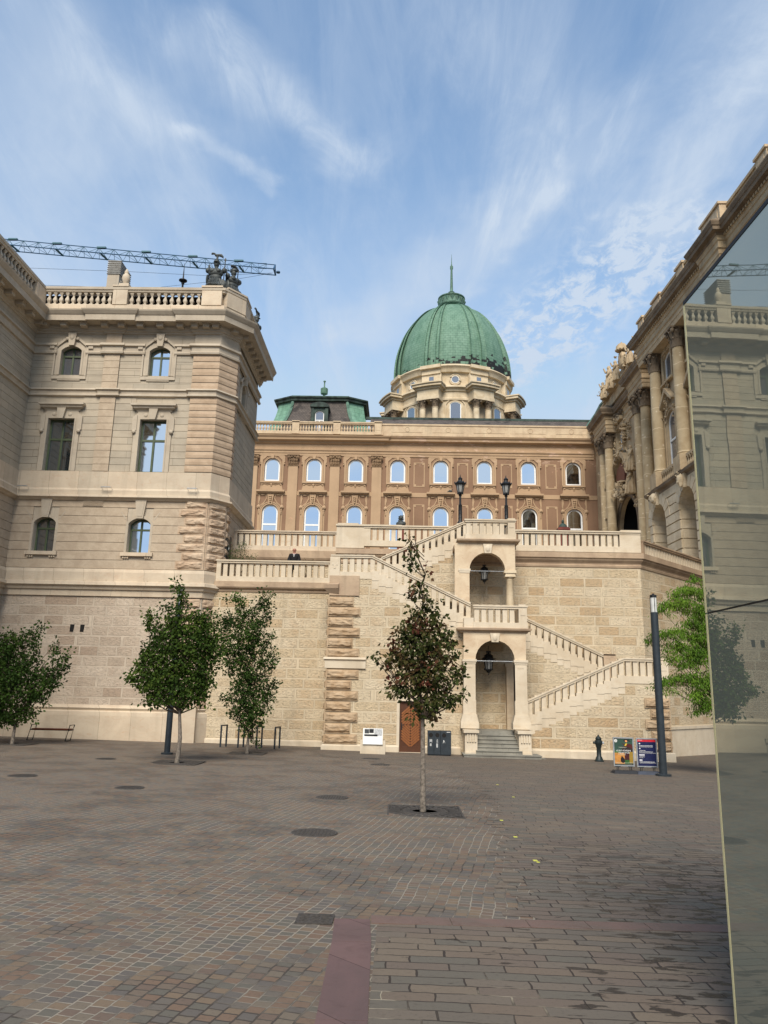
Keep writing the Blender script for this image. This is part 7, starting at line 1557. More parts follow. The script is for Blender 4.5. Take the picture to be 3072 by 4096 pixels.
# poster boards
def board(xc, yc, label, mat_base, kind):
    z = GZ(xc, yc); t = thing('poster_board', label, 'poster stand', (xc, yc, z), 'poster stands beside the pole lamp')
    mb = MB(); hw = 0.345
    mb.add([(xc - hw - 0.03, yc - 0.22, z), (xc + hw + 0.03, yc - 0.22, z), (xc + hw + 0.06, yc + 0.22, z), (xc - hw - 0.06, yc + 0.22, z), (xc - hw + 0.02, yc - 0.12, z + 0.10), (xc + hw - 0.02, yc - 0.12, z + 0.10), (xc + hw - 0.02, yc + 0.12, z + 0.10), (xc - hw + 0.02, yc + 0.12, z + 0.10)], ((0, 1, 2, 3), (4, 7, 6, 5), (0, 4, 5, 1), (1, 5, 6, 2), (2, 6, 7, 3), (3, 7, 4, 0))); mb.obj('rubber_base', mat_base, t)
    mb = MB()
    for sx in (-0.2, 0.2):
        for e in (-0.025, 0.025): mb.tube([(xc + sx + e, yc, z + 0.08), (xc + sx + e, yc, z + 0.24)], 0.011, 6)
        mb.box(xc + sx - 0.08, xc + sx + 0.08, yc - 0.03, yc + 0.03, z + 0.2, z + 0.225)
    mb.obj('bracket', 'iron', t)
    F1 = Fr((xc, yc), (1, 0), (0, -1)); zb_, zt2 = z + 0.22, z + 1.10; hw = 0.325
    mb = MB(); mb.band([(-hw + 0.035, zb_ + 0.035), (-hw + 0.035, zt2 - 0.035), (hw - 0.035, zt2 - 0.035), (hw - 0.035, zb_ + 0.035), (-hw + 0.035, zb_ + 0.035)], [(-hw, zb_), (-hw, zt2), (hw, zt2), (hw, zb_), (-hw, zb_)], -0.02, 0.02, F1); mb.obj('frame', 'steel', t)
    hw -= 0.03; zb_ += 0.03; zt2 -= 0.03; W, H_ = 2 * hw, zt2 - zb_
    def rect(nm, c, a, b, cc, d, lay, var=0.15, sc=9):
        mb = MB(); mb.box(-hw + a * W, -hw + b * W, 0.0, 0.002 + lay * 0.0012, zb_ + cc * H_, zb_ + d * H_, F1); return mb.obj(nm, plain(nm + ' ' + kind, S(c), 0.4, spec=0.5, var=var, sc=sc), po)
    def poly(nm, c, pts, lay): mb = MB(); mb.prism([(-hw + a * W, zb_ + b * H_) for a, b in pts], 0.0, 0.002 + lay * 0.0012, F1); mb.obj(nm, plain(nm + ' ' + kind, S(c), 0.4, var=0.15), po)
    mb = MB(); mb.box(-hw, hw, -0.012, 0.001, zb_, zt2, F1)
    if kind == 'art':
        po = mb.obj('poster', plain('poster ground', S((52, 78, 66)), 0.4), t)
        rect('ochre_field', (196, 136, 66), 0, 0.55, 0.06, 0.46, 1); rect('maroon_field', (70, 26, 28), 0.55, 0.80, 0.2, 0.46, 1); rect('olive_field', (150, 120, 44), 0.80, 1, 0.08, 0.5, 1); rect('grass_field', (52, 92, 40), 0.55, 0.8, 0.06, 0.2, 1); rect('green_band', (62, 104, 60), 0, 0.3, 0.46, 0.53, 1); rect('dark_band', (38, 42, 36), 0.0, 1, 0, 0.06, 1); rect('shade', (46, 36, 34), 0.42, 1.0, 0.5, 0.7, 1)
        poly('cloak', (86, 34, 32), [(0.4, 0.84), (0.58, 0.70), (0.85, 0.66), (1.0, 0.6), (0.95, 0.78), (0.72, 0.8), (0.55, 0.78)], 2); poly('hat', (34, 36, 38), [(0.48, 0.9), (0.6, 0.97), (0.8, 0.96), (0.92, 0.86), (0.75, 0.9), (0.6, 0.88)], 2); poly('face', (216, 150, 98), [(0.60, 0.88), (0.60, 0.93), (0.70, 0.93), (0.72, 0.88), (0.66, 0.85)], 3); poly('shirt', (206, 178, 60), [(0.56, 0.72), (0.62, 0.81), (0.72, 0.81), (0.64, 0.72)], 3)
        poly('bird', (34, 30, 32), [(0.33, 0.14), (0.33, 0.24), (0.40, 0.35), (0.46, 0.30), (0.54, 0.24), (0.56, 0.12), (0.44, 0.08)], 3); poly('disc', (232, 232, 226), [(0.10 + 0.085 * cos(2 * pi * q / 20), 0.905 + 0.06 * sin(2 * pi * q / 20)) for q in range(20)], 3)
        poly('disc_mark', (60, 62, 60), [(0.07, 0.88), (0.085, 0.88), (0.135, 0.925), (0.12, 0.93)], 4)
        text('AZ ÉLET MŰVÉSZETE', 0.06, (xc - 0.0, yc - 0.0052, zb_ + 0.515 * H_), 'white', po, 0.46); text('THE ART OF LIFE', 0.055, (xc + 0.01, yc - 0.0052, zb_ + 0.435 * H_), 'white', po, 0.36)
        for q, (a, b, h_) in enumerate(((0.22, 0.68, 0.665), (0.3, 0.62, 0.645), (0.2, 0.6, 0.40), (0.3, 0.62, 0.38), (0.05, 0.95, 0.095), (0.05, 0.93, 0.045))): rect('small_print', (200, 200, 180), a, b, h_, h_ + 0.006, 3, 0.05)
    else:
        po = mb.obj('poster', plain('navy poster', S((30, 36, 74)), 0.35, var=0.15, sc=12), t)
        rect('red_header', (200, 40, 52), 0, 1, 0.90, 1, 1); rect('header_print', (236, 170, 170), 0.06, 0.28, 0.95, 0.97, 2, 0.02)
        for cx_, cz_ in ((0.13, 0.83), (0.13, 0.65), (0.13, 0.41), (0.20, 0.41), (0.27, 0.41), (0.34, 0.41), (0.13, 0.22), (0.21, 0.22)): poly('white_disc', (226, 226, 230), [(cx_ + 0.04 * cos(2 * pi * q / 14), cz_ + 0.027 * sin(2 * pi * q / 14)) for q in range(14)], 2)
        for a, b, h_, k in ((0.1, 0.82, 0.745, 0.016), (0.1, 0.80, 0.705, 0.012), (0.1, 0.4, 0.57, 0.014), (0.1, 0.82, 0.52, 0.014), (0.1, 0.95, 0.48, 0.010), (0.1, 0.34, 0.335, 0.014), (0.1, 0.28, 0.30, 0.008), (0.1, 0.9, 0.145, 0.018), (0.1, 0.93, 0.11, 0.010)):
            mb = MB(); rr2 = random.Random(int(h_ * 1000)); u = a
            while u < b: wd = rr2.uniform(0.01, 0.05); mb.box(-hw + u * W, -hw + (u + wd) * W, 0, 0.0044, zb_ + h_ * H_, zb_ + (h_ + k) * H_, F1); u += wd + 0.012
            mb.obj('text_line', 'white', po)
board(7.15, 25.70, 'aluminium framed art poster with green and ochre picture and white title', 'black_rubber', 'art')
board(7.87, 25.66, 'aluminium framed navy poster with red header and rows of white dots', 'grey_rubber', 'info')

# ---------------------------------------------------------------- ironwork in the paving
def manhole(x, y, r, label, lip=True):
    z = GZ(x, y); t = thing('manhole_cover', label, 'manhole cover', (x, y, z), 'round manhole covers in the paving')
    mb = MB(); mb.lathe([(r + 0.035, 0.005), (r + 0.03, 0.012), (r, 0.012), (r - 0.01, 0.004)], (x, y, z), 36); mb.obj('ring', 'cover', t)
    mb = MB(); mb.lathe([(r - 0.012, 0.002), (r - 0.015, 0.010), (0.0, 0.010)], (x, y, z), 36)
    for i in range(-5, 6):
        for j in range(-5, 6):
            a, b = i * r / 5.6, j * r / 5.6
            if a * a + b * b < (r * 0.9) ** 2: mb.box(x + a - r * 0.05, x + a + r * 0.05, y + b - r * 0.05, y + b + r * 0.05, z + 0.009, z + 0.017)
    mb.obj('lid', 'cover', t)
for x, y, r, lb in ((-8.62, 18.46, 0.29, 'round iron manhole cover furthest left in the open paving'), (-8.75, 23.97, 0.27, 'round iron manhole cover left, between the bench and the bushy tree'), (-5.61, 16.92, 0.27, 'round iron manhole cover directly in front of the bushy green tree'), (-1.33, 16.56, 0.30, 'round iron manhole cover left of the tree grate of the reddish tree'), (-1.22, 12.17, 0.31, 'largest and nearest round iron manhole cover, left of the reddish tree'), (-0.95, 28.1, 0.3, 'round iron manhole cover closest to the stone information block'), (-0.57, 25.6, 0.28, 'round iron manhole cover second from the stone information block')): manhole(x, y, r, lb)
z = GZ(-0.72, 7.5); t = thing('drain_grate', 'rectangular slotted iron drain grate beside the purple stone strip', 'drain grate', (-0.72, 7.5, z))
mb = MB(); mb.band([(-0.865, 7.39), (-0.865, 7.65), (-0.575, 7.65), (-0.575, 7.39), (-0.865, 7.39)], [(-0.885, 7.37), (-0.885, 7.67), (-0.555, 7.67), (-0.555, 7.37), (-0.885, 7.37)], 0, 0.01, WORLD)
mb.v = [(p[0], p[2], z + 0.004 + p[1]) for p in mb.v]; mb.obj('frame', 'cover', t)
mb = MB(); mb.box(-0.87, -0.57, 7.38, 7.66, z + 0.004, z + 0.006); mb.obj('well', 'dark', t)
mb = MB()
for k in range(6): mb.box(-0.865, -0.575, 7.395 + k * 0.046, 7.42 + k * 0.046, z + 0.006, z + 0.016)
for k in range(4): mb.box(-0.87 + k * 0.095, -0.853 + k * 0.095, 7.39, 7.65, z + 0.006, z + 0.015)
mb.obj('bars', 'cover', t)
def tree_grate(x, y, s, label):
    z = GZ(x, y); t = thing('tree_grate', label, 'tree grate', (x, y, z), 'square iron grates round the tree trunks')
    mb = MB(); h = s / 2
    mb.v = []; mb.band([(-h + 0.03, -h + 0.03), (-h + 0.03, h - 0.03), (h - 0.03, h - 0.03), (h - 0.03, -h + 0.03), (-h + 0.03, -h + 0.03)], [(-h, -h), (-h, h), (h, h), (h, -h), (-h, -h)], 0, 0.012, WORLD); mb.v = [(x + p[0], y + p[2], z + 0.006 + p[1]) for p in mb.v]; mb.obj('frame', 'cover', t)
    mb = MB(); mb.lathe([(0.0, 0.0055), (h * 0.33, 0.0055), (h * 0.34, 0.0055)], (x, y, z), 24); mb.obj('soil', 'dark', t)
    mb = MB(); mb.box(x - h + 0.02, x + h - 0.02, y - h + 0.02, y + h - 0.02, z + 0.0045, z + 0.005); mb.obj('bed', 'dark', t)
    mb = MB()
    for k in range(28):
        a = 2 * pi * k / 28; ro = min(h / max(abs(cos(a)), abs(sin(a))) - 0.03, h * 1.32)
        c, s_ = cos(a), sin(a)
        for r0, r1 in ((h * 0.36, h * 0.60), (h * 0.66, ro)):
            if r1 > r0:
                w0, w1 = 0.045 * r0 / 0.4, 0.03 * r1 / 0.4 + 0.012
                mb.add([(x + c * r0 - s_ * w0 * .7, y + s_ * r0 + c * w0 * .7, z + 0.014), (x + c * r0 + s_ * w0 * .7, y + s_ * r0 - c * w0 * .7, z + 0.014), (x + c * r1 + s_ * w1, y + s_ * r1 - c * w1, z + 0.014), (x + c * r1 - s_ * w1, y + s_ * r1 + c * w1, z + 0.014)], ((0, 1, 2, 3),))
    for r_ in (0.35, 0.63, 0.96): mb.tube([(x + h * r_ * cos(2 * pi * q / 32), y + h * r_ * sin(2 * pi * q / 32), z + 0.008) for q in range(33)], 0.012, 4, False)
    mb.obj('cast_plate', 'cover', t)
tree_grate(0.50, 14.98, 1.36, 'square iron tree grate in front, under the reddish tree'); tree_grate(-6.46, 23.5, 1.4, 'square iron tree grate under the bushy green tree'); tree_grate(-5.37, 28.5, 1.3, 'square iron tree grate under the slim forked tree by the bicycle stands'); tree_grate(-13.95, 28.9, 1.3, 'square iron tree grate under the leftmost tree')
for i, (x, y, lb) in enumerate(((2.51, 20.5, 'farthest yellow sticker on the paving'), (2.53, 17.86, 'yellow sticker second farthest on the paving'), (1.80, 14.2, 'smallest pale yellow sticker right of the tree grate'), (1.79, 12.49, 'yellow sticker in the middle of the row on the paving'), (1.78, 10.68, 'nearest yellow sticker on the paving'))):
    z = GZ(x, y) + 0.006; mb = MB(); a = 0.028; mb.box(x - a, x + a, y - 0.04, y + 0.04, z, z + 0.003)
    if i == 4: mb.box(x - 0.0, x + 0.04, y - 0.12, y - 0.07, z, z + 0.003)
    o = mb.obj('paving_sticker', 'yellow'); o['label'] = lb; o['category'] = 'sticker'; o['group'] = 'yellow stickers on the paving'

# ---------------------------------------------------------------- bust, urn, pigeon, sign on the terrace
t = thing('bust', 'dark bronze bust with long curly hair on a red marble pedestal on the terrace', 'bust', (-0.06, 40, 8.92))
mb = MB(); mb.box(-0.24, 0.13, 39.8, 40.2, 8.92, 10.95); mb.box(-0.34, 0.23, 39.72, 40.28, 10.95, 11.08); mb.box(-0.36, 0.24, 39.7, 40.3, 8.92, 9.2); mb.obj('pedestal', 'redmarble', t)
mb = MB(); mb.ball((-0.05, 40, 11.22), (0.27, 0.16, 0.16), 14, 10, 0.2); mb.tube([(-0.05, 40, 11.25), (-0.05, 39.98, 11.45)], 0.07, 8); mb.ball((-0.05, 39.96, 11.54), (0.085, 0.10, 0.12), 12, 10); mb.ball((-0.05, 39.855, 11.53), (0.018, 0.03, 0.03), 6, 5); mb.obj('figure', 'bronze', t, True)
mb = MB()
for k in range(26):
    a = 2 * pi * k / 26 * 3; zz = 11.66 - k * 0.012
    if sin(a) < 0.3 or k < 8: mb.ball((-0.05 + 0.10 * cos(a) * (1 + k * 0.01), 40.0 - 0.02 + 0.08 * abs(sin(a)), zz), 0.045, 7, 5, 0.3)
mb.ball((-0.05, 40.02, 11.60), (0.11, 0.11, 0.10), 10, 8, 0.3); mb.obj('hair', 'bronze', t, True)
t = thing('domed_pillar', 'red marble pillar with small green bronze dome behind the right-hand parapet', 'monument', (8.5, 40, 8.92))
mb = MB(); mb.box(8.28, 8.72, 39.78, 40.22, 8.92, 11.0); mb.box(8.18, 8.82, 39.68, 40.32, 11.0, 11.10); mb.box(8.24, 8.76, 39.74, 40.26, 11.10, 11.16); mb.obj('pillar', 'redmarble', t)
mb = MB(); mb.lathe([(0.24, 11.16), (0.22, 11.24), (0.17, 11.32), (0.09, 11.38), (0.05, 11.42), (0.07, 11.46), (0.07, 11.52), (0.04, 11.58), (0, 11.61)], (8.5, 40, 0), 14); mb.obj('dome_cap', 'copper_dark', t, True)
t = thing('pigeon', 'small dark pigeon perched on a window hood of the brown palace', 'bird', (4.75, 73.75, 21.74))
mb = MB(); mb.ball((4.75, 73.75, 21.90), (0.19, 0.1, 0.11), 10, 8, 0, Matrix.Rotation(0.35, 3, 'Y')); mb.ball((4.90, 73.75, 22.04), (0.06, 0.05, 0.06), 8, 6); mb.tube([(4.95, 73.75, 22.04), (5.0, 73.75, 22.02)], [0.02, 0.005], 5); mb.tube([(4.6, 73.75, 21.9), (4.42, 73.75, 21.80)], [0.07, 0.03], 6); mb.tube([(4.74, 73.73, 21.83), (4.74, 73.73, 21.74)], 0.012, 4); mb.tube([(4.78, 73.77, 21.83), (4.78, 73.77, 21.74)], 0.012, 4); mb.obj('body', 'bronze', t, True)
M['sign_green'] = plain('dark green sign', S((34, 60, 52)), 0.5)
t = thing('exit_sign', 'small dark green emergency sign with white figure by the terrace doorway', 'sign', (-8.0, 34.9, 8.8))
mb = MB(); mb.box(34.95, 35.25, 0.12, 0.14, 8.75, 9.0, FK); mb.obj('plate', 'sign_green', t)
mb = MB(); mb.prism([(35.0, 8.8), (35.06, 8.8), (35.12, 8.88), (35.2, 8.84), (35.2, 8.88), (35.13, 8.93), (35.05, 8.9)], 0.14, 0.146, FK); mb.obj('pictogram', 'white', t)

# ---------------------------------------------------------------- person on the lower terrace
def skin_mesh(name, verts, edges, radii, mat, parent, sub=2, root=0):
    me = bpy.data.meshes.new(name); me.from_pydata(verts, edges, []); o = bpy.data.objects.new(name, me); C.objects.link(o)
    sk = o.modifiers.new('skin', 'SKIN'); sb = o.modifiers.new('sub', 'SUBSURF'); sb.levels = sub; sb.render_levels = sub
    for i, r in enumerate(radii): d = me.skin_vertices[0].data[i]; d.radius = r if isinstance(r, tuple) else (r, r); d.use_root = (i == root)
    bpy.context.view_layer.update(); dg = bpy.context.evaluated_depsgraph_get(); m2 = bpy.data.meshes.new_from_object(o.evaluated_get(dg)); bpy.data.objects.remove(o)
    m2.materials.clear(); m2.materials.append(M[mat])
    for p in m2.polygons: p.use_smooth = True
    q = bpy.data.objects.new(name, m2); C.objects.link(q); q.parent = parent
    return q
px_, py_, pz_ = -4.92, 34.95, 7.2
t = thing('person', 'bald person in a black jacket looking down behind the left terrace parapet', 'person', (px_, py_, pz_))
V_ = [(0, 0, 0.90), (0, 0, 1.08), (0, -0.02, 1.26), (0, -0.03, 1.40), (0, -0.04, 1.47), (0, -0.07, 1.555), (0, -0.085, 1.63), (0, -0.075, 1.68),
      (0.17, -0.02, 1.37), (0.25, -0.06, 1.14), (0.14, -0.24, 1.02), (0.08, -0.30, 1.03), (-0.17, -0.02, 1.37), (-0.25, -0.06, 1.14), (-0.14, -0.24, 1.02), (-0.08, -0.30, 1.03),
      (0.10, 0, 0.82), (0.11, -0.02, 0.47), (0.11, 0.02, 0.08), (0.12, -0.14, 0.03), (-0.10, 0, 0.82), (-0.11, -0.02, 0.47), (-0.11, 0.02, 0.08), (-0.12, -0.14, 0.03)]
E_ = [(0, 1), (1, 2), (2, 3), (3, 4), (4, 5), (5, 6), (6, 7), (3, 8), (8, 9), (9, 10), (10, 11), (3, 12), (12, 13), (13, 14), (14, 15), (0, 16), (16, 17), (17, 18), (18, 19), (0, 20), (20, 21), (21, 22), (22, 23)]
R2 = [(0.16, 0.12), (0.15, 0.11), (0.17, 0.12), (0.12, 0.10), (0.055, 0.06), (0.070, 0.085), (0.085, 0.105), (0.070, 0.085), 0.065, 0.045, 0.035, 0.03, 0.065, 0.045, 0.035, 0.03, 0.085, 0.06, 0.04, 0.035, 0.085, 0.06, 0.04, 0.035]
b = skin_mesh('body', V_, E_, R2, 'skin', t)
mb = MB(); mb.ball((0, -0.185, 1.585), (0.016, 0.02, 0.028), 8, 6); mb.ball((0, -0.165, 1.545), (0.03, 0.012, 0.008), 8, 6)
for s_ in (-1, 1): mb.ball((s_ * 0.082, -0.08, 1.60), (0.014, 0.028, 0.036), 8, 6); mb.ball((s_ * 0.032, -0.168, 1.612), (0.016, 0.012, 0.008), 8, 6)
o = mb.obj('face', 'skin', None, True); o.parent = b
jk = skin_mesh('jacket', V_[:5] + V_[8:11] + V_[12:15] + [(0, 0.02, 0.80)], [(0, 1), (1, 2), (2, 3), (3, 4), (3, 5), (5, 6), (6, 7), (3, 8), (8, 9), (9, 10), (0, 11)], [(0.19, 0.15), (0.19, 0.145), (0.22, 0.15), (0.16, 0.13), (0.085, 0.085), 0.10, 0.078, 0.056, 0.10, 0.078, 0.056, (0.19, 0.15)], 'cloth_black', t)
tr = skin_mesh('trousers', [V_[0]] + V_[16:19] + V_[20:23], [(0, 1), (1, 2), (2, 3), (0, 4), (4, 5), (5, 6)], [(0.17, 0.13), 0.10, 0.075, 0.06, 0.10, 0.075, 0.06], 'cloth_black', t)
mb = MB()
for s_ in (-1, 1):
    for k in range(4): mb.tube([(s_ * (0.075 - k * 0.018), -0.315, 1.035 - k * 0.004), (s_ * (0.06 - k * 0.016), -0.36, 1.03 - k * 0.003), (s_ * (0.03 - k * 0.008), -0.365, 1.045)], [0.010, 0.009, 0.008], 6)
    mb.tube([(s_ * 0.05, -0.30, 1.06), (s_ * 0.02, -0.33, 1.07)], [0.011, 0.009], 6)
o = mb.obj('fingers', 'skin', None, True); o.parent = b
mb = MB(); mb.tube([(-0.05, -0.14, 1.45), (-0.02, -0.16, 1.36), (0.0, -0.17, 1.28)], 0.008, 5); mb.tube([(0.05, -0.14, 1.45), (0.02, -0.16, 1.36), (0.0, -0.17, 1.28)], 0.008, 5); o = mb.obj('lanyard', 'white', None); o.parent = t

# ---------------------------------------------------------------- trees
def leaf_mat(name, cols, trans=0.16):
    T = NT(name, 0.7, 0, 0.15); at = T.n('ShaderNodeAttribute'); at.attribute_name = 'leafvar'
    r = T.n('ShaderNodeValToRGB'); T.l(at.outputs['Fac'], r.inputs[0]); e = r.color_ramp.elements
    while len(e) < len(cols): e.new(0.5)
    for i, c in enumerate(cols): e[i].position = i / (len(cols) - 1); e[i].color = S(c)
    T.l(r.outputs[0], T.b.inputs['Base Color']); tb = T.n('ShaderNodeBsdfTranslucent'); T.l(r.outputs[0], tb.inputs[0]); mxs = T.n('ShaderNodeMixShader'); mxs.inputs[0].default_value = trans
    T.l(T.b.outputs[0], mxs.inputs[1]); T.l(tb.outputs[0], mxs.inputs[2]); T.l(mxs.outputs[0], T.t.nodes['Material Output'].inputs[0]); return T.m
M['leaf_green'] = leaf_mat('hornbeam leaves', [(24, 40, 15), (38, 58, 20), (52, 74, 26), (70, 92, 34)])
M['leaf_maple'] = leaf_mat('maple leaves', [(30, 46, 16), (44, 64, 20), (62, 82, 27), (84, 98, 35)])
M['leaf_red'] = leaf_mat('turning leaves', [(38, 48, 20), (54, 64, 26), (68, 68, 32), (82, 54, 36), (94, 48, 38)])
M['leaf_locust'] = leaf_mat('locust leaves', [(58, 86, 30), (82, 114, 36), (104, 136, 44), (130, 158, 56)], 0.3)
M['leaf_shrub'] = leaf_mat('oleander leaves', [(56, 70, 42), (76, 90, 54), (98, 106, 70)])
def leaves(name, blobs, y, yd, n_per, size, mat, parent, seed, droop=0.0, twigs=None, shape='leaf', clump=14, spread=0.14, var=None):
    """leaf clusters on short twigs spread through each blob; returns (leaf object)"""
    rr_ = random.Random(seed); vs, fs, va = [], [], []
    for (bx, bz, rx, rz) in blobs:
        area = rx * rz; nclump = max(2, int(area * n_per / clump))
        for q in range(nclump):
            while True:
                u, v, w_ = rr_.uniform(-1, 1), rr_.uniform(-1, 1), rr_.uniform(-1, 1)
                if u * u + v * v + w_ * w_ <= 1: break
            ry = min(max(rx, rz), yd)
            c = Vector((bx + u * rx, y + w_ * ry, bz + v * rz)); base = Vector((bx, y, bz - rz * 0.6))
            d = (c - base); d = (d.normalized() if d.length > 0.05 else Vector((0, 0, 1))) + Vector((rr_.uniform(-.5, .5), rr_.uniform(-.5, .5), rr_.uniform(-0.1, .5) - droop)); d.normalize()
            L_ = spread * rr_.uniform(0.8, 1.8); cv_ = rr_.random() * 0.45 + 0.35 * (0.5 + noise.noise(c * 1.7))
            if twigs is not None: twigs.append((c - d * L_ * 0.7, c + d * L_ * 0.7))
            for k in range(clump):
                s_ = rr_.uniform(-0.8, 1.0); p = c + d * (L_ * s_) + Vector((rr_.gauss(0, 1), rr_.gauss(0, 1), rr_.gauss(0, 1))) * spread * 0.33
                out = (p - c - d * (L_ * s_)); ax = (out.normalized() * 0.9 + d * 0.6 + Vector((0, 0, -0.5 - droop)) + Vector((rr_.uniform(-.5, .5),) * 3)).normalized()
                sd_ = ax.cross(Vector((rr_.uniform(-1, 1), rr_.uniform(-1, 1), rr_.uniform(-1, 1)))).normalized(); sz = size * rr_.uniform(0.65, 1.25)
                wd = 0.34 if shape == 'leaf' else 0.14
                nrm = ax.cross(sd_) * sz * 0.12
                b = len(vs); vs += [p, p + ax * sz * 0.45 + sd_ * sz * wd + nrm, p + ax * sz, p + ax * sz * 0.45 - sd_ * sz * wd + nrm]
                fs += [(b, b + 1, b + 2), (b, b + 2, b + 3)]; vv = min(1, max(0, cv_ + rr_.uniform(0, 0.25))) if var is None else var(p, rr_, cv_); va += [vv] * 4
    me = bpy.data.meshes.new(name); me.from_pydata(vs, [], fs); at = me.attributes.new('leafvar', 'FLOAT', 'POINT'); at.data.foreach_set('value', va); me.materials.append(M[mat])
    o = bpy.data.objects.new(name, me); C.objects.link(o); o.parent = parent
    if parent.type == 'EMPTY': o.matrix_parent_inverse = Matrix.Translation(-Vector(parent.location))
    return o
def tree(label, bx, by, trunk, r0, blobs, yd, n_per, size, mat, seed, group='young trees in iron grates', name='tree', bark='bark', leadx=None, **k):
    z0 = GZ(bx, by); t = thing(name, label, 'tree', (bx, by, z0), group); rr_ = random.Random(seed + 50)
    ztop = max(b[1] for b in blobs); zs = trunk[-1][1]; shape_l = k.get('shape') != 'narrow'
    mb = MB(); pts = [(bx, by, z0 - 0.05)] + [(x, by, z) for x, z in trunk]; n = len(pts); mb.tube(pts, [r0 * (1 - 0.45 * i / (n - 1)) for i in range(n)], 10); mb.obj('trunk', bark, t, True)
    mb = MB(); tw = []; tx = trunk[-1][0]
    # leader
    lead = sorted([b for b in blobs if abs(b[0] - (leadx if leadx is not None else tx)) < max(0.25, b[2])], key=lambda b: b[1])
    lp_ = [(tx, by, zs)] + [(b[0] * 0.6 + tx * 0.4, by + rr_.uniform(-.05, .05), b[1]) for b in lead[::2]]
    if len(lp_) > 1: mb.tube(lp_, [r0 * 0.55 * (1 - 0.85 * i / (len(lp_) - 1)) + 0.004 for i in range(len(lp_))], 7)
    for b in blobs:
        hh = b[1] - (abs(b[0] - tx) * 0.9 + b[3] * 0.9) ; z_s = max(zs - 0.1, min(hh, ztop)); k0 = min(1, max(0, (z_s - zs) / max(0.3, ztop - zs)))
        s0 = Vector((tx, by, z_s)); e0 = Vector((b[0], by + rr_.uniform(-0.3, 0.3) * min(b[2], yd), b[1] + b[3] * 0.5)); mid = s0.lerp(e0, 0.5) + Vector((0, 0, -0.08 * (e0 - s0).length))
        rb_ = r0 * (0.34 if shape_l else 0.15) * (1 - 0.6 * k0); mb.tube([s0, mid, e0], [rb_, rb_ * 0.65, 0.005], 6)
    cr = leaves('crown', blobs, by, yd, n_per, size, mat, t, seed, twigs=tw, **k)
    for a, b in tw[::2]: mb.tube([a, b], [0.006, 0.003], 3, False)
    o = mb.obj('limbs', 'twig', t, True); return t
f1 = lambda L_: [(0.38 + (a - 720) / 348 + (b - 540) * 0.00004, 4.39 - (b - 540) / 352, c / 348, d / 348) for a, b, c, d in L_]
B1 = f1([(645, 140, 22, 28), (660, 185, 16, 22), (665, 255, 40, 28), (625, 285, 18, 12), (690, 330, 30, 28), (760, 385, 28, 28), (735, 445, 30, 25), (700, 500, 60, 40), (740, 545, 42, 35), (645, 540, 30, 20), (800, 590, 30, 22), (730, 620, 95, 45), (680, 690, 80, 50), (790, 690, 75, 50), (740, 770, 150, 70), (630, 800, 70, 50), (860, 770, 60, 35), (900, 800, 40, 30), (540, 850, 50, 25), (720, 880, 190, 80), (930, 850, 50, 35), (850, 900, 110, 60), (600, 940, 90, 50), (400, 945, 40, 16), (460, 985, 45, 25), (520, 990, 40, 30), (720, 990, 210, 80), (930, 970, 60, 40), (1000, 1010, 35, 22), (640, 1080, 140, 60), (820, 1080, 150, 70), (1000, 1070, 40, 22), (970, 1100, 40, 25), (600, 1170, 110, 55), (780, 1180, 150, 70), (950, 1190, 50, 20), (1010, 1180, 25, 12), (740, 1270, 120, 50), (880, 1230, 60, 35), (680, 1330, 45, 28), (820, 1330, 35, 28), (765, 1350, 30, 25)])
def redvar(p, rr_, c): return min(1, max(0, c * 0.9 + rr_.uniform(0, 0.32) + (0.20 if noise.noise(p * 3.0) > 0.30 else -0.16)))
tree('slender pyramid shaped tree with dark reddish green leaves standing alone in front', 0.47, 14.98, [(0.46, 1.3), (0.45, 2.2)], 0.062, B1, 0.42, 3700, 0.092, 'leaf_red', 1, droop=0.35, clump=9, spread=0.10, var=redvar, leadx=0.38)
f2 = lambda L_: [(-6.95 + (a - 240) / 312 + (b - 50) * 0.00025, 5.77 - (b - 50) / 323, c / 312, d / 312) for a, b, c, d in L_]
B2 = f2([(240, 95, 45, 40), (290, 180, 35, 60), (290, 260, 45, 50), (140, 315, 35, 35), (170, 400, 40, 50), (280, 420, 90, 80), (500, 410, 90, 50), (570, 450, 60, 50), (410, 480, 110, 80), (230, 540, 120, 90), (480, 560, 150, 90), (0, 400, 50, 50), (20, 500, 50, 60), (60, 590, 70, 60), (180, 690, 180, 100), (430, 700, 200, 110), (600, 640, 80, 60), (610, 760, 70, 70), (20, 780, 80, 70), (150, 850, 200, 110), (420, 880, 190, 120), (-80, 890, 70, 60), (-150, 1000, 60, 35), (-60, 1030, 110, 80), (100, 1020, 200, 110), (350, 1050, 190, 110), (520, 1000, 70, 80), (20, 1160, 120, 70), (220, 1180, 200, 70), (440, 1170, 110, 60), (30, 1235, 50, 30), (340, 1240, 60, 28), (520, 1210, 40, 30)])
tree('bushy round headed green tree in front of the palace corner pole lamp', -6.46, 23.47, [(-6.42, 1.1), (-6.50, 1.9)], 0.075, B2, 0.85, 4200, 0.105, 'leaf_maple', 2, droop=0.2, clump=12, spread=0.15, leadx=-6.8)
f3 = lambda L_: [(-6.03 + (a - 840) / 256 + (b - 180) * 0.00023, 5.98 - (b - 180) / 266, c / 256, d / 256) for a, b, c, d in L_]
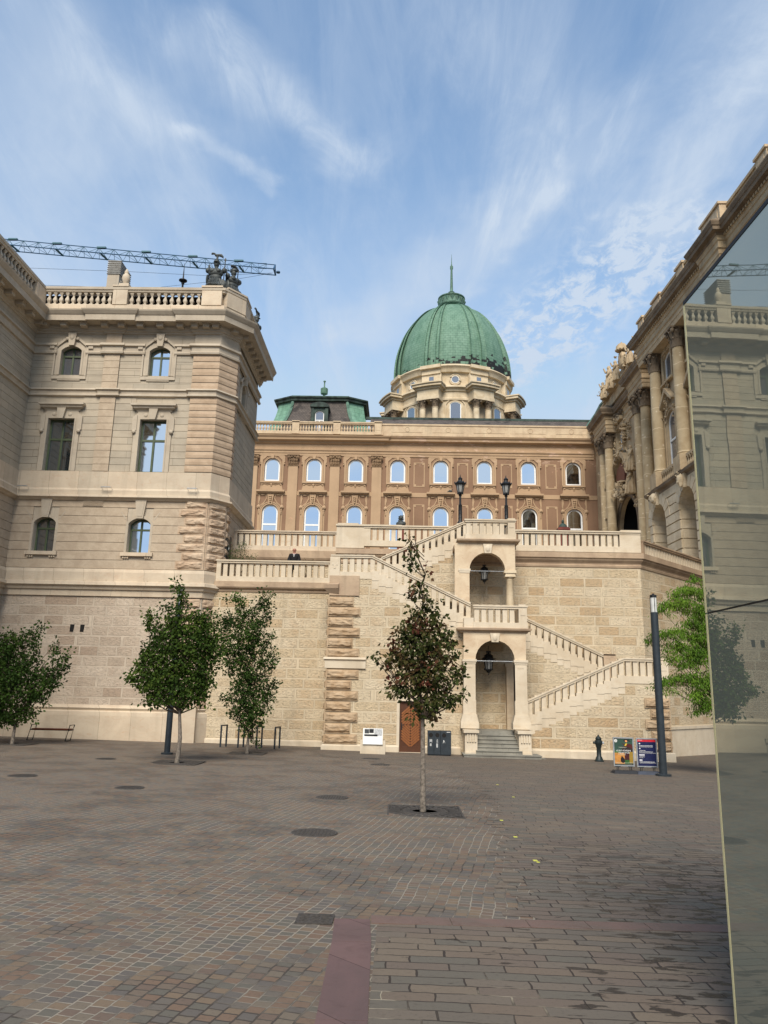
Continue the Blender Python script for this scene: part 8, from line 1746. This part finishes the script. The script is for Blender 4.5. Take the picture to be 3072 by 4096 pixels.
B3 = f3([(830, 215, 55, 35), (745, 220, 30, 30), (850, 300, 55, 60), (1140, 190, 35, 30), (1070, 210, 35, 40), (1060, 290, 50, 60), (1130, 300, 25, 60), (1120, 400, 40, 50), (960, 340, 35, 40), (1000, 450, 90, 70), (860, 430, 90, 80), (730, 400, 30, 60), (745, 480, 40, 70), (650, 420, 30, 35), (690, 500, 40, 40), (880, 570, 130, 80), (1020, 580, 100, 70), (1160, 600, 35, 30), (1110, 650, 50, 40), (720, 620, 50, 60), (700, 720, 60, 50), (850, 700, 130, 80), (1000, 720, 90, 80), (1160, 740, 40, 50), (1150, 850, 50, 50), (1050, 830, 60, 70), (780, 820, 90, 70), (900, 860, 110, 80), (870, 980, 110, 70), (990, 980, 80, 60), (1090, 960, 50, 50), (760, 940, 50, 40), (880, 1080, 90, 60), (1010, 1090, 100, 60), (1160, 1040, 40, 30), (1120, 1130, 70, 60), (760, 1110, 25, 30), (740, 1190, 40, 45), (860, 1190, 100, 70), (1010, 1200, 120, 70), (820, 1300, 70, 60), (950, 1310, 120, 60), (1090, 1280, 40, 40), (870, 1390, 60, 40), (980, 1400, 90, 50), (930, 1480, 60, 40), (1000, 1560, 22, 40), (1015, 1610, 14, 18)])
tree('slim forked dark green tree between the bicycle stands and the pale wall', -5.37, 28.51, [(-5.36, 0.7), (-5.35, 1.0)], 0.068, B3, 0.6, 3500, 0.10, 'leaf_green', 3, droop=0.1, clump=10, spread=0.15, leadx=-5.3)
f0 = lambda L_: [(-13.48 + (a - 230) / 148 + (b - 860) * 0.0009, 4.75 - (b - 860) / 159, c / 148, d / 155) for a, b, c, d in L_]
B0 = f0([(235, 885, 25, 20), (210, 930, 25, 35), (195, 990, 20, 30), (100, 945, 45, 40), (30, 955, 40, 40), (145, 940, 18, 22), (310, 985, 22, 18), (300, 1040, 18, 35), (370, 1045, 22, 22), (345, 1090, 35, 25), (330, 1140, 40, 30), (70, 1020, 80, 55), (10, 1060, 70, 80), (140, 1090, 45, 50), (190, 1050, 30, 40), (240, 1150, 55, 45), (280, 1200, 45, 35), (110, 1160, 100, 70), (0, 1180, 100, 90), (210, 1230, 70, 50), (90, 1270, 120, 60), (-60, 1250, 110, 100), (-80, 1080, 80, 90), (-120, 1160, 80, 120), (220, 1290, 40, 30), (60, 1360, 120, 50), (-70, 1370, 110, 60), (150, 1380, 45, 35), (20, 1420, 60, 30), (95, 1425, 40, 18)])
tree('leftmost tree with upswept dark green branches beside the bench', -13.97, 28.8, [(-13.96, 0.8), (-13.93, 1.15)], 0.075, B0, 0.8, 3200, 0.11, 'leaf_green', 4, droop=0.1, clump=11, spread=0.16)
fr_ = lambda L_: [(9.81 + (a - 1190) / 181 - (b - 320) * 0.00026, 6.56 - (b - 320) / 186, c / 181, d / 181) for a, b, c, d in L_]
BR_ = fr_([(1200, 335, 45, 14), (1130, 400, 60, 20), (1220, 420, 80, 30), (1090, 440, 40, 25), (1050, 500, 70, 22), (1150, 490, 90, 28), (1010, 545, 35, 14), (1230, 540, 80, 40), (1180, 610, 60, 22), (1240, 640, 60, 35), (960, 690, 50, 16), (1030, 680, 60, 22), (1110, 670, 70, 26), (930, 720, 25, 14), (1210, 700, 80, 35), (1080, 755, 60, 24), (1150, 770, 80, 30), (1090, 820, 60, 22), (1220, 820, 80, 40), (1130, 860, 60, 22), (1010, 960, 55, 18), (1080, 955, 60, 18), (990, 1000, 30, 22), (1040, 1020, 30, 12), (1150, 940, 80, 28), (1230, 960, 80, 40), (1190, 1040, 60, 35), (1240, 1100, 60, 35), (1200, 1140, 30, 16), (1400, 420, 160, 60), (1420, 560, 180, 80), (1400, 750, 190, 80), (1420, 950, 180, 90), (1400, 1100, 150, 60), (1350, 330, 90, 40)])
tree('feathery bright green locust tree half hidden behind the glass pavilion', 10.9, 26.0, [(10.95, 1.2), (11.0, 2.2)], 0.11, BR_, 1.0, 9000, 0.11, 'leaf_locust', 5, group='', droop=0.9, clump=26, spread=0.16, shape='narrow', leadx=11.0)
# shrub and potted greenery on the lower terrace
def shrub(label, x, y, z, blobs, seed, mat='leaf_shrub', pot=0.25, size=0.10):
    t = thing('potted_shrub', label, 'plant', (x, y, z), 'potted shrubs on the lower terrace'); mb = MB(); mb.lathe([(pot * 0.75, 0), (pot, 0.42), (pot * 1.08, 0.45), (pot * 0.9, 0.45), (pot * 0.85, 0.38), (0, 0.38)], (x, y, z), 16); mb.obj('pot', 'lime_smooth', t)
    mb = MB()
    for b in blobs: mb.tube([(x, y, z + 0.36), (b[0] * 0.6 + x * 0.4, y, (b[1] + z) / 2 + 0.2), (b[0], y, b[1] + b[3] * 0.4)], [0.018, 0.012, 0.004], 5)
    mb.obj('stems', 'twig', t); leaves('foliage', blobs, y, 0.3, 1800, size, mat, t, seed, droop=-0.2, clump=9, spread=0.10, shape='narrow')
shrub('loose grey green shrub beside the palace corner on the lower terrace', -7.55, 35.2, 7.2, [(-7.45, 9.0, 0.22, 0.25), (-7.75, 8.7, 0.28, 0.28), (-7.25, 8.75, 0.22, 0.22), (-6.95, 8.55, 0.22, 0.16), (-7.9, 8.4, 0.22, 0.2), (-7.4, 8.4, 0.4, 0.22), (-7.0, 8.25, 0.25, 0.12)], 81)
shrub('low dark green potted plant just right of the person', -4.35, 35.1, 7.2, [(-4.5, 8.22, 0.16, 0.14), (-4.2, 8.22, 0.16, 0.14), (-4.35, 8.0, 0.3, 0.2)], 82, 'leaf_green', 0.22, 0.08)
